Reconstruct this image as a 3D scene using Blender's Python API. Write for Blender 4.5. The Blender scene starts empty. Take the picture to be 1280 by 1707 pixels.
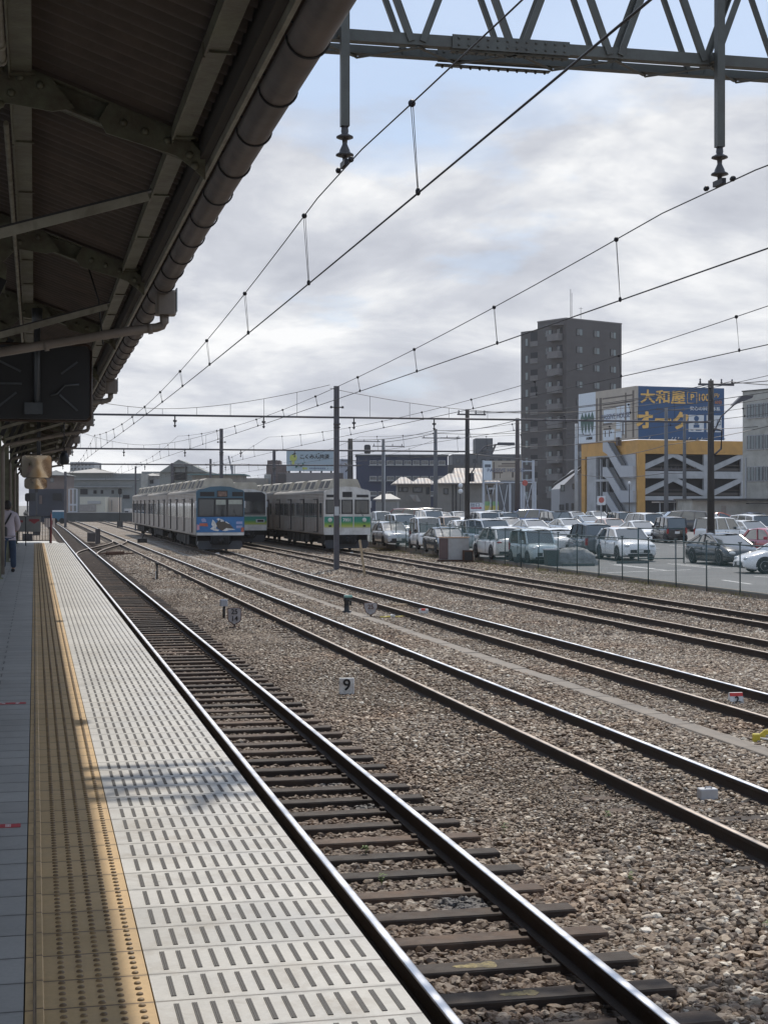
import bpy, math, random
import numpy as np
from math import sin, cos, tan, pi, radians, sqrt, atan2
from mathutils import Vector, Matrix
random.seed(7); rng = np.random.default_rng(7)
SC = bpy.context.scene; COL = SC.collection
# ------------------------------------------------------------------ camera
CAMZ = 2.78; YAW = radians(12.79); F = 2564.0
cd = bpy.data.cameras.new('camera'); cam = bpy.data.objects.new('camera', cd); COL.objects.link(cam)
cam.location = (0, 0, CAMZ); cam.rotation_euler = (radians(90), 0, -YAW)
cd.sensor_fit = 'HORIZONTAL'; cd.sensor_width = 36; cd.lens = 36*F/1280
cd.shift_y = -13.5/1280; cd.clip_start = 0.1; cd.clip_end = 4000
SC.camera = cam
# ------------------------------------------------------------------ sun, sky, exposure
SUNV = Vector((0.255, 0.685, 1.0)).normalized()
sl = bpy.data.lights.new('sun', 'SUN'); so = bpy.data.objects.new('sun', sl); COL.objects.link(so)
sl.energy = 3.5; sl.angle = radians(0.9); sl.color = (1.0, 0.93, 0.82)
so.rotation_euler = (-SUNV).to_track_quat('-Z', 'Y').to_euler()
SC.view_settings.view_transform = 'Standard'; SC.view_settings.look = 'None'
SC.view_settings.exposure = 0.0; SC.view_settings.gamma = 1
w = bpy.data.worlds.new("World"); SC.world = w; w.use_nodes = True
nt = w.node_tree; nt.nodes.clear()
def N(nt, t, **k):
    n = nt.nodes.new(t)
    for a, b in k.items(): setattr(n, a, b)
    return n
def L(nt, a, b): nt.links.new(a, b)
def M2(nt, op, a, b=None, c=None):
    n = N(nt, 'ShaderNodeMath', operation=op)
    for i, v in enumerate((a, b, c)):
        if v is None: continue
        if isinstance(v, (int, float)): n.inputs[i].default_value = v
        else: L(nt, v, n.inputs[i])
    return n.outputs[0]
sky = N(nt, 'ShaderNodeTexSky', sky_type='NISHITA'); sky.sun_disc = False
sky.sun_elevation = math.asin(SUNV.z); sky.sun_rotation = atan2(SUNV.x, SUNV.y)
sky.air_density = 1.0; sky.dust_density = 1.5; sky.ozone_density = 1.5
tc = N(nt, 'ShaderNodeTexCoord'); sp = N(nt, 'ShaderNodeSeparateXYZ'); L(nt, tc.outputs['Generated'], sp.inputs[0])
zz = M2(nt, 'ADD', M2(nt, 'MAXIMUM', sp.outputs[2], 0.0), 0.22)
cb = N(nt, 'ShaderNodeCombineXYZ')
L(nt, M2(nt, 'DIVIDE', sp.outputs[0], zz), cb.inputs[0]); L(nt, M2(nt, 'DIVIDE', sp.outputs[1], zz), cb.inputs[1])
def noise(nt, vec, scale, detail=6, rough=.55, dist=0.0):
    n = N(nt, 'ShaderNodeTexNoise'); n.inputs['Scale'].default_value = scale; n.inputs['Detail'].default_value = detail
    n.inputs['Roughness'].default_value = rough; n.inputs['Distortion'].default_value = dist
    if vec is not None: L(nt, vec, n.inputs['Vector'])
    return n.outputs[0]
def ramp(nt, fac, stops, interp='LINEAR'):
    r = N(nt, 'ShaderNodeValToRGB'); r.color_ramp.interpolation = interp
    els = r.color_ramp.elements
    while len(els) < len(stops): els.new(0.5)
    for e, (p, c) in zip(els, stops):
        e.position = p; e.color = (c, c, c, 1) if isinstance(c, (int, float)) else (*c, 1)
    L(nt, fac, r.inputs[0]); return r.outputs[0]
def mixc(nt, fac, a, b, bt='MIX'):
    m = N(nt, 'ShaderNodeMix', data_type='RGBA', blend_type=bt)
    for i, v in ((0, fac), (6, a), (7, b)):
        if isinstance(v, (int, float)): m.inputs[i].default_value = v
        elif isinstance(v, tuple): m.inputs[i].default_value = (*v, 1)
        else: L(nt, v, m.inputs[i])
    return m.outputs[2]
n1 = noise(nt, cb.outputs[0], 1.15, 8, .52, .25)
n2 = noise(nt, cb.outputs[0], 3.4, 7, .6, .1)
cover = M2(nt, 'ADD', M2(nt, 'MULTIPLY', n1, .78), M2(nt, 'MULTIPLY', n2, .22))
# higher in the sky the cover breaks up and the blue shows
cover = M2(nt, 'SUBTRACT', cover, ramp(nt, sp.outputs[2], [(.05, .02), (.19, .05), (.32, .27)], 'EASE'))
mask = ramp(nt, cover, [(.29, 0.10), (.35, .55), (.40, 1.0)], 'EASE')
shade = ramp(nt, noise(nt, cb.outputs[0], 1.9, 8, .58, .3), [(.37, (4.2, 4.4, 4.95)), (.47, (5.2, 5.4, 5.9)), (.54, (6.4, 6.55, 6.85)), (.62, (8.0, 8.05, 8.1))])
glow = ramp(nt, M2(nt, 'ADD', sp.outputs[2], 0.0), [(0.0, 1.04), (.4, 1.0), (1.0, .9)])
shade = mixc(nt, 1.0, shade, glow, 'MULTIPLY')
col = mixc(nt, mask, mixc(nt, .6, sky.outputs[0], (4.4, 5.7, 7.8)), shade)
bg = N(nt, 'ShaderNodeBackground'); bg.inputs[1].default_value = 0.12; L(nt, col, bg.inputs[0])
wo = N(nt, 'ShaderNodeOutputWorld'); L(nt, bg.outputs[0], wo.inputs[0])
SC.cycles.use_denoising = True
SC.cycles.max_bounces = 6; SC.cycles.diffuse_bounces = 3; SC.cycles.transparent_max_bounces = 12
# ------------------------------------------------------------------ measuring helpers (pixel of the photo + known plane/distance -> metres)
CY, SY, VX, HZ = cos(YAW), sin(YAW), 56.0, 840.0
def K(px, Y): return Y/(F*CY - SY*(px-640))
def at(px, py, z=-.17):
    k = (CAMZ-z)/(py-HZ); return Vector((CY*(px-VX)*k, k*(F*CY-SY*(px-640)), z))
def atY(px, py, Y):
    k = K(px, Y); return Vector((CY*(px-VX)*k, Y, CAMZ-(py-HZ)*k))
def s_on(C, d, px):        # distance along a wall from C in direction d that shows at column px
    t = (px-640)/F
    lc, dc = C[0]*CY-C[1]*SY, C[0]*SY+C[1]*CY
    ld, dd = d[0]*CY-d[1]*SY, d[0]*SY+d[1]*CY
    return (t*dc-lc)/(ld-t*dd)
# ------------------------------------------------------------------ materials
MATS = {}
def mat(name, col, rough=.6, metal=0.0, var=.12, vs=3.0, bump=0.0, bs=40.0, spec=.5, objcol=False, dirt=None, dirt_amt=.3, dirt_s=1.2):
    if name in MATS: return MATS[name]
    m = bpy.data.materials.new(name); m.use_nodes = True; nt = m.node_tree
    b = nt.nodes['Principled BSDF']; tc = N(nt, 'ShaderNodeTexCoord'); v = tc.outputs['Object']
    nz = noise(nt, v, vs, 5, .6)
    if objcol:
        oi = N(nt, 'ShaderNodeObjectInfo'); base = oi.outputs['Color']
    else: base = tuple(col)
    f = ramp(nt, nz, [(.3, 1-var), (.7, 1+var)])
    c = mixc(nt, 1.0, base, f, 'MULTIPLY')
    if dirt is not None:
        dn = ramp(nt, noise(nt, v, dirt_s, 8, .68, .4), [(.5-dirt_amt*.35, 0.0), (.66, dirt_amt*2 if dirt_amt < .5 else 1.0)])
        c = mixc(nt, dn, c, tuple(dirt))
    L(nt, c, b.inputs['Base Color'])
    r = ramp(nt, nz, [(.3, max(0, rough-.08)), (.7, min(1, rough+.08))]); L(nt, r, b.inputs['Roughness'])
    b.inputs['Metallic'].default_value = metal; b.inputs['Specular IOR Level'].default_value = spec
    if bump:
        bp = N(nt, 'ShaderNodeBump'); bp.inputs['Strength'].default_value = bump; bp.inputs['Distance'].default_value = .02
        L(nt, noise(nt, v, bs, 4, .6), bp.inputs['Height']); L(nt, bp.outputs[0], b.inputs['Normal'])
    MATS[name] = m; return m
def corr(m, axis, freq, strength, dist=.03):   # add a sine relief (seams, ribs, shutters) to a material
    nt = m.node_tree; b = nt.nodes['Principled BSDF']; tc = N(nt, 'ShaderNodeTexCoord'); sp = N(nt, 'ShaderNodeSeparateXYZ')
    L(nt, tc.outputs['Object'], sp.inputs[0])
    h = M2(nt, 'SINE', M2(nt, 'MULTIPLY', sp.outputs[axis], 2*pi*freq))
    bp = N(nt, 'ShaderNodeBump'); bp.inputs['Strength'].default_value = strength; bp.inputs['Distance'].default_value = dist
    L(nt, h, bp.inputs['Height']); L(nt, bp.outputs[0], b.inputs['Normal']); return m
# ------------------------------------------------------------------ mesh builder
class MB:
    def __init__(s): s.v = []; s.f = []; s.m = []; s.sm = []; s.cm = 0
    def mat(s, i): s.cm = i; return s
    def add(s, vs, fs, smooth=False):
        o = len(s.v); s.v += [tuple(p) for p in vs]
        for f in fs: s.f.append(tuple(i+o for i in f)); s.m.append(s.cm); s.sm.append(smooth)
        return s
    def box(s, x0, x1, y0, y1, z0, z1):
        return s.add([(x0,y0,z0),(x1,y0,z0),(x1,y1,z0),(x0,y1,z0),(x0,y0,z1),(x1,y0,z1),(x1,y1,z1),(x0,y1,z1)],
                     [(0,3,2,1),(4,5,6,7),(0,1,5,4),(1,2,6,5),(2,3,7,6),(3,0,4,7)])
    def bbox(s, x0, x1, y0, y1, z0, z1, b):   # box with chamfered vertical + top edges
        def ring(i, z): return [(x0+i,y0+b,z),(x0+b,y0+i,z),(x1-b,y0+i,z),(x1-i,y0+b,z),(x1-i,y1-b,z),(x1-b,y1-i,z),(x0+b,y1-i,z),(x0+i,y1-b,z)]
        vs = ring(0, z0)+ring(0, z1-b)+ring(b*.7, z1); fs = []
        for r in range(2):
            for i in range(8): j = (i+1) % 8; fs.append((r*8+i, r*8+j, r*8+8+j, r*8+8+i))
        fs.append(tuple(range(16, 24))); fs.append(tuple(reversed(range(8))))
        return s.add(vs, fs)
    def beam(s, p, q, w, h, up=(0,0,1)):
        p, q = Vector(p), Vector(q); d = (q-p).normalized(); up = Vector(up)
        if abs(d.dot(up)) > .98: up = Vector((0,1,0))
        a = d.cross(up).normalized()*w/2; b = a.cross(d).normalized()*h/2
        vs = [p-a-b, p+a-b, p+a+b, p-a+b, q-a-b, q+a-b, q+a+b, q-a+b]
        return s.add(vs, [(0,3,2,1),(4,5,6,7),(0,1,5,4),(1,2,6,5),(2,3,7,6),(3,0,4,7)])
    def tube(s, pts, r, n=8, smooth=True, caps=True):
        pts = [Vector(p) for p in pts]; rs = r if isinstance(r, (list, tuple)) else [r]*len(pts)
        vs = []; fs = []; up = Vector((0,0,1))
        for i, p in enumerate(pts):
            d = (pts[min(i+1, len(pts)-1)]-pts[max(i-1, 0)]).normalized()
            u = up if abs(d.dot(up)) < .97 else Vector((0,1,0))
            a = d.cross(u).normalized(); b = a.cross(d).normalized()
            for j in range(n):
                t = 2*pi*j/n; vs.append(p+(a*cos(t)+b*sin(t))*rs[i])
        for i in range(len(pts)-1):
            for j in range(n):
                k = (j+1) % n; fs.append((i*n+j, i*n+k, (i+1)*n+k, (i+1)*n+j))
        s.add(vs, fs, smooth)
        if caps:
            o = len(s.v)-len(vs); m = (len(pts)-1)*n
            s.f.append(tuple(o+j for j in reversed(range(n)))); s.m.append(s.cm); s.sm.append(False)
            s.f.append(tuple(o+m+j for j in range(n))); s.m.append(s.cm); s.sm.append(False)
        return s
    def cyl(s, x, y, z0, z1, r, n=12, r2=None): return s.tube([(x,y,z0),(x,y,z1)], [r, r if r2 is None else r2], n)
    def lathe(s, c, prof, n=14, axis='z', smooth=True):
        c = Vector(c); vs = []; fs = []
        for (r, h) in prof:
            for j in range(n):
                t = 2*pi*j/n; a, b = r*cos(t), r*sin(t)
                vs.append(c+Vector({'z': (a,b,h), 'x': (h,a,b), 'y': (a,h,b)}[axis]))
        for i in range(len(prof)-1):
            for j in range(n):
                k = (j+1) % n; fs.append((i*n+j, i*n+k, (i+1)*n+k, (i+1)*n+j))
        fs.append(tuple(reversed(range(n)))); fs.append(tuple((len(prof)-1)*n+j for j in range(n)))
        return s.add(vs, fs, smooth)
    def ball(s, c, r, n=10, m=6, sq=(1,1,1)):
        return s.lathe2(c, r, n, m, sq)
    def lathe2(s, c, r, n, m, sq):
        vs = []; fs = []
        for i in range(m+1):
            p = pi*i/m
            for j in range(n):
                t = 2*pi*j/n; vs.append((c[0]+r*sin(p)*cos(t)*sq[0], c[1]+r*sin(p)*sin(t)*sq[1], c[2]-r*cos(p)*sq[2]))
        for i in range(m):
            for j in range(n):
                k = (j+1) % n; fs.append((i*n+j, i*n+k, (i+1)*n+k, (i+1)*n+j))
        return s.add(vs, fs, True)
    def prism(s, poly, A, B, C, O, t0, t1):   # polygon in plane (A,B) at origin O extruded along C
        O, A, B, C = map(Vector, (O, A, B, C)); n = len(poly)
        vs = [O+A*a+B*b+C*t0 for a, b in poly]+[O+A*a+B*b+C*t1 for a, b in poly]
        fs = [tuple(reversed(range(n))), tuple(range(n, 2*n))]+[(i, (i+1) % n, n+(i+1) % n, n+i) for i in range(n)]
        return s.add(vs, fs)
    def quad(s, a, b, c, d): return s.add([a,b,c,d], [(0,1,2,3)])
    def mesh(s, name, mats):
        me = bpy.data.meshes.new(name); me.from_pydata(s.v, [], s.f)
        for m in (mats if isinstance(mats, (list, tuple)) else [mats]): me.materials.append(m)
        me.polygons.foreach_set('material_index', s.m); me.polygons.foreach_set('use_smooth', s.sm)
        me.update(); return me
    def build(s, name, mats, parent=None, world=False):
        if world and parent is not None:
            mi = (Matrix.Translation(parent.location) @ parent.rotation_euler.to_matrix().to_4x4()).inverted()
            s.v = [tuple(mi @ Vector(p)) for p in s.v]
        o = bpy.data.objects.new(name, s.mesh(name, mats)); COL.objects.link(o)
        if parent is not None: o.parent = parent
        return o
def thing(name, label, cat, loc=(0,0,0), rz=0.0, group=None):
    o = bpy.data.objects.new(name, None); COL.objects.link(o); o.empty_display_size = .2
    o.location = loc; o.rotation_euler = (0, 0, rz); o['label'] = label; o['category'] = cat
    if group: o['group'] = group
    return o
def tag(o, label, cat, group=None):
    o['label'] = label; o['category'] = cat
    if group: o['group'] = group
    return o
def kind(o, k='structure'): o['kind'] = k; return o
CH = {}
def kids(o): return [c for c in bpy.data.objects if c.parent is o]
def dup(root, loc=None, rz=None, label=None, color=None):
    if root.name not in CH: CH[root.name] = [(c, kids(c)) for c in kids(root)]
    r = root.copy(); COL.objects.link(r)
    if loc is not None: r.location = loc
    if rz is not None: r.rotation_euler = (0, 0, rz)
    if label: r['label'] = label
    if color: r.color = (*color, 1)
    for c, gs in CH[root.name]:
        d = c.copy(); COL.objects.link(d); d.parent = r
        if color: d.color = (*color, 1)
        for g in gs:
            e = g.copy(); COL.objects.link(e); e.parent = d
            if color: e.color = (*color, 1)
    return r
def text(body, size, m, parent, pos, right=(1,0,0), up=(0,0,1), bold=0.0, ext=.004, name='lettering', sx=1.0):
    cu = bpy.data.curves.new('t', 'FONT'); cu.body = body; cu.size = size; cu.align_x = 'CENTER'; cu.align_y = 'CENTER'
    cu.extrude = ext; cu.resolution_u = 3
    o = bpy.data.objects.new('t', cu); COL.objects.link(o)
    dg = bpy.context.evaluated_depsgraph_get(); dg.update()
    me = bpy.data.meshes.new_from_object(o.evaluated_get(dg)); me.name = name
    bpy.data.objects.remove(o)
    if bold > 0:   # heavier strokes: stacked copies, each a hair in front of the last
        vs = [v.co.copy() for v in me.vertices]; fs = [tuple(p.vertices) for p in me.polygons]; V2 = []; F2 = []; n_ = len(vs)
        for i_, (ox, oy) in enumerate(((0,0),(1,0),(-1,0),(0,1),(0,-1),(.7,.7),(-.7,.7),(.7,-.7),(-.7,-.7))):
            V2 += [v+Vector((ox*bold, oy*bold, i_*.0012)) for v in vs]; F2 += [tuple(q+i_*n_ for q in f) for f in fs]
        me = bpy.data.meshes.new(name); me.from_pydata(V2, [], F2)
    R, U = Vector(right).normalized(), Vector(up).normalized(); Nn = R.cross(U)
    mt = Matrix(((R.x*sx,U.x,Nn.x,pos[0]),(R.y*sx,U.y,Nn.y,pos[1]),(R.z*sx,U.z,Nn.z,pos[2]),(0,0,0,1)))
    me.transform(mt); me.materials.clear(); me.materials.append(m)
    t = bpy.data.objects.new(name, me); COL.objects.link(t); t.parent = parent; return t
# ------------------------------------------------------------------ tracks' centre lines
def sm(t): t = min(1, max(0, t)); return t*t*(3-2*t)
def tcx(i, Y):
    if i == 1: return 2.77-.00006*max(0, Y-150)**2
    if i == 2: return 6.36-.00006*max(0, Y-170)**2
    if i == 3: return 9.89+.6*sm((Y-50)/42)
    if i == 4: return 13.95+.3*sm((Y-50)/50)
    return 17.2+.88*sm((Y-38)/55)
# ------------------------------------------------------------------ ground
def ballast_material():
    m = bpy.data.materials.new('ballast bed'); m.use_nodes = True; nt = m.node_tree; b = nt.nodes['Principled BSDF']
    tc = N(nt, 'ShaderNodeTexCoord'); v = tc.outputs['Object']; sp = N(nt, 'ShaderNodeSeparateXYZ'); L(nt, v, sp.inputs[0])
    vo = N(nt, 'ShaderNodeTexVoronoi'); vo.inputs['Scale'].default_value = 17; L(nt, v, vo.inputs['Vector'])
    sv = N(nt, 'ShaderNodeSeparateColor'); L(nt, vo.outputs['Color'], sv.inputs[0])
    c = ramp(nt, sv.outputs[0], [(0, (.075,.05,.034)), (.35, (.16,.12,.088)), (.7, (.24,.19,.14)), (1, (.42,.35,.27))])
    big = ramp(nt, noise(nt, v, .35, 5, .6), [(.3, .78), (.7, 1.18)])
    c = mixc(nt, 1.0, c, big, 'MULTIPLY')
    g = ramp(nt, noise(nt, v, .22, 4, .6), [(.5, 0.0), (.62, .55)])
    c = mixc(nt, g, c, (.30,.29,.27))
    # oil and rust stain between and beside the rails of the running line
    d = M2(nt, 'ABSOLUTE', M2(nt, 'SUBTRACT', sp.outputs[0], 2.77))
    st = ramp(nt, M2(nt, 'ADD', M2(nt, 'MULTIPLY', d, .3), M2(nt, 'MULTIPLY', noise(nt, v, 1.3, 4), .25)), [(.28, .5), (.62, 0.0)])
    c = mixc(nt, st, c, (.085,.055,.038))
    # dry grass patches toward the fence
    gx = ramp(nt, M2(nt, 'ADD', M2(nt, 'MULTIPLY', sp.outputs[0], .05), M2(nt, 'MULTIPLY', noise(nt, v, .5, 6, .7), .35)), [(1.08, 0.0), (1.2, .0)])
    L(nt, c, b.inputs['Base Color']); b.inputs['Roughness'].default_value = .85
    bp = N(nt, 'ShaderNodeBump'); bp.inputs['Strength'].default_value = 1; bp.inputs['Distance'].default_value = .05
    h = M2(nt, 'SUBTRACT', 1.0, vo.outputs['Distance']); L(nt, h, bp.inputs['Height']); L(nt, bp.outputs[0], b.inputs['Normal'])
    return m
GZ = -.192
def gup(x): return .036*min(1, max(0, (x-4.4)/.8))
mb = MB()
ys = [-6]+list(range(0, 61, 2))+list(range(65, 301, 10)); xs = [-14, 1.6, 3.9, 4.5, 8, 12, 16, 21.95]
for y in ys:
    for x in xs: mb.v.append((x, y, GZ-(.03 if 1.5 < x < 4.25 else 0)+gup(x)))
nx = len(xs)
for i in range(len(ys)-1):
    for j in range(nx-1): mb.f.append((i*nx+j, i*nx+j+1, (i+1)*nx+j+1, (i+1)*nx+j)); mb.m.append(0); mb.sm.append(False)
kind(mb.build('ballast_ground', ballast_material()))
g = mat('far ground', (.17,.165,.15), .9, var=.25, vs=.05, bump=.3, bs=3)
kind(MB().add([(-1500,-300,-.30),(1500,-300,-.30),(1500,2500,-.30),(-1500,2500,-.30)], [(0,1,2,3)]).build('ground', g))
# car park: rises very gently away from the railway
def LZ(Y): return -.03+.006*max(0, Y-60)
asph = mat('car park asphalt', (.125,.127,.13), .85, var=.2, vs=.5, bump=.35, bs=60, dirt=(.2,.2,.195), dirt_amt=.28, dirt_s=.25)
mb = MB(); R = [(22.0,14),(22.0,60),(22.0,178)]
for y in (14, 60, 178): mb.v += [(22.0, y, LZ(y)), (150, y, LZ(y))]
mb.f = [(0,1,3,2),(2,3,5,4)]; mb.m = [0,0]; mb.sm = [False]*2
kind(mb.build('car_park_asphalt', asph))
kind(MB().add([(-60,178.02,.66),(260,178.02,.66),(260,700,.66),(-60,700,.66)], [(0,1,2,3)]).build('street_ground', g)) if False else None
kind(MB().add([(20,178.02,.678),(300,178.02,.678),(300,800,.678),(20,800,.678)], [(0,1,2,3)]).build('street', mat('street', (.14,.14,.14), .9, var=.15)))
wp = mat('white road paint', (.72,.72,.70), .7, var=.12, vs=8, dirt=(.3,.3,.3), dirt_amt=.3, dirt_s=3)
mb = MB()
def stripe(a, b, wd=.12):
    a, b = Vector(a), Vector(b); d = (b-a).normalized(); s = Vector((-d.y, d.x, 0))*wd/2
    mb.quad(*(Vector((p.x, p.y, LZ(p.y)+.004)) for p in (a-s, b-s, b+s, a+s)))
for (p, q) in (((1020,943),(1108,951)), ((1010,955),(1150,950)), ((1122,941),(1207,948)), ((1202,967),(1250,974)), ((1255,961),(1290,963))):
    a, b = at(*p, z=-.03), at(*q, z=-.03); stripe(a, b, .15)
for Y0 in (62, 86, 100, 122, 140, 160):
    for i in range(26): stripe((26+i*2.6, Y0, 0), (26+i*2.6, Y0+4.6, 0))
kind(mb.build('parking_lines', wp))
# ------------------------------------------------------------------ loose stones: real geometry in the part of the yard close to the camera
def ico(level):
    import bmesh
    bm = bmesh.new(); bmesh.ops.create_icosphere(bm, subdivisions=level, radius=1.0)
    V = np.array([v.co[:] for v in bm.verts]); Fc = np.array([[v.index for v in f.verts] for f in bm.faces]); bm.free(); return V, Fc
def stone_mesh(name, X, Y, Z, R0, level, smooth, m, octa=False):
    if octa:
        V = np.array([(1,0,0),(0,1,0),(-1,0,0),(0,-1,0),(0,0,1.)]); Fc = np.array([(0,1,4),(1,2,4),(2,3,4),(3,0,4)])
    else: V, Fc = ico(level)
    n = len(X); nv = len(V); nvar = 24
    J = V[None]*(1+rng.uniform(-.24, .24, (nvar, nv, 1)))
    if level >= 2:   # broad facets
        for k in range(nvar):
            for _ in range(5):
                d = rng.normal(size=3); d /= np.linalg.norm(d); c = rng.uniform(.55, .85)
                p = J[k] @ d; J[k] -= np.clip(p-c, 0, None)[:, None]*d*.9
    P = J[rng.integers(0, nvar, n)]
    S = np.stack([R0*rng.uniform(.8, 1.5, n), R0*rng.uniform(.7, 1.15, n), R0*rng.uniform(.42, .85, n)], 1)
    P = P*S[:, None, :]
    tx = rng.uniform(-.45, .45, n); c, s = np.cos(tx)[:, None], np.sin(tx)[:, None]
    y2 = P[..., 1]*c-P[..., 2]*s; z2 = P[..., 1]*s+P[..., 2]*c; P[..., 1] = y2; P[..., 2] = z2
    a = rng.uniform(0, 2*pi, n); c, s = np.cos(a)[:, None], np.sin(a)[:, None]
    x2 = P[..., 0]*c-P[..., 1]*s; y2 = P[..., 0]*s+P[..., 1]*c; P[..., 0] = x2; P[..., 1] = y2
    P += np.stack([X, Y, Z], 1)[:, None, :]
    FF = (Fc[None]+(np.arange(n)*nv)[:, None, None]).reshape(-1, 3)
    me = bpy.data.meshes.new(name); me.vertices.add(n*nv); me.vertices.foreach_set('co', P.reshape(-1).astype(np.float32))
    nf = len(FF); me.loops.add(nf*3); me.loops.foreach_set('vertex_index', FF.reshape(-1).astype(np.int32))
    me.polygons.add(nf); me.polygons.foreach_set('loop_start', np.arange(nf, dtype=np.int32)*3); me.polygons.foreach_set('loop_total', np.full(nf, 3, dtype=np.int32))
    me.polygons.foreach_set('use_smooth', np.full(nf, smooth)); me.materials.append(m); me.update(calc_edges=True)
    o = bpy.data.objects.new(name, me); COL.objects.link(o); o['kind'] = 'stuff'; return o
def stone_material():
    m = bpy.data.materials.new('ballast stones'); m.use_nodes = True; nt = m.node_tree; b = nt.nodes['Principled BSDF']
    ge = N(nt, 'ShaderNodeNewGeometry'); tc = N(nt, 'ShaderNodeTexCoord'); v = tc.outputs['Object']
    sp = N(nt, 'ShaderNodeSeparateXYZ'); L(nt, v, sp.inputs[0])
    c = ramp(nt, ge.outputs['Random Per Island'], [(0, (.065,.042,.028)), (.2, (.145,.095,.062)), (.42, (.25,.178,.118)), (.6, (.16,.132,.108)), (.78, (.33,.25,.175)), (.92, (.46,.385,.30)), (1, (.74,.68,.58))])
    big = ramp(nt, noise(nt, v, .45, 5, .65), [(.32, (.96,.80,.68)), (.5, (.98,.97,.95)), (.68, (1.12,1.15,1.19))]); c = mixc(nt, 1.0, c, big, 'MULTIPLY')
    c = mixc(nt, 1.0, c, ramp(nt, noise(nt, v, 45, 4, .7), [(.3, .75), (.7, 1.2)]), 'MULTIPLY')
    d = M2(nt, 'ABSOLUTE', M2(nt, 'SUBTRACT', sp.outputs[0], 2.77))
    far = M2(nt, 'MULTIPLY', M2(nt, 'MINIMUM', M2(nt, 'MAXIMUM', M2(nt, 'SUBTRACT', sp.outputs[1], 14.0), 0.0), 16.0), .012)
    st = ramp(nt, M2(nt, 'SUBTRACT', M2(nt, 'ADD', M2(nt, 'MULTIPLY', d, .3), M2(nt, 'MULTIPLY', noise(nt, v, 1.4, 4), .3)), far), [(.30, .62), (.60, 0.0)])
    c = mixc(nt, st, c, (.10,.062,.040))
    for (x, y, rr) in ((3.15, 11.0, .9), (3.2, 14.8, .8), (3.05, 16.2, .6)):    # dark wet oil spots by the running rail
        dx = M2(nt, 'MULTIPLY', M2(nt, 'SUBTRACT', sp.outputs[0], x), 1.6); dy = M2(nt, 'SUBTRACT', sp.outputs[1], y)
        q = M2(nt, 'SQRT', M2(nt, 'ADD', M2(nt, 'MULTIPLY', dx, dx), M2(nt, 'MULTIPLY', dy, dy)))
        f = ramp(nt, M2(nt, 'ADD', M2(nt, 'DIVIDE', q, rr), M2(nt, 'MULTIPLY', noise(nt, v, 3, 3), .8)), [(.6, .8), (1.3, 0.0)])
        c = mixc(nt, f, c, (.075,.08,.088))
    L(nt, c, b.inputs['Base Color']); b.inputs['Roughness'].default_value = .62; b.inputs['Specular IOR Level'].default_value = .4
    bp = N(nt, 'ShaderNodeBump'); bp.inputs['Strength'].default_value = .5; bp.inputs['Distance'].default_value = .006
    L(nt, noise(nt, v, 90, 4, .7), bp.inputs['Height']); L(nt, bp.outputs[0], b.inputs['Normal'])
    return m
SM = stone_material()
SPC = .62
def scatter(y0, y1, dens, rmin, rmax):
    n = int((y1-y0)*(.53*y1)*dens); Y = rng.uniform(y0, y1, n); X = rng.uniform(1.55, .53*y1, n)
    k = X < .525*Y+.35; k &= X < 21.8; X, Y = X[k], Y[k]
    R0 = rmin+(rmax-rmin)*rng.beta(1.6, 3.2, len(X)); Z = np.full(len(X), GZ)+rng.uniform(-.006, .022, len(X)); keep = np.ones(len(X), bool)
    nz = .012*np.sin(X*2.1+Y*.7)*np.sin(Y*1.3-X*.4); Z += nz+.036*np.clip((X-4.4)/.8, 0, 1); R0 = R0*np.clip(1.0+.42*np.sin(X*.9+.35*Y+1.1)*np.sin(.31*Y-.5*X)+.12*np.sin(X*3.1)*np.sin(Y*2.3), .52, 1.12)
    shoulder = (X > 3.35)
    for i in range(1, 6):
        c = np.array([tcx(i, y) for y in (y0, (y0+y1)/2, y1)]); cx = np.interp(Y, [y0, (y0+y1)/2, y1], c); d = np.abs(X-cx)
        ph = np.mod(Y-.11*i+SPC/2, SPC)-SPC/2
        onsl = (d < 1.06) & (np.abs(ph) < .105)
        if i == 1:
            Z = Z-.034*np.clip((1.75-d)/.6, 0, 1); keep &= ~onsl
        else: keep &= ~(onsl & (rng.random(len(X)) < (.75 if i < 4 else .5)))
        keep &= ~(np.abs(d-.565) < (.08 if i == 1 else .05))
    keep &= ~((X > 8.18) & (X < 8.52))
    keep &= X > 1.5
    return X[keep], Y[keep], Z[keep]+(R0[keep]*.15), R0[keep]
X, Y, Z, R0 = scatter(7.8, 14, 820, .013, .050); o = stone_mesh('ballast_stones', X, Y, Z, R0, 2, False, SM)
X, Y, Z, R0 = scatter(14, 32, 700, .013, .043); stone_mesh('ballast_stones', X, Y, Z, R0, 1, False, SM)
X, Y, Z, R0 = scatter(32, 60, 230, .022, .05); stone_mesh('ballast_stones', X, Y, Z, R0, 1, False, SM, octa=True)
X, Y, Z, R0 = scatter(60, 96, 60, .04, .075); stone_mesh('ballast_stones', X, Y, Z, R0, 1, False, SM, octa=True)
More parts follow.
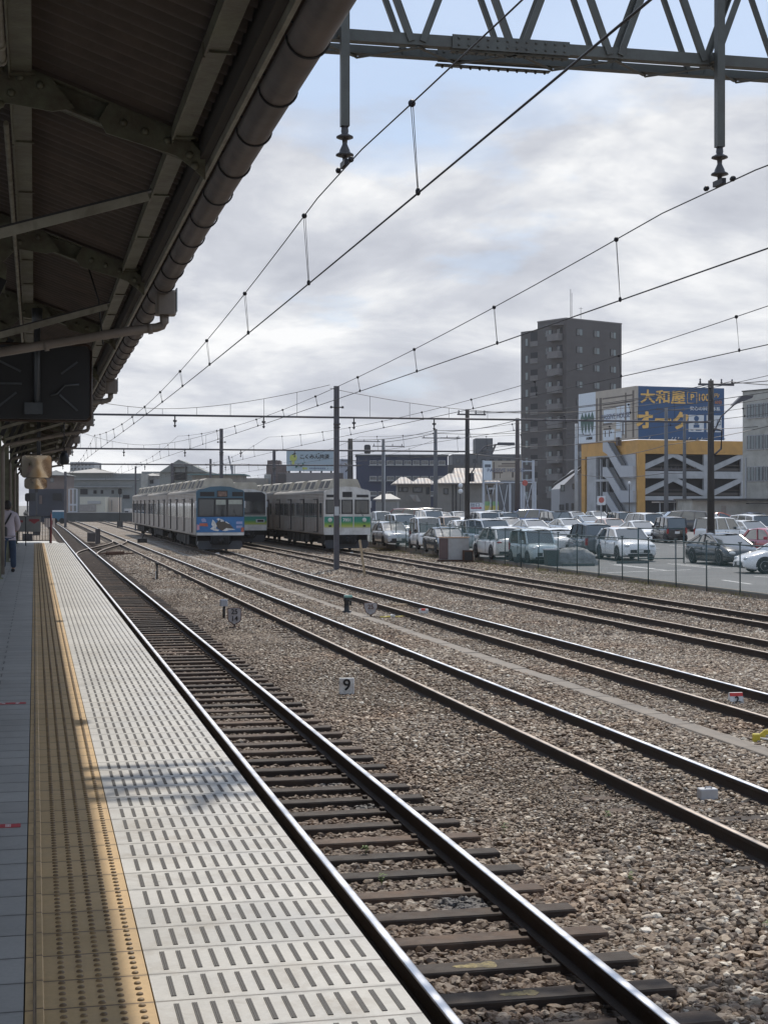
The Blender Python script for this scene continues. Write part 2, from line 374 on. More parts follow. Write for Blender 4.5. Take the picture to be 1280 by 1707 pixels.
# ------------------------------------------------------------------ tracks
rust = mat('rusty rail steel', (.045,.030,.022), .75, .2, var=.3, vs=9, bump=.3, bs=60)
pol = mat('polished rail head', (.70,.70,.72), .36, 1.0, var=.06, vs=3)
pol2 = mat('dull rail head', (.33,.285,.25), .46, 1.0, var=.15, vs=5)
wood = mat('weathered sleeper timber', (.038,.026,.020), .8, var=.35, vs=6, bump=.8, bs=25, dirt=(.11,.08,.06), dirt_amt=.25, dirt_s=4)
def wood_grain(m):
    nt = m.node_tree; b = nt.nodes['Principled BSDF']; tc = N(nt, 'ShaderNodeTexCoord'); mp = N(nt, 'ShaderNodeMapping')
    mp.inputs['Scale'].default_value = (2.5, 55, 55); L(nt, tc.outputs['Object'], mp.inputs[0])
    bp = N(nt, 'ShaderNodeBump'); bp.inputs['Strength'].default_value = .9; bp.inputs['Distance'].default_value = .008
    L(nt, noise(nt, mp.outputs[0], 1.0, 5, .65), bp.inputs['Height']); L(nt, bp.outputs[0], b.inputs['Normal'])
wood_grain(wood)
_nt = wood.node_tree; _b = _nt.nodes['Principled BSDF']; _l = _b.inputs['Base Color'].links[0].from_socket; _oi = N(_nt, 'ShaderNodeObjectInfo')
L(_nt, mixc(_nt, 1.0, _l, ramp(_nt, _oi.outputs['Random'], [(0, (.55,.55,.56)), (.5, (1.1,1.05,1.0)), (1, (2.1,1.9,1.7))]), 'MULTIPLY'), _b.inputs['Base Color'])
RP = [(-.0635,-.153),(.0635,-.153),(.0635,-.143),(.012,-.127),(.008,-.05),(.0325,-.037),(.0325,-.006),(.022,0),(-.022,0),(-.0325,-.006),(-.0325,-.037),(-.008,-.05),(-.012,-.127),(-.0635,-.143)]
def rail_mb(path):
    mb = MB(); n = len(RP)
    for i, p in enumerate(path):
        a = path[max(0, i-1)]; b = path[min(len(path)-1, i+1)]; d = Vector((b[0]-a[0], b[1]-a[1], 0)).normalized(); s = Vector((d.y, -d.x, 0))
        for (u, z) in RP: mb.v.append((p[0]+s.x*u, p[1]+s.y*u, z))
    for i in range(len(path)-1):
        for j in range(n):
            k = (j+1) % n; mb.f.append((i*n+j, i*n+k, (i+1)*n+k, (i+1)*n+j)); mb.m.append(1 if j in (6, 7, 8) else 0); mb.sm.append(j in (6, 7, 8))
    mb.f.append(tuple(range(n))); mb.m.append(0); mb.sm.append(False); return mb
sl_mb = MB(); sl_mb.bbox(-1.05, 1.05, -.1, .1, -.29, -.154, .012)
for s in (-1, 1):
    sl_mb.mat(1)
    for q in (-.105, .105): sl_mb.box(s*.565+q-.02, s*.565+q+.02, -.035, .035, -.154, -.128)
    sl_mb.mat(0)
SLM = sl_mb.mesh('sleeper', [wood, rust])
LAB = {1: 'railway track with shiny rails running right beside the platform edge', 2: 'second railway track from the platform, between the numbered 9 marker and the concrete trough',
       3: 'third railway track, leading under the blue fronted train', 4: 'fourth railway track from the platform, leading to the half hidden black fronted train',
       5: 'outermost railway track beside the grass strip and cars, leading to the green striped train'}
for i in range(1, 6):
    y0 = {1: 4, 2: 8, 3: 12, 4: 18, 5: 22}[i]
    t = thing('railway_track', LAB[i], 'railway track', (tcx(i, y0), y0, 0), 0, 'parallel railway tracks of the yard')
    yy = [y0+q*(290-y0)/70 for q in range(71)]
    for s in (-1, 1):
        rail_mb([(tcx(i, y)+s*.565, y) for y in yy]).build('rail', [rust, pol if (i == 1 or (i in (2, 3) and s > 0)) else pol2], t, True)
    q0 = math.ceil(y0/SPC)
    for q in range(100):
        Y = (q0+q)*SPC+.11*i; o = bpy.data.objects.new('sleeper', SLM); COL.objects.link(o); o.parent = t
        o.location = (tcx(i, Y)-tcx(i, y0)+random.uniform(-.03, .03), Y-y0, random.uniform(-.006, .004)); o.rotation_euler = (0, 0, random.uniform(-.012, .012))
    if i == 1:
        ypm = mat('worn yellow paint', (.36,.29,.12), .8, var=.35, vs=25, dirt=(.06,.045,.03), dirt_amt=.55, dirt_s=30)
        for py, cxp, sc in ((1612, 800, 1.0), (1665, 875, .8)):
            Yp = at(cxp, py, -.154).y; sl_ = min((c for c in kids(t) if c.name.startswith('sleeper')), key=lambda c: abs(c.location.y+y0-Yp)); x_ = at(cxp, py, -.154).x-2.77-sl_.location.x; m_ = MB()
            for (dx_, a_, b_) in ((-.12,.05,.02),(-.03,.09,.03),(.07,.06,.045)): m_.prism([(x_+dx_*sc+a_*sc*cos(2*pi*k_/11)*random.uniform(.7,1.2), b_*sc*sin(2*pi*k_/11)*1.6) for k_ in range(11)], (1,0,0), (0,1,0), (0,0,1), (0,0,-.1535), .0, .0012+dx_*.002)
            m_.build('paint_mark', ypm, sl_)
    far = MB()
    for q in range(100, 100+int((270-(q0+100)*SPC)/SPC)):
        Y = (q0+q)*SPC; cx = tcx(i, Y); far.box(cx-1.05, cx+1.05, Y-.1, Y+.1, -.29, -.154 if i == 1 else -.172)
    kind(far.build('distant_sleepers', wood, t, True), 'stuff')
# crossover between the first two tracks
t = thing('crossover_track', 'curved crossover rails linking the first two tracks beyond the platform end', 'crossover', (3, 85, 0))
def spath(x0, y0, x1, y1): return [(x0+(x1-x0)*sm(q/24), y0+(y1-y0)*q/24) for q in range(25)]
rail_mb(spath(2.25, 86, 5.75, 119)).build('rail', [rust, pol2], t, True); rail_mb(spath(3.3, 84, 6.9, 122)).build('rail', [rust, pol2], t, True)
mb = MB()
for Y in range(88, 119, 2): mb.box(2.0+(Y-88)*.05, 7.0, Y-.1, Y+.1, -.29, -.158)
kind(mb.build('long_timbers', wood, t, True), 'stuff')
# timbers and points of the distant ladder on the left
t = thing('points_lever', 'small dark points lever beside the distant crossover', 'points lever', at(235, 905, -.17))
MB().bbox(-.35,.35,-.25,.25,0,.35,.04).tube([(0,0,.3),(.25,0,.9)], .03, 6).build('lever_frame', mat('dark iron', (.03,.03,.03), .6, .3), t)
# concrete cable trough
conc = mat('trough concrete', (.25,.215,.18), .85, var=.15, vs=2, bump=.3, bs=50, dirt=(.17,.15,.13), dirt_amt=.3, dirt_s=1.5)
mb = MB(); y = 9.0
while y < 150:
    x = 8.35+.05*sin(y*.11)+.4*sm((y-70)/40); dz = random.uniform(-.006, .006); mb.bbox(x-.15, x+.15, y, y+.985, -.26, -.135+dz, .012); y += 1.0
tag(mb.build('cable_trough', conc), 'long pale concrete cable trough lid running between second and third tracks', 'cable trough')
# ------------------------------------------------------------------ platform
PZ = 1.14; PE = 1.217; PY1 = 66.0
def tile_mat(name, col, col2, mortar, bw, rh, off, rough, ms=.006, dirt=None, da=.3):
    m = bpy.data.materials.new(name); m.use_nodes = True; nt = m.node_tree; b = nt.nodes['Principled BSDF']
    tc = N(nt, 'ShaderNodeTexCoord'); v = tc.outputs['Object']
    br = N(nt, 'ShaderNodeTexBrick'); br.offset = off; br.inputs['Scale'].default_value = 1; br.inputs['Brick Width'].default_value = bw
    br.inputs['Row Height'].default_value = rh; br.inputs['Mortar Size'].default_value = ms; br.inputs['Mortar Smooth'].default_value = .1
    br.inputs['Color1'].default_value = (*col, 1); br.inputs['Color2'].default_value = (*col2, 1); br.inputs['Mortar'].default_value = (*mortar, 1); L(nt, v, br.inputs['Vector'])
    c = mixc(nt, 1.0, br.outputs['Color'], ramp(nt, noise(nt, v, 1.3, 6, .65), [(.3, .86), (.7, 1.08)]), 'MULTIPLY')
    c = mixc(nt, 1.0, c, ramp(nt, noise(nt, v, 60, 3, .6), [(.3, .93), (.7, 1.05)]), 'MULTIPLY')
    if dirt: c = mixc(nt, ramp(nt, noise(nt, v, 2.6, 8, .72, .5), [(.5, 0.0), (.72, da)]), c, dirt)
    b2 = N(nt, 'ShaderNodeTexBrick'); b2.offset = off; b2.inputs['Scale'].default_value = 1; b2.inputs['Brick Width'].default_value = bw; b2.inputs['Row Height'].default_value = rh
    b2.inputs['Mortar Size'].default_value = .035; b2.inputs['Mortar Smooth'].default_value = 1.0; L(nt, v, b2.inputs['Vector'])
    gr = M2(nt, 'MULTIPLY', b2.outputs['Fac'], ramp(nt, noise(nt, v, 9, 6, .7), [(.42, 0.0), (.68, .75)])); c = mixc(nt, gr, c, tuple(q*.45 for q in col))
    vo = N(nt, 'ShaderNodeTexVoronoi'); vo.inputs['Scale'].default_value = 5.5; vo.inputs['Randomness'].default_value = 1; L(nt, v, vo.inputs['Vector'])
    sc_ = N(nt, 'ShaderNodeSeparateColor'); L(nt, vo.outputs['Color'], sc_.inputs[0])
    sp_ = M2(nt, 'MULTIPLY', M2(nt, 'LESS_THAN', vo.outputs['Distance'], M2(nt, 'MULTIPLY', sc_.outputs[1], .10)), M2(nt, 'GREATER_THAN', sc_.outputs[0], .72)); c = mixc(nt, M2(nt, 'MULTIPLY', sp_, .5), c, tuple(q*.4 for q in col))
    L(nt, c, b.inputs['Base Color']); L(nt, ramp(nt, noise(nt, v, 2.5, 4, .6), [(.3, rough-.1), (.7, rough+.1)]), b.inputs['Roughness'])
    bp = N(nt, 'ShaderNodeBump'); bp.invert = True; bp.inputs['Strength'].default_value = .6; bp.inputs['Distance'].default_value = .004
    L(nt, br.outputs['Fac'], bp.inputs['Height']); L(nt, bp.outputs[0], b.inputs['Normal']); return m
T_grey = tile_mat('grey platform pavers', (.36,.35,.33), (.42,.41,.385), (.08,.078,.075), .62, .30, .5, .5)
T_white = tile_mat('white edge tiles', (.50,.485,.45), (.585,.565,.525), (.17,.15,.13), 40, .30, 0, .45, dirt=(.32,.28,.23), da=.8)
T_yel = tile_mat('ochre tactile tiles', (.50,.335,.155), (.60,.40,.19), (.11,.065,.03), 40, .30, 0, .55, dirt=(.30,.215,.12), da=.55)
conc2 = mat('platform side concrete', (.20,.185,.165), .85, var=.25, vs=1.5, bump=.5, bs=20, dirt=(.07,.055,.045), dirt_amt=.45, dirt_s=2)
kind(MB().box(-7, PE-.09, -3, PY1, -.3, PZ-.055).build('platform_base', conc2))
kind(MB().box(-7, -.036, -3, PY1, PZ-.05, PZ).build('platform_grey_paving', T_grey))
kind(MB().box(.387, PE, -3, PY1, PZ-.05, PZ).build('platform_white_edge', T_white))
mb = MB(); mb.box(-.031, .382, -3, PY1, PZ-.05, PZ)
pr = [(0.0,0),(.004,.006),(.030,.006),(.034,0)]
mb.prism([(a-.0, b) for a, b in pr], (1,0,0), (0,0,1), (0,-1,0), (-.004, 0, PZ), -PY1, 3)
y = 3.9
while y < PY1-.1:
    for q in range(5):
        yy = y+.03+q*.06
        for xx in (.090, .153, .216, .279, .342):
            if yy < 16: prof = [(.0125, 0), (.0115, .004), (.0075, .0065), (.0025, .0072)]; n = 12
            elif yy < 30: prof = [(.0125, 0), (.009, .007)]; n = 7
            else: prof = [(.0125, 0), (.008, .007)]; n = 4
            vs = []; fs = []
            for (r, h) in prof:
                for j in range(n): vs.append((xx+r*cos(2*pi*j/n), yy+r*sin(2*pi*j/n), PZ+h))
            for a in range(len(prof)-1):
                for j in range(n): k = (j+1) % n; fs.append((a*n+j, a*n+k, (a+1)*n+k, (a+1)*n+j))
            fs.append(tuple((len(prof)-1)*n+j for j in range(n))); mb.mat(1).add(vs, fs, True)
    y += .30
kind(mb.build('tactile_paving_strip', [T_yel, mat('dark brown tactile domes', (.25,.165,.075), .6, var=.4, vs=9, dirt=(.12,.075,.04), dirt_amt=.45, dirt_s=7)]))  # domes coloured a darker brown than the tiles around them
rub = mat('dark anti slip insert', (.065,.062,.06), .6, var=.15, vs=20)
mb = MB(); y = 3.9
while y < PY1-.1:
    for q in range(13):
        xx = .452+.0592*q
        if y < 18:
            for d in (-.0062, 0, .0062): mb.box(xx+d-.0024, xx+d+.0024, y+.045, y+.262, PZ-.001, PZ+.0028)
            mb.box(xx-.0085, xx+.0085, y+.045, y+.262, PZ-.001, PZ+.0009)
        else: mb.box(xx-.008, xx+.008, y+.045, y+.262, PZ-.001, PZ+.002)
    y += .30
kind(mb.build('anti_slip_inserts', rub))
# ramp beyond the end fence
rp = MB(); rp.prism([(0,0),(17,0),(17,-.9),(0,-1.4)], (0,1,0), (0,0,1), (1,0,0), (0,PY1,PZ-.02), -1.6, 1.05)
rp.v = [((x, y, z if z < .5 else z-max(0, (y-PY1))*.018)) for x, y, z in rp.v]
kind(rp.build('platform_ramp', mat('ramp concrete', (.5,.49,.46), .8, var=.12)))
# red floor stickers on the grey pavers
red = mat('red floor sticker', (.50,.035,.05), .5, var=.12, vs=15, dirt=(.3,.12,.12), dirt_amt=.3, dirt_s=8); wht = mat('white print', (.75,.74,.73), .5, var=.05)
for n, (px, py, ww, hh, lab) in enumerate(((10, 1378, .24, .085, 'red floor sticker with white print on grey pavers, nearer one'), (25, 1173, .26, .10, 'faded red floor sticker farther along the grey pavers'))):
    p = at(px, py, PZ)
    t = thing('floor_sticker', lab, 'floor sticker', (-.07-ww/2 if n == 0 else -.07-ww/2, p.y, PZ), 0, 'red stickers on the platform floor')
    MB().box(-ww/2, ww/2, -hh/2, hh/2, .001, .003).build('sticker_sheet', red, t)
    mb = MB()
    for q in range(5): mb.box(ww*.18+q*.0 , ww*.30, -hh*.38+q*hh*.17, -hh*.38+q*hh*.17+.004, .003, .0038)
    mb.box(ww*.235, ww*.25, -hh*.38, hh*.34, .003, .0038)
    mb.tube([(-.10,.0,.0036),(-.08,.02,.0036),(-.045,.015,.0036),(-.035,-.005,.0036),(-.06,-.02,.0036)], .0028, 5); mb.build('print', wht, t)
# ------------------------------------------------------------------ platform canopy
green = mat('old green canopy paint', (.14,.145,.098), .55, var=.2, vs=3, bump=.25, bs=25, dirt=(.07,.05,.035), dirt_amt=.38, dirt_s=5)
green2 = mat('pale canopy trim paint', (.26,.25,.20), .5, var=.15, vs=4, dirt=(.10,.08,.055), dirt_amt=.3, dirt_s=6)
roofm = mat('brown corrugated roofing', (.088,.066,.052), .8, var=.3, vs=1.2, bump=.2, bs=30, dirt=(.05,.038,.03), dirt_amt=.45, dirt_s=1.5)
gutm = mat('brown half round gutter', (.12,.093,.08), .55, var=.25, vs=2.5, dirt=(.055,.045,.04), dirt_amt=.4, dirt_s=3)
blackm = mat('black fittings', (.015,.015,.016), .5, var=.2, vs=5)
def RZ(x): return 4.99+.36*(.84-x) if x > -2.9 else 4.99+.36*3.74-.36*(-2.9-x)
CE = 76.0
ct = thing('platform_canopy', 'long dark corrugated canopy over the platform with brown gutter and green rafters', 'canopy', (-2.9, 0, PZ))
mb = MB(); pitch = .18; ns = 6; ny = int((CE+4)/pitch*ns)
prof = [1.14, .5, -.2, -1.0, -2.0, -2.9, -4.5, -6.6]
for i in range(ny+1):
    y = -4+i*pitch/ns; h = .027*sin(2*pi*y/pitch)
    for x in prof: mb.v.append((x, y, RZ(x)+h+(.0 if int(y/1.9) % 2 else .003)))
n = len(prof)
for i in range(ny):
    for j in range(n-1): mb.f.append((i*n+j, i*n+j+1, (i+1)*n+j+1, (i+1)*n+j)); mb.m.append(0); mb.sm.append(True)
mb.build('roof_sheet', roofm, ct, True)
def purlin(x, w_, h_, m, name='purlin', lip=True, zz=None):
    z = (RZ(x) if zz is None else zz)-.012; mb = MB(); y = -3.0; first = True
    while y < CE-.2:
        y2 = min(y+1.7, CE-.1); d = random.uniform(-.003, .003)
        mb.box(x-w_/2+d, x+w_/2+d, y, y2-.012, z-h_, z)
        if lip: mb.box(x-w_/2-.012+d, x-w_/2+d-.001, y, y2-.03, z-h_-.022, z-h_+.05); mb.box(x-w_/2+.01, x+w_/2+.015, y2-.05, y2-.03, z-h_-.012, z-h_-.001)
        y = y2
    return mb.build(name, m, ct, True)
purlin(-.075, .115, .10, green); purlin(.83, .10, .09, green); purlin(-1.4, .11, .10, green); purlin(-2.9, .14, .14, green); purlin(-4.6, .11, .10, green)
mb = MB(); mb.beam((.965,-3,4.87),(.965,CE,4.87), .05, .16); mb.build('eaves_beam', mat('dark eaves board', (.035,.028,.022), .8, var=.3, vs=3), ct, True)  # near black board filling the dark gap beside the outer purlin
mb = MB(); mb.beam((1.004,-3,4.77),(1.004,CE,4.77), .022, .05); mb.build('fascia_strip', green2, ct, True)
mb = MB(); mb.tube([(-.165,-3,5.02),(-.165,8.0,5.02)], .024, 10); mb.tube([(-.165,9.3,5.02),(-.165,40,5.02)], .016, 8)
mb.tube([(-.165,7.7,5.02),(-.165,7.75,5.02)], .03, 10); mb.tube([(-.165,7.95,5.02),(-.165,8.0,5.02)], .03, 10); mb.build('conduit', green2, ct, True)
# gutter: half round with ring brackets
mb = MB(); gx, gz, gr = 1.128, 4.752, .090
segs = 12; ya = -3.0; k0 = 0
arc = [(-gr*cos(pi*j/segs), -gr*sin(pi*j/segs)) for j in range(segs+1)]
y = ya
while y < CE+.2:
    y2 = min(y+4.0, CE+.3); r_ = 1.0 if k0 % 2 == 0 else .975; k0 += 1
    vs = [(gx+a*r_, yy, gz+b*r_+.01) for yy in (y, y2+.03) for a, b in arc]+[(gx+a*r_*.96, yy, gz+b*r_*.96+.01) for yy in (y, y2+.03) for a, b in arc]
    m_ = segs+1; fs = []
    for o_ in (0, 2*m_):
        for j in range(segs): fs.append((o_+j, o_+j+1, o_+m_+j+1, o_+m_+j) if o_ == 0 else (o_+j+1, o_+j, o_+m_+j, o_+m_+j+1))
    mb.add(vs, fs, True); y = y2
mb.tube([(gx+gr,ya,gz+.012),(gx+gr,CE,gz+.012)], .009, 6)
gut = mb.build('gutter', gutm, ct, True)
mb = MB(); mb.tube([(gx+(gr+.005)*cos(pi+pi*q/14), 0, gz+.01+(gr+.005)*sin(pi+pi*q/14)) for q in range(15)]+[(gx+.0, 0, gz+.05),(.98, .01, gz+.09)], .0055, 5)
brm = mb.mesh('gutter_bracket', blackm); y = -2.6
while y < CE:
    o = bpy.data.objects.new('gutter_bracket', brm); COL.objects.link(o); o.parent = ct; o.location = Vector((0, y, 0))-ct.location; y += .82
# rafters, gussets, struts, columns
colm = mat('green column paint', (.22,.235,.165), .5, var=.18, vs=3, dirt=(.10,.085,.06), dirt_amt=.3, dirt_s=4)
RY = [-1.15+5.1*i for i in range(15)]
def rafter(y, first):
    mb = MB(); zr = lambda x: RZ(x)-.115
    a, b, c = Vector((.93, y, zr(.93))), Vector((-2.9, y, zr(-2.9))), Vector((-6.3, y, zr(-6.3)))
    for p, q in ((a, b), (c, b)):
        mb.beam(p, q, .012, .15); mb.beam(p+Vector((0,-.035,.068)), q+Vector((0,-.035,.068)), .07, .012); mb.beam(p+Vector((0,-.035,-.07)), q+Vector((0,-.035,-.07)), .07, .012)
    r = mb.build('rafter', green, ct, True)
    g = MB()
    def gus(poly):
        vs = [(x, y-.078, zr(x)+d) for x, d in poly]+[(x, y-.066, zr(x)+d) for x, d in poly]; n = len(poly)
        g.add(vs, [tuple(range(n)), tuple(reversed(range(n, 2*n)))]+[((i+1) % n, i, n+i, n+(i+1) % n) for i in range(n)])
    gus([(.97,-.16),(.97,-.02),(.86,.055),(.42,.07),(.36,-.06),(.40,-.12),(.80,-.085),(.90,-.12)][::-1])
    gus([(.22,-.05),(.10,.06),(-.30,.08),(-.42,.0),(-.40,-.34),(-.27,-.34),(-.16,-.18),(.10,-.12)][::-1])
    gus([(-.24,-.36),(-.26,-.62),(-.75,-.55),(-.75,-.30),(-.42,-.30)][::-1])
    for (x, d) in ((.50,-.02),(.62,-.02),(.75,-.02),(.88,-.05),(.91,-.10),(.03,-.0),(-.08,.0),(-.19,.0),(-.13,-.11),(-.19,-.2),(-.32,-.42),(-.34,-.52),(-.05-.28,.0)):
        g.lathe((x, y-.078, zr(x)+d), [(.024,0),(.022,-.012),(.012,-.022)], 8, 'y')
    o = g.build('gusset_plates', green, r); o.parent = r; o.matrix_parent_inverse = Matrix.Identity(4)
    o.data.transform(Matrix.Translation(-ct.location))
    s = MB(); p, q = Vector((.66, y-.05, 4.60)), Vector((-.62, y-.05, 4.22)); s.beam(p, q, .075, .012); s.mat(1).beam(p+Vector((-.02,-.03,-.035)), q+Vector((0,-.03,-.035)), .008, .06)
    s.mat(0).beam((-.28,y-.05,zr(-.3)-.5),(-.60,y-.05,4.05), .06, .08)
    s.build('tie_strut', [blackm, green2], ct, True)
for i, y in enumerate(RY): rafter(y, i == 0)
for i, y in enumerate(RY):
    if i % 2 == 1:
        mb = MB()
        for (a, b, c_, d) in ((-.85,-.71,y-.07,y-.062),(-.85,-.71,y+.062,y+.07),(-.785,-.775,y-.0615,y+.0615)): mb.box(a, b, c_, d, PZ+.002, 5.3)
        mb.box(-.89,-.67,y-.11,y+.11,PZ-.003,PZ+.03); mb.build('column', colm, ct, True)
        d = MB(); yb = y-.05     # hopper and sloping downpipe
        d.mat(0).bbox(1.075,1.25,yb-.10,yb+.10,4.50,4.72,.02); d.mat(1).box(1.2505,1.262,yb-.09,yb+.09,4.53,4.74); d.mat(0)
        d.tube([(1.15,yb,4.50),(1.15,yb,4.44),(1.13,yb,4.405),(1.08,yb,4.385),(.9,yb,4.36),(-.62,yb,4.07),(-.67,yb,4.02),(-.68,yb,3.9),(-.68,yb,PZ+.1)], .042, 10)
        for x in (1.02, .1): d.tube([(x+.02,yb,4.375-(1.02-x)*.19),(x-.02,yb,4.367-(1.02-x)*.19)], .048, 10)
        d.mat(2).tube([(.45,yb,4.98),(.56,yb-.01,4.62),(.60,yb,4.22)], .008, 5)
        d.build('downpipe', [mat('grey brown downpipe', (.22,.19,.165), .5, var=.15, vs=3, dirt=(.1,.08,.06), dirt_amt=.3), mat('galvanised plate', (.33,.36,.37), .4, .5), blackm], ct, True)
# ------------------------------------------------------------------ waiting room at the back of the platform
wrt = thing('waiting_room', 'dark low building behind the canopy posts on the platform', 'waiting room', (-3.2, 52, PZ))
wd = mat('dark brown cladding', (.055,.048,.038), .7, var=.2, vs=2); gls = mat('dark window glass', (.02,.024,.028), .08, var=.1, vs=1, spec=.8)
mb = MB(); mb.box(-1.6, .9, -10, 12, 0, 2.9); mb.build('wall', wd, wrt)
for q in range(7):
    m2 = MB(); m2.box(.902, .94, -9.2+q*3, -7.4+q*3, .9, 2.2); f = m2.build('window', mat('khaki window frame', (.2,.19,.14), .5), wrt)
    m3 = MB(); m3.box(.942, .95, -9.1+q*3, -7.5+q*3, 1.0, 2.1); m3.build('pane', gls, f)
MB().box(-1.8, 1.1, -10.2, 12.2, 2.902, 3.02).build('roof', blackm, wrt)
# ------------------------------------------------------------------ hanging mirrors, loudspeaker
def rrect(w_, h_, r, n=6):
    pts = []
    for cx, cz, a0 in ((w_/2-r,h_/2-r,0),(-w_/2+r,h_/2-r,90),(-w_/2+r,-h_/2+r,180),(w_/2-r,-h_/2+r,270)):
        for q in range(n+1): a = radians(a0+90*q/n); pts.append((cx+r*cos(a), cz+r*sin(a)))
    return pts
dk = mat('dark mirror backing', (.016,.017,.02), .5, var=.25, vs=4); brz = mat('worn bronze frame', (.06,.04,.03), .45, .4, var=.25, vs=6); stl = mat('dull steel tube', (.09,.10,.11), .45, .5, var=.2, vs=4)
a, b = atY(150, 575, 18), atY(-10, 700, 18); cx, cz, W_, H_ = (a.x+b.x)/2, (a.z+b.z)/2, a.x-b.x, a.z-b.z
t = thing('platform_mirror', 'back of a large dark rounded mirror hanging from a steel tube under the canopy', 'mirror', (cx, 18, cz), 0, 'dispatch mirrors hung over the platform')
mb = MB(); mb.prism(rrect(W_*.97, H_*.96, .06), (1,0,0), (0,0,1), (0,1,0), (0,0,0), -.0, .06); mb.build('mirror_back', dk, t)
mb = MB(); P_ = rrect(W_, H_, .07); P_.append(P_[0]); mb.tube([(x, .02, z) for x, z in P_], .016, 6); mb.build('frame', brz, t)
mb = MB()
for (p, q) in (((-.62,.30),(-.25,.12)), ((.20,.10),(.38,.24)), ((-.52,-.30),(-.30,-.12)), ((.18,-.14),(.38,-.32)), ((-.55,-.02),(-.24,-.02))): mb.beam((p[0],-.012,p[1]),(q[0],-.012,q[1]), .02, .022)
mb.tube([(.08,-.02,-.15),(.15,-.02,-.13),(.24,-.02,-.03),(.40,-.02,-.02)], .013, 6); mb.build('brace', stl, t)
mb = MB(); px_ = atY(60, 600, 18).x-cx; mb.tube([(px_,-.05,H_/2+.4),(px_,-.05,-H_/2+.09)], .036, 10); mb.box(px_-.14,px_+.06,-.09,-.001,-H_/2+.07,-H_/2+.2); mb.tube([(px_,-.05,H_/2+.4),(px_,-.05,H_/2+.2)], .06, 10); mb.build('hanger_tube', stl, t)
mirm = mat('convex mirror face', (.72,.60,.46), .12, 1.0, var=.04, vs=4)
for (x0, y0, x1, y1, Y, tilt, lab) in ((34,759,84,796,42,9,'rounded rectangular platform mirror reflecting brown roof slats, upper one'), (39,797,76,815,43.5,12,'lower smaller rounded mirror hung directly beneath the bigger mirror')):
    a, b = atY(x1, y0, Y), atY(x0, y1, Y); W_, H_ = a.x-b.x, a.z-b.z
    t = thing('platform_mirror', lab, 'mirror', ((a.x+b.x)/2, Y, (a.z+b.z)/2), 0, 'dispatch mirrors hung over the platform')
    P_ = rrect(W_, H_, .09); vs = []; fs = []; n = len(P_); NR = 9
    for q in range(1, NR+1): s_ = q/NR; vs += [(x*s_, -.035+.035*(x*x+z*z)*s_*s_/(W_*W_/4+H_*H_/4)-.0, z*s_) for x, z in P_]
    vs.append((0, -.0352, 0))
    for q in range(NR-1):
        for j in range(n): k = (j+1) % n; fs.append((q*n+j, (q+1)*n+j, (q+1)*n+k, q*n+k))
    for j in range(n): fs.append((NR*n, j, (j+1) % n))
    mb = MB(); mb.add(vs, fs, True); rr = Matrix.Rotation(radians(tilt), 4, 'X'); mb.v = [tuple(rr @ Vector(p)) for p in mb.v]; mb.build('mirror_face', mirm, t)
    mb = MB(); mb.prism([(x*1.03, z*1.03) for x, z in P_], (1,0,0), (0,0,1), (0,1,0), (0,0,0), .006, .05); mb.v = [tuple(rr @ Vector(p)) for p in mb.v]; mb.build('frame', brz, t)
    MB().tube([(W_*.1, .06, 0), (W_*.1, .1, 5.9-t.location.z-(.55 if Y < 43 else .0))], .03, 8).build('hanger_tube', stl, t)
p = atY(105, 765, 30)
t = thing('loudspeaker', 'black round loudspeaker hanging on a rod at the canopy edge', 'loudspeaker', p)
MB().lathe((0,0,0), [(.03,.13),(.06,.11),(.09,.03),(.098,-.04),(.085,-.09),(.05,-.11)], 14).box(-.03,.03,-.1,.1,-.02,.05).build('horn', blackm, t)
MB().tube([(0,0,.1),(0,0,.95)], .012, 6).box(-.05,.05,-.03,.03,.1,.16).build('rod', blackm, t)
# ------------------------------------------------------------------ near overhead truss
ste = mat('galvanised truss steel', (.115,.122,.112), .5, .35, var=.2, vs=2.5, bump=.15, bs=30, dirt=(.085,.08,.072), dirt_amt=.3, dirt_s=4)
t = thing('overhead_truss', 'grey lattice steel truss spanning the tracks above the nearest wires', 'truss gantry', (-1.5, 13.45, 0))
X0, X1, ZB, ZT, YA, YB = -1.5, 24.0, 6.90, 7.86, 13.22, 13.66
mb = MB()
for y in (YA, YB):
    s = 1 if y == YA else -1
    for z, dz in ((ZB, .045), (ZT, -.045)):
        mb.box(X0, X1, y-.006, y+.006, z-.05, z+.05); mb.box(X0, X1, y+s*.007, y+s*.09, z-.05 if dz > 0 else z+.038, z-.038 if dz > 0 else z+.05)
mb.build('chords', ste, t, True)
mb = MB(); n0 = 3.3-.93*5; NN = int((X1-n0)/.93)
for q in range(NN):
    x = n0+q*.93
    if x < X0+.5: continue
    for y, o in ((YA-.02, 0), (YB+.02, .06)):
        for s in (-1, 1):
            a, b = Vector((x+o+s*.05, y, ZB-.02)), Vector((x+o+s*.43, y, ZT+.02)); mb.beam(a, b, .06, .012, up=(0,1,0)); mb.beam(a+Vector((s*.028,.018 if y < 13.4 else -.018,0)), b+Vector((s*.028,.018 if y < 13.4 else -.018,0)), .01, .045, up=(0,1,0))
mb.build('diagonals', ste, t, True)
mb = MB()
for q in range(NN*1):
    x = n0+q*.93
    if x < X0+.5: continue
    for z in (ZB-.062,):
        mb.beam((x, YA+.01, z), (x+.465, YB-.01, z), .035, .01); mb.beam((x+.465, YB-.01, z-.011), (x+.93, YA+.01, z-.011), .035, .01)
mb.build('lacing', ste, t, True); mb.v = [(x-t.location.x*0, y, z+ZT-ZB+.124) for x, y, z in mb.v]; lo = mb.build('lacing', ste, t)
mb = MB(); xa, xb = at(722, 0, 0).x*0+3.62, 4.72
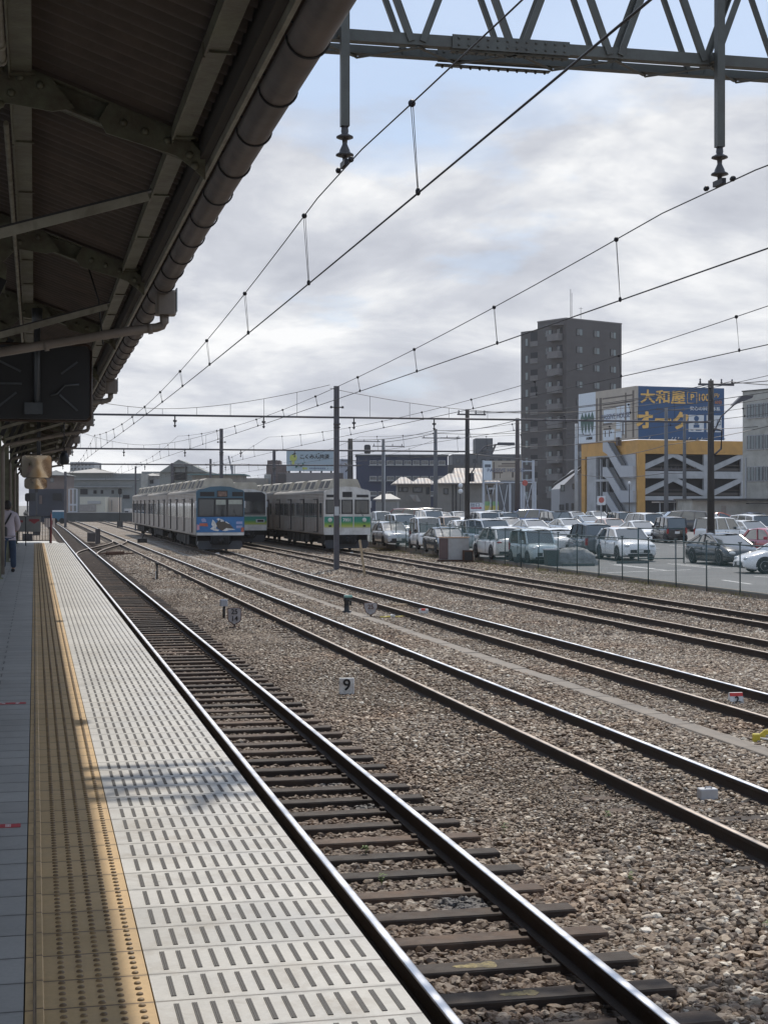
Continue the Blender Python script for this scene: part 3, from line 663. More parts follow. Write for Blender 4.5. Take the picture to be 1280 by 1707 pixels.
for y, o in ((YA-.0185, 0), (YB-.0185, -.02)):
    mb.box(xa+o, xb+o, y-.005, y+.005, ZB-.062, ZB+.062); mb.box(xa+o, xb+o, y+.03, y+.1, ZB-.078, ZB-.066)
    for q in range(12):
        for z in (-.03, .03): mb.lathe((xa+o+.06+q*.09, y-.005, ZB+z), [(.013,0),(.011,-.009),(.005,-.013)], 6, 'y')
        mb.lathe((xa+o+.06+q*.09, y+.06, ZB-.078), [(.014,0),(.012,-.016),(.006,-.022)], 6, 'z')
mb.build('splice_plate', ste, t, True)
# ------------------------------------------------------------------ insulator + overhead wires
cer = mat('grey brown insulator glaze', (.065,.06,.06), .3, var=.15, vs=8); wire = mat('dark weathered wire', (.025,.024,.028), .5, .4, var=.2, vs=2)
def insulator(x, y, ztop, zb, parent, name='insulator', s=1.0):
    mb = MB(); h = ztop-zb
    pr = [(.030,1),(.034,.86),(.030,.80),(.05,.76),(.074,.72),(.076,.68),(.05,.645),(.024,.62),(.022,.50),(.030,.44),(.046,.33),(.05,.27),(.078,.22),(.08,.18),(.05,.15),(.022,.12),(.018,.0)]
    mb.lathe((x,y,zb), [(r*s, q*h) for r, q in reversed(pr)], 14); return mb.build(name, cer, parent, True)
SUP = [-40.5, 13.45, 67.5, 108.5, 150, 200, 260]
def msgz(Y, lo=5.16, hi=5.86):
    for a, b in zip(SUP, SUP[1:]):
        if a <= Y <= b:
            u = (Y-a)/(b-a)*2-1; top = hi if b-a > 50 else lo+(hi-lo)*.8; return lo+(top-lo)*u*u
    return hi
WX = {1: 2.54, 2: 6.05, 3: 9.75, 4: 13.95, 5: 17.3}
for i in range(1, 6):
    ye = {1: 230, 2: 230, 3: 215, 4: 230, 5: 230}[i]; wx = lambda Y: WX[i]+(tcx(i, Y)-tcx(i, 20))*.9+.12*sin(Y*.05*1.16)
    t = thing('catenary', {1: 'overhead wires above the nearest track', 2: 'overhead wires above the second track from the platform', 3: 'overhead wires leading down to the blue fronted train', 4: 'overhead wires over the fourth track', 5: 'overhead wires over the outermost track'}[i]+', with hanging droppers', 'overhead wires', (WX[i], 13.45, 5), 0, 'overhead wires of the yard')
    ysm = [2+q*(ye-2)/110 for q in range(111)]
    hi = 5.74 if i < 4 else 5.8
    MB().tube([(wx(y), y, msgz(y, 5.17, hi)) for y in ysm], .006, 6).build('messenger_wire', wire, t, True)
    MB().tube([(wx(y)+.045, y, 4.99) for y in ysm], .0075, 6).build('contact_wire', wire, t, True)
    Y = {1: 6.0, 2: 6.5, 3: 6.7, 4: 7.5, 5: 8.2}[i]+.0; nd = 0
    while Y < min(ye, 160) and nd < 30:
        if min(abs(Y-s) for s in SUP) > 1.2:
            z = msgz(Y, 5.17, hi); mb = MB()
            if z-5.03 > .05:
                for o in (-.024, .024): mb.tube([(wx(Y)+o*.6, Y+o, z),(wx(Y)+.045+o*.3, Y+o*.7, 5.0)], .0032 if Y > 30 else .0028, 4)
                mb.ball((wx(Y), Y, z+.0), .028, 8, 6); mb.ball((wx(Y)+.045, Y, 5.0), .02, 6, 5, (1,1,1.5))
                mb.build('dropper', wire, t, True)
        Y += 4.6; nd += 1
    mb = MB()
    if i <= 3:
        for d in (-.28, .28): mb.ball((wx(13.1), 13.1+d, msgz(13.1+d, 5.17, hi)), .026, 8, 6, (1,1.6,1))
        mb.box(wx(13.1)-.02, wx(13.1)+.02, 13.0, 13.2, hi-.03, hi+.02); mb.build('clamp', wire, t, True)
for i in (1, 2, 3, 4, 5):
    x = WX[i]+.12*sin(13.45*.058)+(0.0)
    t = thing('wire_hanger', 'grey steel post and insulator hanging over the '+['', 'nearest', 'second', 'third', 'fourth', 'outermost'][i]+' track', 'insulator hanger', (x, 13.45, 6.3), 0, 'insulator hangers under the truss')
    mb = MB(); mb.box(x-.037, x+.037, 13.06, 13.134, 6.06, 8.2); mb.box(x-.05, x+.05, 13.135, 13.21, 6.86, 6.94); mb.box(x-.05, x+.05, 13.135, 13.21, 7.82, 7.9)
    mb.build('post', ste, t, True)
    insulator(x, 13.097, 6.06, 5.75, t)
# ------------------------------------------------------------------ far gantries: slim tubes on masts
stm = mat('purple grey mast steel', (.10,.10,.115), .55, .3, var=.2, vs=2, dirt=(.07,.055,.05), dirt_amt=.3); pole = mat('dark tarred pole', (.04,.036,.034), .75, var=.25, vs=3, bump=.2, bs=30)
LX = K(1183, 67.5)*CY*(1183-VX)
def gantry(Y, z, xa, xb, tracks, lab, r, span_top=None, sagw=None):
    t = thing('gantry_beam', lab, 'gantry beam', (xa, Y, z), 0, 'thin gantry beams over the yard')
    MB().tube([(xa, Y, z), (xb, Y, z)], r, 8).build('beam', stm, t, True)
    for i in tracks:
        x = WX[i]+(tcx(i, Y)-tcx(i, 20))*.9+.12*sin(Y*.058); mb = MB(); mb.mat(0)
        mb.tube([(x, Y, z), (x, Y, z-.22)], .03, 6); mb.tube([(x-.08, Y, z-.24), (x+.08, Y, z-.24)], .05, 6); mb.tube([(x, Y, z-.26),(x, Y, z-.42)], [.045,.02], 6); mb.tube([(x, Y, z-.42),(x, Y, z-.52)], [.07,.03], 6)
        mb.build('insulator', cer, t, True)
    if span_top:
        (a, za), (b, zb) = span_top; mb = MB(); zl = z+.28
        pts = [(a+(b-a)*q/20, Y, zl+(za+(zb-za)*q/20-zl)*abs(q/10-1)**1.8) for q in range(21)]
        mb.tube(pts, .012, 5)
        for q in range(2, 19, 2): mb.tube([pts[q], (pts[q][0], Y, z)], .009, 4)
        mb.build('span_wire', wire, t, True)
    return t
MX = 12.85
gantry(67.5, 6.65, atY(150, 690, 67.5).x, LX, (1,2,3,4,5), 'nearer thin gantry beam crossing the whole yard at mid sky', .045, ((-2.0, 8.6), (MX, 8.1)))
mb = MB(); pts = [(MX+(LX-MX)*q/20, 67.5, 6.95+(7.95-6.95)*abs(q/10-1)**1.8) for q in range(21)]; mb.tube(pts, .012, 5)
for q in range(2, 19, 2): mb.tube([pts[q], (pts[q][0], 67.5, 6.65)], .009, 4)
tag(mb.build('span_wire', wire), 'sagging span wire with short hangers right of the nearest mast', 'span wire')
gantry(108.5, 6.62, atY(118, 749, 108.5).x, atY(777, 752, 108.5).x, (1,2,3,4,5), 'second thin gantry beam, passing just above the train roofs', .06, ((2.0, 8.2), (MX, 8.0)))
gantry(150, 6.6, atY(100, 773, 150).x, atY(600, 776, 150).x, (1,2,3,4,5), 'third and farthest thin gantry beam behind the trains', .07)
def mast(x, Y, ztop, label, w_=.2, base=-.19, extra=True, name='overhead_line_mast'):
    t = thing(name, label, 'mast', (x, Y, base), 0, 'steel masts of the overhead line')
    mb = MB(); h = ztop-base
    mb.box(-w_/2, w_/2, -.07, -.055, 0, h); mb.box(-w_/2, w_/2, .055, .07, 0, h); mb.box(-.008, .008, -.0545, .0545, 0, h); mb.box(-w_/2+.0, -w_/2+.02, -.0545, .0545, 0, h); mb.box(w_/2-.02, w_/2, -.0545, .0545, 0, h)
    mb.box(-w_*.8, w_*.8, -.14, .14, -.02, .05); mb.build('mast_body', stm, t)
    if extra:
        mb = MB(); mb.tube([(-.28,-.1,h-.95),(.28,-.1,h-.95)], .03, 6); mb.lathe((-.26,-.1,h-.95), [(.05,-.05),(.06,0),(.03,.06)], 8); mb.lathe((.26,-.1,h-.95), [(.05,-.05),(.06,0),(.03,.06)], 8)
        mb.tube([(-w_*.65,-.08,h-1.7),(w_*.65,-.08,h-1.7)], .05, 6); mb.tube([(-w_*.65,-.08,h-1.85),(w_*.65,-.08,h-1.85)], .03, 6); mb.build('insulator_arm', cer, t)
    return t
m1 = mast(atY(559,700,67.5).x, 67.5, 8.05, 'tall grey steel mast between the trains, nearest of the masts', .23)
MB().box(-.1,.1,-.078,-.071,2.45,2.85).build('number_plate', mat('pale metal plate', (.5,.52,.53), .5), m1)
mast(MX, 108.5, 8.1, 'steel mast rising behind the roof of the blue fronted train, tallest of the three there', .24)
mast(atY(285,760,150).x, 150, 6.75, 'slim mast behind the middle carriage of the blue fronted train', .26, extra=False)
mast(atY(349,770,175).x, 175, 7.9, 'short dark mast top poking up behind the air conditioners of the blue fronted train', .24, extra=False)
mast(atY(455,760,150).x, 150, 8.0, 'purplish mast standing left of the insurance billboard', .3)
mast(atY(224,790,170).x, 170, 6.9, 'thin mast just left of the blue fronted train', .18, extra=False)
mast(atY(107,820,200).x, 200, 6.9, 'dark mast at the far left beyond the platform end', .34, extra=False)
# ------------------------------------------------------------------ trackside markers
cwh = mat('painted white concrete', (.80,.79,.76), .7, var=.08, vs=6, dirt=(.25,.22,.19), dirt_amt=.3, dirt_s=9); blk = mat('black lettering', (.012,.012,.014), .6, var=.05); steelr = mat('rusty iron', (.09,.045,.028), .8, .2, var=.35, vs=12)
GT = -.165
p = at(576, 1157, GT)
t = thing('number_marker', 'small white concrete marker block reading 9 between the first two tracks', 'track marker', p, -radians(8))
MB().bbox(-.118,.118,-.03,.05,-.06,.245,.012).build('block', cwh, t); text('9', .25, blk, t, (0,-.034,.135), bold=.004)
rim = mat('rust brown rim', (.13,.065,.05), .7, var=.2); gry = mat('weathered grey plate', (.42,.41,.42), .6, var=.1, vs=8, dirt=(.25,.2,.18), dirt_amt=.3, dirt_s=12)
def shield(px, py, wd, ht, label, top, bot, kind_):
    p = at(px, py, GT); t = thing('shield_marker', label, 'track marker', p, -radians(8), 'shield shaped track markers')
    if kind_ == 0: P_ = [(-.5,.97),(-.3,1),(.3,1),(.5,.97),(.5,.35),(.42,.2),(.0,.0),(-.42,.2),(-.5,.35)]
    else: P_ = [(-.5,.98),(-.3,1),(.3,1),(.5,.98),(.5,.6),(.3,.15),(.0,.0),(-.3,.15),(-.5,.6)]
    Q = [(a*wd, .05+b*ht) for a, b in P_]; c = (0, .05+ht*.55)
    MB().prism([(c[0]+(a-c[0])*.9, c[1]+(b-c[1])*.9) for a, b in Q], (1,0,0), (0,0,1), (0,1,0), (0,0,0), -.012, .001).build('plate', gry, t)
    MB().prism(Q, (1,0,0), (0,0,1), (0,1,0), (0,0,0), .002, .015).build('rim', rim, t)
    MB().box(-.02,.02,.016,.04,-.05,.3).box(-.13,.13,-.05,.06,-.02,.02).build('stake', steelr, t)
    if bot: text(top, ht*.4, blk, t, (0,-.0145,.05+ht*.76), bold=.002); text(bot, ht*.4, blk, t, (0,-.0145,.05+ht*.37), bold=.002)
    else: text(top, ht*.5, rim, t, (0,-.0145,.05+ht*.65), bold=.002)
shield(389, 1046, .33, .42, 'grey shield shaped marker reading 25 over 14 near the platform side track', '25', '14', 0)
shield(616, 1029, .36, .33, 'brown rimmed shield marker reading 25 beside the concrete trough', '25', None, 1)
dkp = mat('black stub post', (.02,.02,.02), .6, var=.2); lgr = mat('light grey cap', (.36,.37,.40), .5, var=.1)
t = thing('marker_post', 'short black post with a pale grey cap beside the shield 25 over 14', 'marker post', at(371, 1030, GT)); MB().tube([(0,0,-.05),(.01,0,.32)], .035, 8).build('post', dkp, t); MB().bbox(-.1,.1,-.06,.06,.30,.48,.03).build('cap', lgr, t)
t = thing('marker_post', 'slim black and white banded post near the far crossover', 'marker post', at(260, 966, GT)); MB().tube([(0,0,-.05),(0,0,.55)], .035, 8).ball((0,0,.6), .07).build('post', dkp, t); MB().box(-.075,-.04,-.04,.0,.0,.32).build('white_band', cwh, t)
t = thing('point_indicator', 'stubby dark switch stand with greenish top beside the concrete trough', 'switch stand', at(576, 1022, GT))
MB().lathe((0,0,0), [(.13,0),(.13,.04),(.07,.07),(.065,.3),(.09,.33),(.08,.42)], 12).build('stand', dkp, t); MB().bbox(-.07,.15,-.08,.08,.421,.48,.02).build('top_lamp', mat('green glass cap', (.22,.42,.36), .3, var=.1), t)
MB().box(.08,.13,-.04,.04,.2,.33).build('handle', dkp, t)
p = at(1225, 1173, GT)
t = thing('number_marker', 'little white tent shaped marker with red top reading 2 between rails', 'track marker', (p.x, p.y, GT+.0), radians(-6))
pr = [(-.0,0),(.16,0),(.10,.16),(.06,.16)]
MB().prism([(a-.06, b) for a, b in pr], (0,1,0), (0,0,1), (1,0,0), (0,0,0), -.10, .10).build('block', cwh, t)
sd = Vector((0,.06,.16)).normalized()
MB().beam(Vector((-.099,-.010,.133)), Vector((.099,-.010,.133)), .008, .052, up=sd).build('red_band', mat('red paint', (.62,.05,.04), .5), t)
text('2', .125, blk, t, Vector((0,-.046,.06))+Vector((0,-.006,0)), up=sd, bold=.004)
t = thing('small_box', 'small plain silver grey box on the sleepers of the second track', 'track box', at(1178, 1336, GT), -radians(6)); MB().bbox(-.09,.09,-.05,.07,-.02,.125,.008).build('box_body', mat('silver grey paint', (.46,.47,.49), .45, .2, var=.1, vs=8), t)
MB().tube([(-.03,.0,.125),(-.02,.0,.14),(.03,.0,.14),(.04,.0,.125)], .008, 6).build('handle', lgr, t)
yl = mat('yellow enamel', (.62,.50,.05), .45, var=.12, vs=6, dirt=(.3,.22,.05), dirt_amt=.25, dirt_s=10); wrod = mat('white painted rod', (.75,.75,.72), .4)
p = at(1262, 1240, GT)
t = thing('track_clamp', 'yellow metal clamp with white rods lying beside the concrete trough', 'track clamp', p, radians(-20))
MB().bbox(-.07,.02,-.05,.05,0,.12,.01).prism([(0,.0),(.0,.10),(.06,.15),(.15,.15),(.15,.10),(.09,.10),(.05,.05),(.05,0)], (1,0,0), (0,0,1), (0,1,0), (.03,.06,.01), 0, .05).bbox(-.16,-.075,-.03,.0,.0,.02,.005).build('clamp_body', yl, t)
MB().tube([(.0,-.02,.07),(.45,-.12,.03)], .013, 8).tube([(.1,.07,.09),(.55,-.0,.04)], .013, 8).build('rod', wrod, t)
t = thing('yellow_pipe', 'short yellow pipes with a white fitting beside the shield 25', 'pipe scrap', at(652, 1031, GT), .2); MB().tube([(-.35,0,.03),(-.05,0,.04)], .03, 8).tube([(.05,.03,.03),(.4,.0,.03)], .028, 8).build('pipe', yl, t); MB().bbox(-.06,.06,-.04,.04,0,.09,.01).tube([(0,-.15,.08),(0,.1,.08)], .02, 6).build('fitting', wrod, t)
t = thing('number_marker', 'small whitish marker block with red top inside the third track', 'track marker', at(704, 1024, GT), -.3); MB().bbox(-.13,.13,-.06,.06,-.02,.14,.02).build('block', cwh, t); MB().box(-.06,.05,-.063,.063,.10,.145).build('red_band', MATS['red paint'], t)
stk = mat('bare wooden stake', (.42,.32,.20), .75, var=.2, vs=6)
p = at(607, 961, GT); q = atY(598, 900, p.y)
t = thing('wooden_stake', 'pale wooden stake leaning in front of the green striped train', 'stake', p); MB().beam((0,0,-.1), (q.x-p.x, .05, q.z-p.z), .09, .07, up=(0,1,0)).build('stake_timber', stk, t)
t = thing('wooden_plank', 'flat pale timber offcut lying inside the third track', 'plank', at(668, 1011, GT), .15); MB().bbox(-.28,.28,-.07,.07,.01,.07,.01).build('plank_timber', stk, t)
for (px, py, s, lab) in ((103+258,925,.12,'white chock block under the front of the blue train'),(584,924,.12,'white chock block under the front of the green striped train'),(662,937,.1,'white flake of litter on the outer track near the stake'),(527,931,.11,'pale litter scrap between the fourth track rails')):
    t = thing('chock' if 'chock' in lab else 'litter', lab, 'chock' if 'chock' in lab else 'litter', at(px, py, GT)); MB().prism([(-s,0),(s,0),(s*.6,s*1.1),(-s,s*.9)], (1,0,0), (0,0,1), (0,1,0), (0,0,.0), -.08, .08).build('chock_body' if 'chock' in lab else 'scrap', cwh, t)
# rusty machine parts lying by the crossover
t = thing('point_machine', 'low dark rusty point machine lying just beyond the crossover', 'point machine', at(190, 925.5, GT), .3)
MB().bbox(-.5,.5,-.25,.25,0,.22,.05).bbox(.5,1.1,-.1,.1,0,.12,.03).tube([(-1.2,.0,.1),(-.5,.0,.1)], .04, 6).build('machine_body', steelr, t)
# relay box group behind
for (px, py, w_, h_, lab) in ((150,903,.6,.7,'dark cabinet at the left of the distant crossover'), (161,906,.35,1.1,'thin dark signal box beside the distant crossover cabinet')):
    t = thing('relay_cabinet', lab, 'relay cabinet', at(px, py, GT)); MB().bbox(-w_/2,w_/2,-.3,.3,0,h_,.04).build('cabinet_body', mat('dull dark brown steel', (.07,.06,.06), .6), t)
# ------------------------------------------------------------------ trains
sside = mat('stainless ribbed train side', (.27,.25,.23), .5, .15, var=.12, vs=1.2, dirt=(.17,.13,.10), dirt_amt=.4, dirt_s=.8); corr(sside, 2, 11, .35, .02)
roofg = mat('weathered train roof', (.24,.225,.205), .7, var=.15, vs=.8, dirt=(.15,.13,.11), dirt_amt=.35, dirt_s=1.5)
acm = mat('air conditioner cream', (.50,.46,.38), .6, var=.1, vs=1.5, dirt=(.28,.23,.17), dirt_amt=.3); acd = mat('air conditioner grille', (.035,.035,.036), .7); gap = mat('black fill and recess shade', (.02,.02,.022), .5)
tgl = mat('train window glass', (.035,.04,.042), .06, var=.3, vs=.7, spec=.9); under = mat('underframe black', (.011,.0105,.0105), .85, var=.3, vs=3); sk = mat('dark grey skirt', (.038,.042,.050), .55, var=.15, vs=3)
blind = mat('pale roller blind', (.36,.38,.33), .7, var=.15, vs=6); wl = mat('off white train front', (.66,.65,.62), .45, var=.08, vs=2, dirt=(.3,.27,.23), dirt_amt=.25)
teal = mat('blue teal train front', (.06,.125,.175), .4, var=.1, vs=2); blueart = mat('bright blue train panel', (.03,.15,.36), .4, var=.15, vs=3); brn = mat('dark brown print', (.085,.07,.055), .5); pnk = mat('pink print', (.55,.30,.36), .5, var=.2, vs=8); orr = mat('orange red print', (.45,.12,.07), .5, var=.2, vs=8); lav = mat('lavender print', (.30,.33,.52), .5, var=.2, vs=12)
def band_mat(name, zt, zm, zb):
    m = bpy.data.materials.new(name); m.use_nodes = True; nt = m.node_tree; b = nt.nodes['Principled BSDF']; tc = N(nt, 'ShaderNodeTexCoord'); sp = N(nt, 'ShaderNodeSeparateXYZ'); L(nt, tc.outputs['Object'], sp.inputs[0])
    f = M2(nt, 'DIVIDE', M2(nt, 'SUBTRACT', zt, sp.outputs[2]), zt-zb)
    L(nt, ramp(nt, f, [(0, (.02,.21,.16)), (.42, (.03,.25,.17)), (.62, (.16,.33,.06)), (.85, (.42,.46,.08)), (1.0, (.5,.49,.40))]), b.inputs['Base Color']); b.inputs['Roughness'].default_value = .4; return m
W = 1.40
def side_prof(z0=.95, zs=3.42, zt=3.80):   # half section of the body shell
    R_ = []
    for q in range(7): a = pi/2*q/6; R_.append((W-.34+.34*cos(a), zs+.20*sin(a)))
    return [(W-.03, z0), (W, z0+.12), (W, 2.0), (W-.01, zs)]+R_[1:]+[(W*.4, zt-.03), (0, zt)]
def shell(L_, y0):
    P_ = side_prof(); ring = P_+[(-x, z) for x, z in reversed(P_[:-1])]; n = len(ring); mb = MB()
    for y in (y0, y0+L_):
        for x, z in ring: mb.v.append((x, y, z))
    for j in range(n-1):
        z = (ring[j][1]+ring[j+1][1])/2; mb.f.append((j, n+j, n+j+1, j+1)); mb.m.append(1 if z > 3.43 else 0); mb.sm.append(z > 3.43)
    mb.f.append(tuple(range(n))); mb.m.append(0); mb.sm.append(False); mb.f.append(tuple(reversed(range(n, 2*n)))); mb.m.append(0); mb.sm.append(False)
    mb.f.append((0, n-1, 2*n-1, n)); mb.m.append(0); mb.sm.append(False)
    return mb, ring
def carriage(train, y0, L_, style, first):
    mb, ring = shell(L_, y0); 
    for s in (-1, 1): mb.mat(0).box(s*W-.012 if s > 0 else s*W-.018, s*W+.018 if s > 0 else s*W+.012, y0, y0+L_, 3.36, 3.42); mb.box(s*W-.01 if s > 0 else s*W-.02, s*W+.02 if s > 0 else s*W+.01, y0, y0+L_, 1.0, 1.06)
    car = mb.build('carriage', [sside, roofg], train)
    doors = [y0+2.6+q*4.9 for q in range(4)]
    for s in (-1, 1):
        for d in doors:
            m = MB(); x = s*(W+.003); xi = s*(W+.055)
            m.mat(0).box(min(x,xi), max(x,xi), d-.68, d+.68, 1.08, 3.1); m.mat(1)  # raised dark slab paints in the shade of a recessed doorway
            for q in (-1, 1): m.box(min(xi, xi+s*.012), max(xi, xi+s*.012), d+q*.32-.29, d+q*.32+.29, 1.12, 3.02)
            m.mat(2)
            for q in (-1, 1): m.box(min(xi+s*.012, xi+s*.02), max(xi+s*.012, xi+s*.02), d+q*.32-.2, d+q*.32+.2, 1.98, 2.8)
            m.build('door', [gap, sside, tgl], car)
        for a, b in zip(doors, doors[1:]):
            for (c, wd) in (((a+b)/2-.82, .7), ((a+b)/2+.82, .7)):
                m = MB(); x = s*(W+.004); xi = s*(W+.02); m.mat(0).box(min(x,xi), max(x,xi), c-wd-.06, c+wd+.06, 1.92, 2.88); xj = s*(W+.024)
                m.mat(1).box(min(xi,xj), max(xi,xj), c-wd, c-.03, 1.98, 2.82); m.box(min(xi,xj), max(xi,xj), c+.03, c+wd, 1.98, 2.82); m.build('window', [mat('window frame metal', (.33,.31,.29), .4, .6), tgl], car)
        m = MB(); x = s*(W+.004); xi = s*(W+.016)
        for c in (y0+1.0, y0+L_-1.2): m.box(min(x,xi), max(x,xi), c-.35, c+.35, 1.98, 2.82)
        m.build('end_window', tgl, car)
    n = 4 if style != 'old' else 4
    for q in range(4):
        c = y0+2.4+q*4.95; m = MB(); Lh = 1.75
        P_ = [(-1.02,3.66),(-.78,4.23),(-.66,4.28),(.66,4.28),(.78,4.23),(1.02,3.66)]
        m.mat(0).prism(P_, (1,0,0), (0,0,1), (0,1,0), (0,0,0), c-Lh, c+Lh)
        for s in (-1, 1):
            for e in (-.9, .9): m.mat(1).add([(s*1.0+s*.008,c+e-.68,3.73),(s*1.0+s*.008,c+e+.68,3.73),(s*.815+s*.008,c+e+.68,4.17),(s*.815+s*.008,c+e-.68,4.17)], [(0,1,2,3) if s > 0 else (3,2,1,0)])
        m.build('air_conditioner', [acm, acd], car)
    for yb in (y0+3.2, y0+L_-3.2):
        m = MB()
        for s in (-1, 1): m.box(s*.85-.08, s*.85+.08, yb-1.5, yb+1.5, .35, .62)
        m.box(-.9, .9, yb-.5, yb+.5, .4, .8)
        for dy in (-1.05, 1.05):
            for s in (-1, 1): m.lathe((s*.6, yb+dy, .43), [(.43,-.06),(.43,.06)], 16, 'x', False)
            m.tube([(-.7,yb+dy,.43),(.7,yb+dy,.43)], .07, 6)
        m.build('bogie', under, car)
    m = MB(); yy = y0+6.0; m.box(-1.1, 1.1, y0+.3, y0+L_-.3, .80, .94)
    while yy < y0+L_-6: ln = random.uniform(.8, 1.8); zb = random.uniform(.25, .45); m.bbox(-1.22, 1.22, yy, yy+ln, zb, .86, .03); yy += ln+random.uniform(.2, .6)
    m.build('underfloor_equipment', under, car)
    return car
def train(loc, label, style, ncar, rz=0.0):
    t = thing('commuter_train', label, 'train', loc, rz, 'commuter trains stabled in the yard'); Lc = 19.6
    cars = [carriage(t, .12+q*20.0, Lc, style, q == 0) for q in range(ncar)]; fc = cars[0]
    for q in range(ncar-1): MB().box(-.9,.9,.12+q*20+Lc,.12+(q+1)*20,1.1,3.3).build('gangway', gap, t)
    P_ = side_prof(); ring = P_+[(-x, z) for x, z in reversed(P_[:-1])]
    face = {'blue': teal, 'old': wl, 'new': wl}[style]
    MB().prism([(x*1.004, z+(.01 if z > 3 else 0)) for x, z in ring], (1,0,0), (0,0,1), (0,-1,0), (0,.12,0), 0, .14).build('front_panel', face, fc)
    y = -.02
    wins = [(-1.24,-.38),(-.28,.33),(.45,1.27)]
    if style == 'blue':
        MB().box(-1.30,1.33,y-.012,y-.001,2.03,3.12).build('windscreen_surround', gap, fc)
        for (a, b), bl in zip(wins, (0, .28, .26)):
            MB().box(a,b,y-.022,y-.0125,2.10,3.04).build('windscreen', tgl, fc)
            if bl: MB().box(a+.02,b-.02,y-.028,y-.0225,3.02-bl,3.02).build('blind', blind, fc)
        MB().box(-1.18,-.35,y-.015,y-.001,3.22,3.48).build('head_display', gap, fc); MB().box(.68,1.32,y-.015,y-.001,3.22,3.48).build('head_display', gap, fc)
        f = MB().box(-.20,.42,y-.015,y-.001,3.18,3.55).build('destination_display', gap, fc); MB().box(-.15,.37,y-.02,y-.0155,3.22,3.5).build('display_face', mat('faded destination blind', (.20,.13,.10), .5, var=.4, vs=9), f)
        ap = MB().box(-1.36,1.36,y-.008,y-.001,1.14,2.03).build('lower_panel', blueart, fc)
        # plain cut out shapes in white and brown on the blue panel
        def art(pts, m, d): MB().prism(pts, (1,0,0), (0,0,1), (0,-1,0), (0,y-.008,0), d, d+.004).build('print_patch', m, ap)
        art([(-.10,1.85),(.20,1.78),(.55,1.60),(.78,1.35),(.50,1.28),(.05,1.24),(-.15,1.35),(-.28,1.60)], brn, .001)
        art([(-.45,1.88),(-.30,1.72),(-.20,1.50),(-.28,1.36),(-.08,1.28),(-.12,1.20),(-.32,1.22),(-.52,1.30),(-.60,1.34),(-.44,1.46),(-.52,1.60)], cwh, .006)
        art([(-.22,1.90),(-.10,1.97),(-.02,1.90),(-.10,1.80)], cwh, .006); art([(.0,1.92),(.18,1.84),(.22,1.76),(.02,1.74)], cwh, .006); art([(.10,1.22),(.35,1.38),(.72,1.34),(.88,1.28),(.5,1.26),(.3,1.20)], cwh, .006); art([(.3,1.78),(.55,1.62),(.48,1.62),(.3,1.70)], cwh, .006)
        art([(-1.12,1.9),(-.95,1.96),(-.85,1.88),(-.82,1.74),(-1.05,1.72)], lav, .004); art([(-1.2,1.66),(-.75,1.66),(-.72,1.48),(-1.2,1.5)], orr, .004)
        for zz_ in (1.76, 1.52): art([(.92,zz_),(1.28,zz_),(1.28,zz_-.15),(.92,zz_-.15)], lav, .004)
        art([(-1.36,1.6),(-1.22,1.56),(-1.2,1.3),(-1.36,1.25)], pnk, .004); art([(1.2,1.42),(1.36,1.42),(1.36,1.15),(1.2,1.15)], orr, .004)
        MB().box(-1.37,1.37,y-.03,y-.001,.96,1.12).build('bumper_strip', wl, fc)
    elif style == 'old':
        for (a, b) in ((-1.27,-.48),(-.33,.27),(.48,1.27)):
            f = MB().box(a-.04,b+.04,y-.014,y-.001,2.18,3.04).build('windscreen_frame', gap, fc); MB().box(a+.03,b-.03,y-.022,y-.0145,2.25,2.98).build('windscreen', tgl, f)
        for a, b, z0, z1 in ((-1.27,-.55,3.17,3.33),(-.30,.28,3.18,3.50),(.55,1.27,3.17,3.33)): MB().box(a,b,y-.014,y-.001,z0,z1).build('destination_display', gap, fc)
        bd = MB().box(-1.39,1.39,y-.008,y-.001,1.35,2.03).build('colour_band', band_mat('green to yellow band', 2.03, 1.6, 1.35), fc)
        text('7801', .26, cwh, bd, (-.02,y-.011,1.82), bold=.006, ext=.002)
        for a in (-.42, .36): MB().box(a-.025,a+.025,y-.04,y-.001,1.0,3.1).build('door_rail', wl, fc)
        for a in (-1.05, 1.02):
            hl = MB(); hl.lathe((a,y-.001,1.83), [(.13,0),(.13,-.05),(.10,-.07)], 14, 'y'); hl.build('headlight', mat('headlight glass', (.6,.64,.58), .15), fc); MB().box(a-.08,a+.08,y-.03,y-.001,1.42,1.52).build('tail_light', gap, fc)
        MB().box(-1.40,1.40,y-.02,y-.001,.95,1.05).build('bumper_strip', wl, fc)
    else:
        MB().prism([(-1.3,2.10),(1.3,2.10),(1.3,3.42),(1.05,3.60),(-1.05,3.60),(-1.3,3.42)], (1,0,0), (0,0,1), (0,-1,0), (0,y,0), .001, .015).build('black_mask', gap, fc)
        MB().box(-1.2,1.2,y-.024,y-.0155,2.18,2.98).build('windscreen', tgl, fc); MB().box(-1.3,1.3,y-.02,y-.001,1.98,2.095).build('trim_strip', roofg, fc)
        MB().box(-1.39,1.39,y-.008,y-.001,1.32,1.92).build('colour_band', band_mat('green to yellow band low', 1.92, 1.6, 1.32), fc)
        for a in (-.95, .95): f = MB().box(a-.30,a+.30,y-.02,y-.0085,1.5,1.72).build('light_cluster', MATS['silver grey paint'], fc); MB().box(a-.2,a+.22,y-.025,y-.0205,1.54,1.68).build('headlight', gap, f)
        MB().box(-1.40,1.40,y-.02,y-.001,.95,1.08).build('bumper_strip', wl, fc)
    # skirt, coupler
    m = MB(); m.prism([(-1.25,.62),(-1.32,.40),(-1.18,.14),(1.18,.14),(1.32,.40),(1.25,.62)], (1,0,0), (0,0,1), (0,-1,0), (0,.5,0), 0, .38); m.build('skirt', sk, fc)
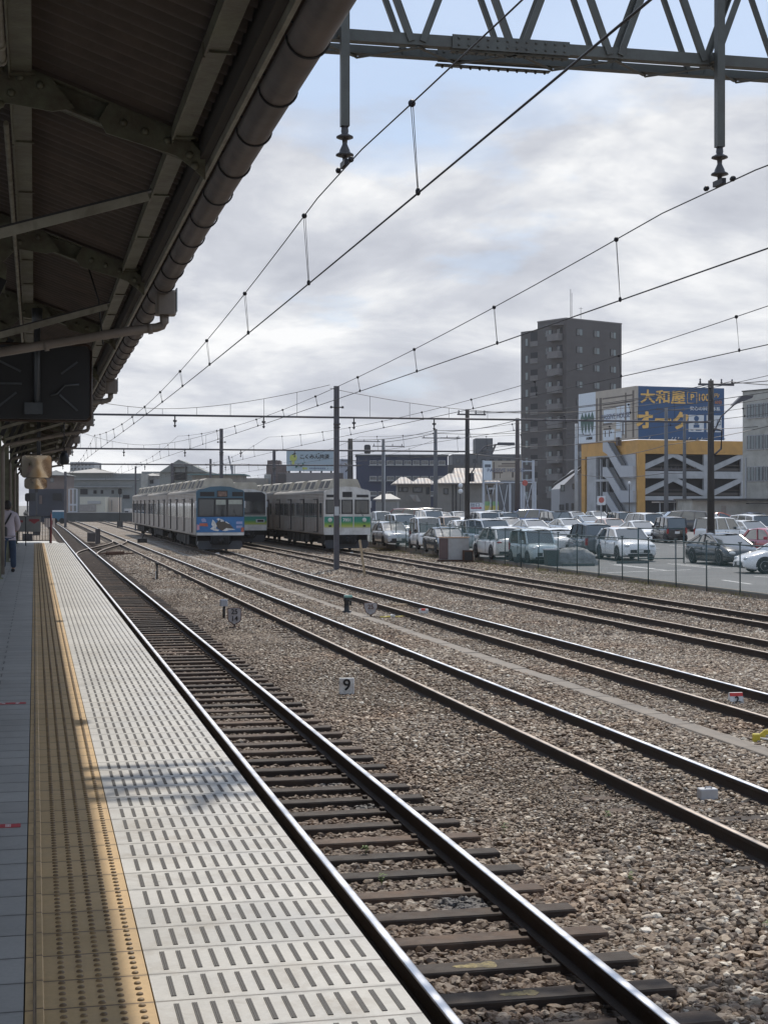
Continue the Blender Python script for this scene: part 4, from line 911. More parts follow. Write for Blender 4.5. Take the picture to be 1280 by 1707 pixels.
    m = MB(); m.box(-1.3,1.3,.4,.9,.60,.95); m.bbox(-.48,.48,-.12,.5,.42,.93,.04).lathe((0,-.12,.66), [(.16,0),(.18,-.25),(.1,-.3)], 12, 'y').tube([(.6,0,.9),(.62,-.1,.6),(.5,-.02,.45)], .03, 6).tube([(-.6,0,.9),(-.62,-.1,.6),(-.5,-.02,.45)], .03, 6); m.build('coupler', under, fc)
    for s in (-1, 1): MB().beam((s*.52,.08,.30),(s*.52,.08,.95), .05, .05).build('skirt_post', sk, fc)
    MB().tube([(.0,1.2,3.80),(.0,1.2,3.95),(.02,1.25,4.3)], [.09,.05,.015], 6).build('antenna', blackm, fc)
    for s, x in ((1, 1.46), (-1, -1.46)): 
        if style == 'old' and s < 0: continue
        MB().bbox(min(x, x-s*.08), max(x, x-s*.08), -.06, .05, 2.55, 2.95, .015).build('side_mirror', MATS['silver grey paint'], fc)
    m = MB(); m.tube([(W*.62,-.03,2.2),(.95,-.05,2.05)], .014, 4).tube([(.95,-.045,2.05),(.75,-.05,2.45)], .012, 4); m.build('wiper', blackm, fc)
    return t
d3 = atan2(tcx(3,110)-tcx(3,88), 22)
train((tcx(3,89.3), 89.0, 0), 'commuter train with blue front carrying white and brown patches, leftmost', 'blue', 3)
train((tcx(4,106), 105.6, 0), 'commuter train with black masked front half hidden between the other two', 'new', 3)
train((tcx(5,89.5), 89.4, 0), 'silver commuter train numbered 7801 with green and yellow front band', 'old', 3)
# ------------------------------------------------------------------ passenger, seen from behind
skin = mat('skin', (.42,.26,.19), .5, var=.05); jean = mat('blue denim', (.035,.055,.095), .85, var=.25, vs=8, bump=.2, bs=60); shirt = mat('pale lilac shirt', (.47,.42,.47), .85, var=.08, vs=6, bump=.3, bs=14); hairm = mat('dark hair', (.018,.013,.011), .55, var=.3, vs=30, bump=.5, bs=90)
def skinned(name, verts, edges, radii, m, parent, sub=2):
    me = bpy.data.meshes.new(name); me.from_pydata(verts, edges, []); o = bpy.data.objects.new(name, me); COL.objects.link(o)
    sm_ = o.modifiers.new('skin', 'SKIN'); sm_.branch_smoothing = .6; o.modifiers.new('sub', 'SUBSURF').levels = sub; o.modifiers['sub'].render_levels = sub
    lay = me.skin_vertices[0].data if me.skin_vertices else None
    if lay is None:
        bpy.context.view_layer.objects.active = o; bpy.ops.object.select_all(action='DESELECT') if bpy.context.mode == 'OBJECT' else None
        import bmesh; bm = bmesh.new(); bm.from_mesh(me); bm.verts.layers.skin.verify(); bm.to_mesh(me); bm.free(); lay = me.skin_vertices[0].data
    for i, r in enumerate(radii): lay[i].radius = r if isinstance(r, tuple) else (r, r)
    lay[0].use_root = True
    dg = bpy.context.evaluated_depsgraph_get(); dg.update(); me2 = bpy.data.meshes.new_from_object(o.evaluated_get(dg)); bpy.data.objects.remove(o)
    me2.materials.clear(); me2.materials.append(m)
    for p_ in me2.polygons: p_.use_smooth = True
    o = bpy.data.objects.new(name, me2); COL.objects.link(o); o.parent = parent; return o
pp = atY(11, 953, 38); t = thing('person', 'person seen from behind in lilac shirt and blue jeans with black shoulder bag', 'person', (pp.x, 38, PZ), radians(4))
# head faces +y (away), slightly bowed; figure 1.70 m
V = [(0,0,.95),(0,.0,1.12),(0,-.01,1.30),(0,.0,1.43),(0,.03,1.50),(0,.06,1.56),(0,.075,1.62),
     (-.10,0,.90),(-.11,.01,.50),(-.11,-.02,.10),(-.11,.10,.05),(.10,0,.90),(.12,.02,.50),(.13,.0,.10),(.14,.12,.05),
     (-.19,0,1.40),(-.25,.0,1.13),(-.20,.15,.98),(-.13,.27,1.04),(.19,0,1.40),(.25,.0,1.13),(.20,.15,.98),(.13,.27,1.04)]
E = [(0,1),(1,2),(2,3),(3,4),(4,5),(5,6),(0,7),(7,8),(8,9),(9,10),(0,11),(11,12),(12,13),(13,14),(3,15),(15,16),(16,17),(17,18),(3,19),(19,20),(20,21),(21,22)]
Rr = [(.14,.09),(.12,.08),(.13,.08),(.085,.06),.05,(.07,.085),(.06,.08),.08,.055,.04,.035,.08,.055,.04,.035,.04,.038,.030,.035,.04,.038,.030,.035]
body = skinned('body', V, E, Rr, skin, t)
V2 = [(0,0,.93),(0,.0,1.1),(0,-.01,1.28),(0,.0,1.42),(0,.025,1.505),(-.18,0,1.39),(-.255,.0,1.14),(-.21,.13,1.0),(.18,0,1.39),(.255,.0,1.14),(.21,.13,1.0),(0,0,.88)]
skinned('shirt', V2, [(0,1),(1,2),(2,3),(3,4),(3,5),(5,6),(6,7),(3,8),(8,9),(9,10),(0,11)], [(.19,.13),(.18,.125),(.19,.13),(.16,.11),.075,.078,.062,.05,.078,.062,.05,(.19,.13)], shirt, t)
V3 = [(0,0,.92),(-.10,0,.82),(-.115,.01,.48),(-.115,-.01,.09),(.10,0,.82),(.125,.02,.48),(.135,.0,.09)]
skinned('jeans', V3, [(0,1),(1,2),(2,3),(0,4),(4,5),(5,6)], [(.165,.115),.105,.082,.072,.105,.082,.072], jean, t)
for s in (-1, 1): m = MB(); m.ball((s*.125,.05,.045), .05, 10, 6, (1.05,2.7,.95)); m.build('shoe', blackm, t)
m = MB(); m.ball((0,.055,1.615), .105, 14, 10, (.92,1.05,1.12)); m.ball((0,.02,1.57), .085, 12, 8, (1,.9,1)); hair = m.build('hair', hairm, t)
for s in (-1, 1): MB().ball((s*.098,.07,1.575), .022, 8, 6, (.5,.9,1.4)).build('ear', skin, body)
m = MB(); m.ball((0,.165,1.57), .018, 8, 6, (.8,1.2,1.3)); m.build('nose', skin, body)
collar = MB().tube([(.06*cos(a), .0+.055*sin(a)+.02, 1.475) for a in [pi*2*q/12 for q in range(13)]], .014, 6); collar.build('collar', gap, t)
m = MB(); m.tube([(.10,.03,1.47),(.06,-.10,1.38),(-.04,-.155,1.20),(-.16,-.16,1.05),(-.2,-.1,1.0)], .022, 6); m.tube([(.10,.03,1.47),(.02,.12,1.38),(-.12,.14,1.15),(-.2,.05,1.0)], .022, 6); 
bag = thing('shoulder_bag', 'black shoulder bag hanging at the left hip of the person', 'bag', (pp.x, 38, PZ), radians(4)); m.build('strap', blackm, bag)
MB().bbox(-.36,-.02,-.24,-.14,.86,1.10,.04).build('pouch', blackm, bag)
# ------------------------------------------------------------------ fence closing off the platform end
redp = mat('dark red paint', (.16,.035,.04), .5, var=.15); bar = mat('black railing', (.025,.025,.028), .5); ban = mat('weathered banner', (.22,.225,.22), .7, var=.12, vs=3); 
xa, xb = atY(26, 900, 65.6).x, atY(83, 900, 65.6).x
t = thing('platform_end_fence', 'dark railing with a grey banner closing off the platform end', 'fence', (xa, 65.6, PZ)); ww = xb-xa; H_ = (903-857)*K(50, 65.6)
m = MB(); m.tube([(0,0,H_*.98),(ww,0,H_*.98)], .02, 6).tube([(0,0,.12),(ww,0,.12)], .02, 6)
for q in range(12): m.tube([(ww*q/12,0,.1),(ww*q/12,0,H_*.98)], .012, 5)
m.tube([(0,0,0),(0,0,H_)], .03, 6); m.build('railing', bar, t)
b_ = MB().box(-.02,ww*.70,-.05,-.03,H_*.42,H_*.98).build('banner', ban, t); b2 = MB(); b2.box(ww*.02,ww*.18,-.054,-.0505,H_*.76,H_*.84).box(ww*.36,ww*.66,-.054,-.0505,H_*.80,H_*.88).prism([(ww*.40,H_*.80),(ww*.62,H_*.80),(ww*.51,H_*.70)], (1,0,0), (0,0,1), (0,-1,0), (0,-.0505,0), 0, .003); b2.build('red_marks', mat('faded red', (.28,.06,.07), .6), b_)
MB().tube([(ww,0,0),(ww,0,H_*1.05)], .04, 8).tube([(ww,0,H_*1.05),(ww,0,H_*1.12)], .02, 6).build('red_post', redp, t)
p = atY(81, 872, 67.5)
t = thing('notice_box', 'small pale notice box with a red mark beyond the red post', 'notice board', (p.x, 67.5, PZ-.1)); MB().box(-.22,.22,-.05,.05,.75,1.12).build('board', mat('pale pink board', (.6,.52,.48), .6), t); MB().box(.05,.12,-.054,-.0505,.85,1.04).build('mark', redp, t); MB().tube([(0,0,-.6),(0,0,.75)], .025, 6).build('post', bar, t)
t = thing('round_sign', 'small white round face sign on a post at the platform end', 'sign', (atY(41, 852, 62).x, 62, PZ)); MB().lathe((0,0,1.25), [(.10,.0),(.10,-.02)], 16, 'y', False).build('sign_disc', cwh, t); MB().tube([(0,.02,0),(0,.02,1.4)], .02, 6).build('post', bar, t)
MB().box(-.05,.0,-.026,-.021,1.2,1.27).box(.02,.06,-.026,-.021,1.19,1.25).build('mark', blk, t)
# ------------------------------------------------------------------ kerb and mesh fence along the car park
kc = MB(); Y = 14
while Y < 176: kc.box(21.9, 22.06, Y, Y+1.97, -.31, LZ(Y)+.05); Y += 2
kind(kc.build('car_park_kerb', conc))
fg = mat('green grey fence steel', (.05,.085,.09), .45, .2, var=.15, vs=4); fm = mat('green coated fence wire', (.10,.20,.19), .45, .1, var=.15, vs=4)
FX = 21.78
ft = thing('mesh_fence', 'long green grey wire mesh fence between the tracks and the car park', 'fence', (FX, 30, -.12))
NB = 36
postmesh = MB().tube([(0,0,-.1),(0,0,1.62)], .024, 8).box(-.05,.05,-.05,.05,1.6,1.64).mesh('post', fg)
def fence_bay(y0, y1):
    m = MB(); Lb = y1-y0; h0, h1 = .06, 1.52; H = h1-h0; st = .075; r = .0019
    def strip(a, b):
        a, b = Vector(a), Vector(b); d = (b-a).normalized(); n = Vector((0, -d.z, d.y))*r; x = Vector((r, 0, 0))
        m.add([a+n, a-n*.5+x, a-n*.5-x, b+n, b-n*.5+x, b-n*.5-x], [(0,1,4,3),(1,2,5,4),(2,0,3,5)])
    q = -H
    while q < Lb:
        for s in (1, -1):
            ya, yb = q, q+H; za, zb = (h0, h1) if s > 0 else (h1, h0)
            A, B = max(0, ya), min(Lb, yb)
            if B > A: strip((0, A, za+(zb-za)*(A-ya)/H), (0, B, za+(zb-za)*(B-ya)/H))
        q += st
    return m.mesh('mesh_panel', fm)
bay = fence_bay(0, 2.5)
for q in range(NB+1):
    o = bpy.data.objects.new('post', postmesh); COL.objects.link(o); o.parent = ft; o.location = (random.uniform(-.01,.01), q*2.5, LZ(30+q*2.5)+.08)
    o.rotation_euler = (random.uniform(-.02,.02), random.uniform(-.02,.02), 0)
    if q < NB: o = bpy.data.objects.new('mesh_panel', bay); COL.objects.link(o); o.parent = ft; o.location = (0, q*2.5, LZ(30+q*2.5)+.08); 
m = MB(); pts = [(0, q*2.5, LZ(30+q*2.5)+.08+1.55) for q in range(NB+1)]; m.tube(pts, .026, 6); pts = [(0, q*2.5, LZ(30+q*2.5)+.08+.07) for q in range(NB+1)]; m.tube(pts, .008, 5); m.build('top_rail', fg, ft)
# inner railing in the lot
a, b = at(1062, 940, -.03), at(1138, 940, -.03)
t = thing('low_railing', 'short grey tube railing standing inside the car park left of the dark hatchback', 'railing', a)
m = MB(); d = b-a
for q in (0, 1): m.tube([d*q+Vector((0,0,0)), d*q+Vector((0,0,1.7))], .035, 8)
m.tube([(0,0,1.66),tuple(d+Vector((0,0,1.66)))], .03, 6); m.tube([(0,0,.25),tuple(d+Vector((0,0,.25)))], .03, 6); m.build('railing_frame', fg, t)
# ------------------------------------------------------------------ things along the fence
p = at(785, 935, -.1)
t = thing('equipment_cabinet', 'white sided equipment cabinet with brown door standing on the track side of the fence', 'cabinet', (20.6, p.y, -.1), radians(-14))
MB().bbox(-.75,.75,-.35,.35,.08,1.18,.02).build('cabinet_body', mat('cabinet off white', (.42,.42,.41), .6, var=.1, vs=3, dirt=(.25,.2,.16), dirt_amt=.25), t)
MB().box(-.752,-.30,-.37,-.352,.1,1.14).build('door', mat('faded brown door', (.13,.085,.08), .6, var=.15), t); MB().box(-.85,.85,-.45,.45,0,.079).build('plinth', steelr, t); MB().box(-.8,.8,-.39,.39,1.182,1.21).build('roof', mat('rusty lid', (.30,.17,.10), .7, var=.2), t)
t = thing('rusty_box', 'small open rusty box at the foot of the white cabinet', 'box', (21.15, p.y-.6, -.1), radians(-10)); MB().bbox(-.26,.26,-.25,.25,0,.56,.02).build('box_body', steelr, t); MB().box(-.18,.2,-.262,-.2505,.06,.48).build('opening', gap, t)
bn = mat('dark green grey plastic', (.045,.06,.06), .6, var=.15, vs=6)
p = at(912, 946, -.05)
t = thing('waste_bin', 'dark plastic bin with pale lid behind the fence in front of the boxy kei car', 'bin', (22.6, K(912, p.y)*0+p.y+.5, -.02)); MB().prism([(-.24,0),(.24,0),(.3,.72),(-.3,.72)], (1,0,0), (0,0,1), (0,1,0), (0,0,0), -.25, .25).build('bin_body', bn, t); MB().bbox(-.33,.33,-.28,.28,.722,.78,.02).build('lid', lgr, t)
def mound(x, y, sx, sy, sz, m, name, label, cat, seed):
    rs = np.random.default_rng(seed); mb = MB(); n, mm = 28, 12
    for i in range(mm+1):
        ph = pi/2*i/mm
        for j in range(n):
            a = 2*pi*j/n; r = 1+.10*sin(3*a+seed)+.05*rs.normal(); mb.v.append((sx*r*cos(ph)**.8*cos(a), sy*r*cos(ph)**.8*sin(a), sz*sin(ph)*(1+.04*rs.normal())))
    for i in range(mm):
        for j in range(n): k = (j+1) % n; mb.f.append((i*n+j, i*n+k, (i+1)*n+k, (i+1)*n+j)); mb.m.append(0); mb.sm.append(True)
    o = mb.build(name, m); o.location = (x, y, LZ(y)); tag(o, label, cat); return o
netm = mat('grey netting over rubble', (.23,.235,.235), .9, var=.35, vs=5, bump=1.0, bs=12); dkn = mat('dark sheet', (.045,.055,.055), .8, var=.3, vs=4, bump=.8, bs=8)
p = at(955, 944, -.03); mound(23.7, 66.0, 1.15, .7, .78, netm, 'rubble_heap', 'long grey netted rubble heap lying behind the fence beside the boxy kei car', 'rubble heap', 3)
p = at(835, 934, -.03); mound(22.7, 68.5, .85, .6, .62, dkn, 'covered_heap', 'small dark sheeted heap between the cabinet and the boxy kei car', 'covered heap', 5)
for px, py, lab in ((962,945,'long dark wheel stop lying behind the fence beside the rubble heap'), (1052,941,'dark wheel stop under the short inner railing')):
    p = at(px, py, -.03); t = thing('wheel_stop', lab, 'wheel stop', (p.x, p.y, LZ(p.y)), 0, 'wheel stops'); MB().prism([(-.09,0),(.09,0),(.06,.12),(-.06,.12)], (0,1,0), (0,0,1), (1,0,0), (0,0,0), -.75, .75).build('stop_body', bn, t)
# dry grass along the fence and outer track
def grass(name, n, gen, hmin, hmax, m):
    P = []; FF = []; V_ = np.zeros((n*3, 3), np.float32)
    for i in range(n):
        x, y, z = gen(); a = random.uniform(0, 2*pi); h = random.uniform(hmin, hmax); w_ = h*.10+.004; lx, ly = random.uniform(-.5,.5)*h, random.uniform(-.5,.5)*h
        V_[i*3] = (x-w_*cos(a), y-w_*sin(a), z); V_[i*3+1] = (x+w_*cos(a), y+w_*sin(a), z); V_[i*3+2] = (x+lx, y+ly, z+h)
    me = bpy.data.meshes.new(name); me.from_pydata([tuple(v) for v in V_], [], [(3*i, 3*i+1, 3*i+2) for i in range(n)]); me.materials.append(m); o = bpy.data.objects.new(name, me); COL.objects.link(o); o['kind'] = 'stuff'
def leafm(name, c1, c2):
    m = bpy.data.materials.new(name); m.use_nodes = True; nt = m.node_tree; b = nt.nodes['Principled BSDF']; ge = N(nt, 'ShaderNodeNewGeometry')
    L(nt, ramp(nt, ge.outputs['Random Per Island'], [(0, c1), (1, c2)]), b.inputs['Base Color']); b.inputs['Roughness'].default_value = .7; return m
gm = leafm('dry grass', (.16,.15,.05), (.40,.34,.16)); wm = leafm('weed leaves', (.05,.10,.02), (.16,.24,.05))
cl = [(random.uniform(19.3,21.6), random.uniform(46,98)) for _ in range(190)]
def gg():
    c = random.choice(cl); return (min(21.7, c[0]+random.gauss(0,.35)), c[1]+random.gauss(0,1.0), -.19)
grass('dry_grass', 26000, gg, .03, .11, gm)
cf = [(FX+random.uniform(-.1,.15), random.uniform(40,100)) for _ in range(90)]
def gf():
    c = random.choice(cf); return (c[0]+random.gauss(0,.10), c[1]+random.gauss(0,.35), -.18)
grass('fence_weeds', 4500, gf, .04, .17, gm)
cw = [(2.62,11.6),(2.7,12.6),(4.5,11.2),(5.2,13.5),(4.1,13.2),(6.0,17.0),(4.9,9.7),(10.8,24),(7.6,20)]
for (x, y) in cw:
    n0 = 26; mb = MB()
    for q in range(n0):
        a = random.uniform(0,2*pi); r = random.uniform(.0,.035); h = random.uniform(.03,.085); s = random.uniform(.008,.016); cx, cy, cz = x+r*cos(a), y+r*sin(a), -.165+h
        b = random.uniform(0,2*pi); mb.add([(cx-s*cos(b),cy-s*sin(b),cz),(cx+s*.5*sin(b),cy-s*.5*cos(b),cz+.004),(cx+s*cos(b)*1.2,cy+s*1.2*sin(b),cz+.008),(cx-s*.5*sin(b),cy+s*.5*cos(b),cz+.004)], [(0,1,2,3)])
    for q in range(4): mb.tube([(x,y,-.19),(x+random.uniform(-.02,.02),y+random.uniform(-.02,.02),-.165+.06)], .0015, 3, caps=False)
    kind(mb.build('weed_sprouts', wm), 'stuff')
# ------------------------------------------------------------------ cars
paint = mat('car paint', (1,1,1), .16, 0.0, var=.02, vs=1, spec=.7, objcol=True); paint.node_tree.nodes['Principled BSDF'].inputs['Coat Weight'].default_value = .6
cgl = mat('car glass', (.045,.06,.062), .06, var=.1, vs=1, spec=1.0); cgl.node_tree.nodes['Principled BSDF'].inputs['Coat Weight'].default_value = 1.0; cgl.node_tree.nodes['Principled BSDF'].inputs['Coat IOR'].default_value = 1.65; tyre = mat('tyre rubber', (.018,.018,.018), .85, var=.2); rimm = mat('alloy rim', (.40,.41,.42), .3, .8, var=.1); lens = mat('headlight lens', (.62,.65,.66), .08, var=.05, spec=.9); tl = mat('tail light lens', (.32,.015,.02), .15, var=.1); trim = mat('black car trim', (.02,.02,.022), .5); plate = mat('licence plate', (.68,.68,.66), .5); chrome = mat('chrome trim', (.6,.6,.62), .15, 1.0)
SPEC = { # L, W, H, ground clearance, belt, profile of the bonnet (x from front, z), cabin (base front, roof front, roof rear, base rear), wheel x, r
 'kei_van': dict(L=3.39,W=1.47,H=1.90,c=.2,belt=1.02,hood=[(0,.62),(.10,.90),(.42,1.0)],cab=(.42,.95,3.26,3.37),wh=(.55,2.95),r=.28),
 'kei_wagon': dict(L=3.39,W=1.47,H=1.78,c=.17,belt=.98,hood=[(0,.55),(.08,.84),(.62,.96)],cab=(.62,1.18,3.22,3.36),wh=(.55,3.0),r=.29),
 'kei_box': dict(L=3.39,W=1.47,H=1.62,c=.17,belt=.93,hood=[(0,.55),(.06,.82),(.72,.92)],cab=(.70,1.10,3.18,3.34),wh=(.55,2.98),r=.29),
 'hatch': dict(L=3.95,W=1.69,H=1.52,c=.17,belt=.93,hood=[(0,.50),(.12,.74),(.95,.95)],cab=(.90,1.75,3.35,3.88),wh=(.75,3.25),r=.31),
 'sedan': dict(L=4.60,W=1.78,H=1.43,c=.16,belt=.90,hood=[(0,.46),(.15,.66),(1.15,.90)],cab=(1.05,2.05,3.2,4.35),wh=(.88,3.62),r=.33),
 'wagon': dict(L=4.45,W=1.72,H=1.50,c=.16,belt=.92,hood=[(0,.48),(.14,.70),(1.05,.92)],cab=(1.0,1.9,3.8,4.35),wh=(.82,3.5),r=.32),
 'suv': dict(L=4.35,W=1.80,H=1.63,c=.20,belt=1.02,hood=[(0,.58),(.12,.84),(1.0,1.03)],cab=(.98,1.75,3.6,4.22),wh=(.82,3.5),r=.35),
 'minivan': dict(L=4.70,W=1.72,H=1.86,c=.18,belt=1.05,hood=[(0,.58),(.10,.86),(.75,1.06)],cab=(.70,1.50,4.45,4.66),wh=(.85,3.75),r=.32)}
def make_car(kind_, label):
    S = SPEC[kind_]; Lc, Wc, H, cl_, belt = S['L'], S['W'], S['H'], S['c'], S['belt']; hw = Wc/2; cab = S['cab']
    t = thing('parked_car', label, 'car', (0,0,0), 0, 'cars parked in the car park')
    # local: x = length (front at +L/2), y = width
    X = lambda d: Lc/2-d
    def top(d):
        pts = S['hood']+[(cab[0], belt+.02), (cab[3], belt+.03 if kind_ != 'sedan' else belt+.06), (Lc-.02, belt-.12)]
        pts = sorted(pts); 
        for (a, za), (b, zb) in zip(pts, pts[1:]):
            if a <= d <= b: return za+(zb-za)*(d-a)/max(1e-6, b-a)
        return pts[-1][1]
    ds = [0,.03,.10,.22,.40,.62,.9,1.2,1.6,2.1,2.6,3.1]+[q for q in (3.5,3.9,4.2) if q < Lc-.3]; ds += [Lc-.25, Lc-.10, Lc-.03, Lc]
    ds = sorted(set([d for d in ds if d <= Lc])); m = MB(); ring0 = None; n = 13
    for i, d in enumerate(ds):
        e = min(d, Lc-d); nar = 1-.16*max(0, 1-e/.35)**2; w_ = hw*nar; zt = top(d); zb = cl_+.10*max(0, 1-e/.3); h = zt-zb
        R_ = [(-w_*.90,zb),(-w_*.985,zb+.12*h),(-w_,zb+.42*h),(-w_*.985,zb+.72*h),(-w_*.93,zb+.90*h),(-w_*.80,zb+.985*h),(0,zt+.02),(w_*.80,zb+.985*h),(w_*.93,zb+.90*h),(w_*.985,zb+.72*h),(w_,zb+.42*h),(w_*.985,zb+.12*h),(w_*.90,zb)]
        for y, z in R_: m.v.append((X(d), y, z))
    for i in range(len(ds)-1):
        for j in range(n): k = (j+1) % n; m.f.append((i*n+j, (i+1)*n+j, (i+1)*n+k, i*n+k)); m.m.append(0); m.sm.append(j != n-1)
    m.f.append(tuple(range(n))); m.m.append(0); m.sm.append(False); m.f.append(tuple(reversed(range((len(ds)-1)*n, len(ds)*n)))); m.m.append(0); m.sm.append(False)
    # roof cap: painted roof carried on pillars, with the glasshouse below
    bw, rw = hw*.93, hw*(.80 if kind_ in ('sedan','suv','hatch','wagon') else .88)
    b0, r0, r1, b1 = cab; zr = H-.05; zb = belt-.02
    def P(d, f, s, dz=0): # f 0 belt 1 roof
        return (X(d), s*(bw+(rw-bw)*f), zb+(zr-zb)*f+dz)
    # roof
    rm = []; nr = 7
    for i in range(nr):
        u = i/(nr-1); d = r0+(r1-r0)*u; cz = H-.05*abs(u-.45)**2*6.0; ww = rw
        for (yy, zz_) in ((-1,-.085),(-.95,-.05),(-.6,-.018),(0,0.0),(.6,-.018),(.95,-.05),(1,-.085)): rm.append((X(d), yy*ww, cz+zz_-(.0)))
    o_ = len(m.v); m.v += rm
    for i in range(nr-1):
        for j in range(6): m.f.append((o_+i*7+j, o_+(i+1)*7+j, o_+(i+1)*7+j+1, o_+i*7+j+1)); m.m.append(0); m.sm.append(True)
    # pillars
    zc = lambda u: H-.05*abs(u-.45)**2*6.0-.085
    A0, A1, C0, C1 = (b0, zb), (r0, zc(0)), (b1, zb), (r1, zc(1))
    for s in (-1, 1):
        for (p, q, wd) in ((A0, A1, .075), (C0, C1, .14 if kind_ not in ('sedan',) else .12)):
            m.beam((X(p[0]), s*(bw-.02), p[1]), (X(q[0]), s*(rw-.02), q[1]+.02), .06, wd, up=(1,0,0))
        for fb in ((.47,) if kind_ in ('kei_box','hatch','sedan','suv') else (.36,.70)):
            db, dr = b0+(b1-b0)*fb, r0+(r1-r0)*fb; m.beam((X(db), s*(bw-.008), zb), (X(dr), s*(rw-.012), zc(fb)+.02), .035, .07, up=(1,0,0))
    body = m.build('body', paint, t)
    g = MB(); i_ = .03
    ws = [(X(b0), -(bw-i_), zb), (X(b0), bw-i_, zb), (X(r0), rw-i_, zc(0)+.03), (X(r0), -(rw-i_), zc(0)+.03)]; wm_ = MB(); wm_.add(ws, [(0,1,2,3)]); wm_.build('windscreen', cgl, t)
    wr = [(X(b1), bw-i_, zb), (X(b1), -(bw-i_), zb), (X(r1), -(rw-i_), zc(1)+.03), (X(r1), rw-i_, zc(1)+.03)]; MB().add(wr, [(0,1,2,3)]).build('rear_window', cgl, t)
    for s in (-1, 1):
        pts = [(X(b0+.02), s*(bw-i_), zb), (X(b1-.02), s*(bw-i_), zb), (X(r1), s*(rw-i_), zc(1)+.03), (X((r0+r1)/2), s*(rw-i_), zc(.5)+.02), (X(r0), s*(rw-i_), zc(0)+.03)]
        MB().add(pts, [(0,1,2,3,4) if s > 0 else (4,3,2,1,0)]).build('side_window', cgl, t)
    for wd in S['wh']:
        for s in (-1, 1):
            w1 = MB(); y0 = s*(hw-.17); r = S['r']; w1.lathe((X(wd), 0, r), [(r*.72, y0),(r*.98, y0+s*.015),(r, y0+s*.05),(r, y0+s*.14),(r*.96, y0+s*.175),(r*.66, y0+s*.178)], 18, 'y')
            wh = w1.build('wheel', tyre, t); rmz = MB(); rmz.lathe((X(wd), 0, r), [(r*.66, y0+s*.172),(r*.60, y0+s*.181),(r*.5, y0+s*.168),(r*.12, y0+s*.178)], 16, 'y')
            rmz.build('rim', rimm, wh)
            ar = MB(); q_ = [(r*1.17*cos(a), r*1.17*sin(a)) for a in [pi*z_/14-.12*(1 if z_ == 0 else (-1 if z_ == 14 else 0)) for z_ in range(15)]]
            ar.prism([(a, max(-r*.5, b)) for a, b in q_], (1,0,0), (0,0,1), (0,s,0), (X(wd), 0, r), hw-.10, hw*1.0+.004); ar.build('wheel_arch', trim, t)
    for s in (-1, 1):
        sm_ = MB()
        for fb in (.06, .50, .92):
            xd = X(b0+(b1-b0)*fb*(.98 if Lc > 3.5 else .95)); sm_.box(xd-.008, xd+.008, min(s*(hw*.975), s*(hw+.0025)), max(s*(hw*.975), s*(hw+.0025)), cl_+.16, belt-.12)
        sm_.box(X(S['wh'][1]-S['r']*1.2), X(S['wh'][0]+S['r']*1.2), min(s*hw*.9, s*(hw-.012)), max(s*hw*.9, s*(hw-.012)), cl_-.01, cl_+.10)
        sm_.build('door_seams', trim, t)
    for s in (-1, 1):
        dh = MB()
        for fb in (.40, .72): xd = X(b0+(b1-b0)*fb); dh.bbox(xd-.09, xd+.09, min(s*hw*.95, s*(hw+.012)), max(s*hw*.95, s*(hw+.012)), belt-.20, belt-.165, .008)
        dh.build('door_handles', chrome, t)
    hz = S['hood'][1][1]-.10
    for s in (-1, 1):
        MB().ball((X(.14), s*hw*.70, hz), .13, 10, 6, (1.05,1.25,.62)).build('headlight', lens, t)
        if kind_ in ('kei_van','kei_wagon','kei_box','minivan'): MB().bbox(min(X(Lc+.012),X(Lc-.12)), max(X(Lc+.012),X(Lc-.12)), min(s*hw*.78,s*hw*.95), max(s*hw*.78,s*hw*.95), belt-.35, belt+.05, .02).build('tail_light', tl, t)
        else: MB().ball((X(Lc-.10), s*hw*.72, belt-.17), .12, 10, 6, (1.0,1.5,.55)).build('tail_light', tl, t)
        MB().bbox(X(cab[0]+.32)-.10, X(cab[0]+.32)+.06, min(s*(hw-.02), s*(hw+.17)), max(s*(hw-.02), s*(hw+.17)), belt+.0, belt+.15, .03).build('door_mirror', paint if kind_ != 'kei_van' else trim, t)
    gz = S['hood'][0][1]
    MB().bbox(X(.06), X(-.012), -hw*.55, hw*.55, gz-.18, gz-.03, .01).bbox(X(.08), X(-.008), -hw*.68, hw*.68, cl_+.06, cl_+.17, .01).build('grille', trim, t)
    MB().box(X(-.013), X(-.022), -.165, .165, cl_+.22 if gz > .55 else cl_+.17, cl_+.22+.165 if gz > .55 else cl_+.335).build('number_plate', plate, t)
    MB().box(X(Lc+.002), X(Lc+.02), -.165, .165, belt-.36, belt-.2).build('number_plate', plate, t)
    MB().box(X(Lc-.06), X(Lc+.012), -hw*.8, hw*.8, cl_+.1, cl_+.22).build('rear_bumper_trim', trim, t)
    return t
PROTO = {}
white, pearl, silver, blackc, greyc = (.88,.88,.87), (.80,.80,.78), (.50,.52,.54), (.018,.019,.022), (.12,.13,.14)
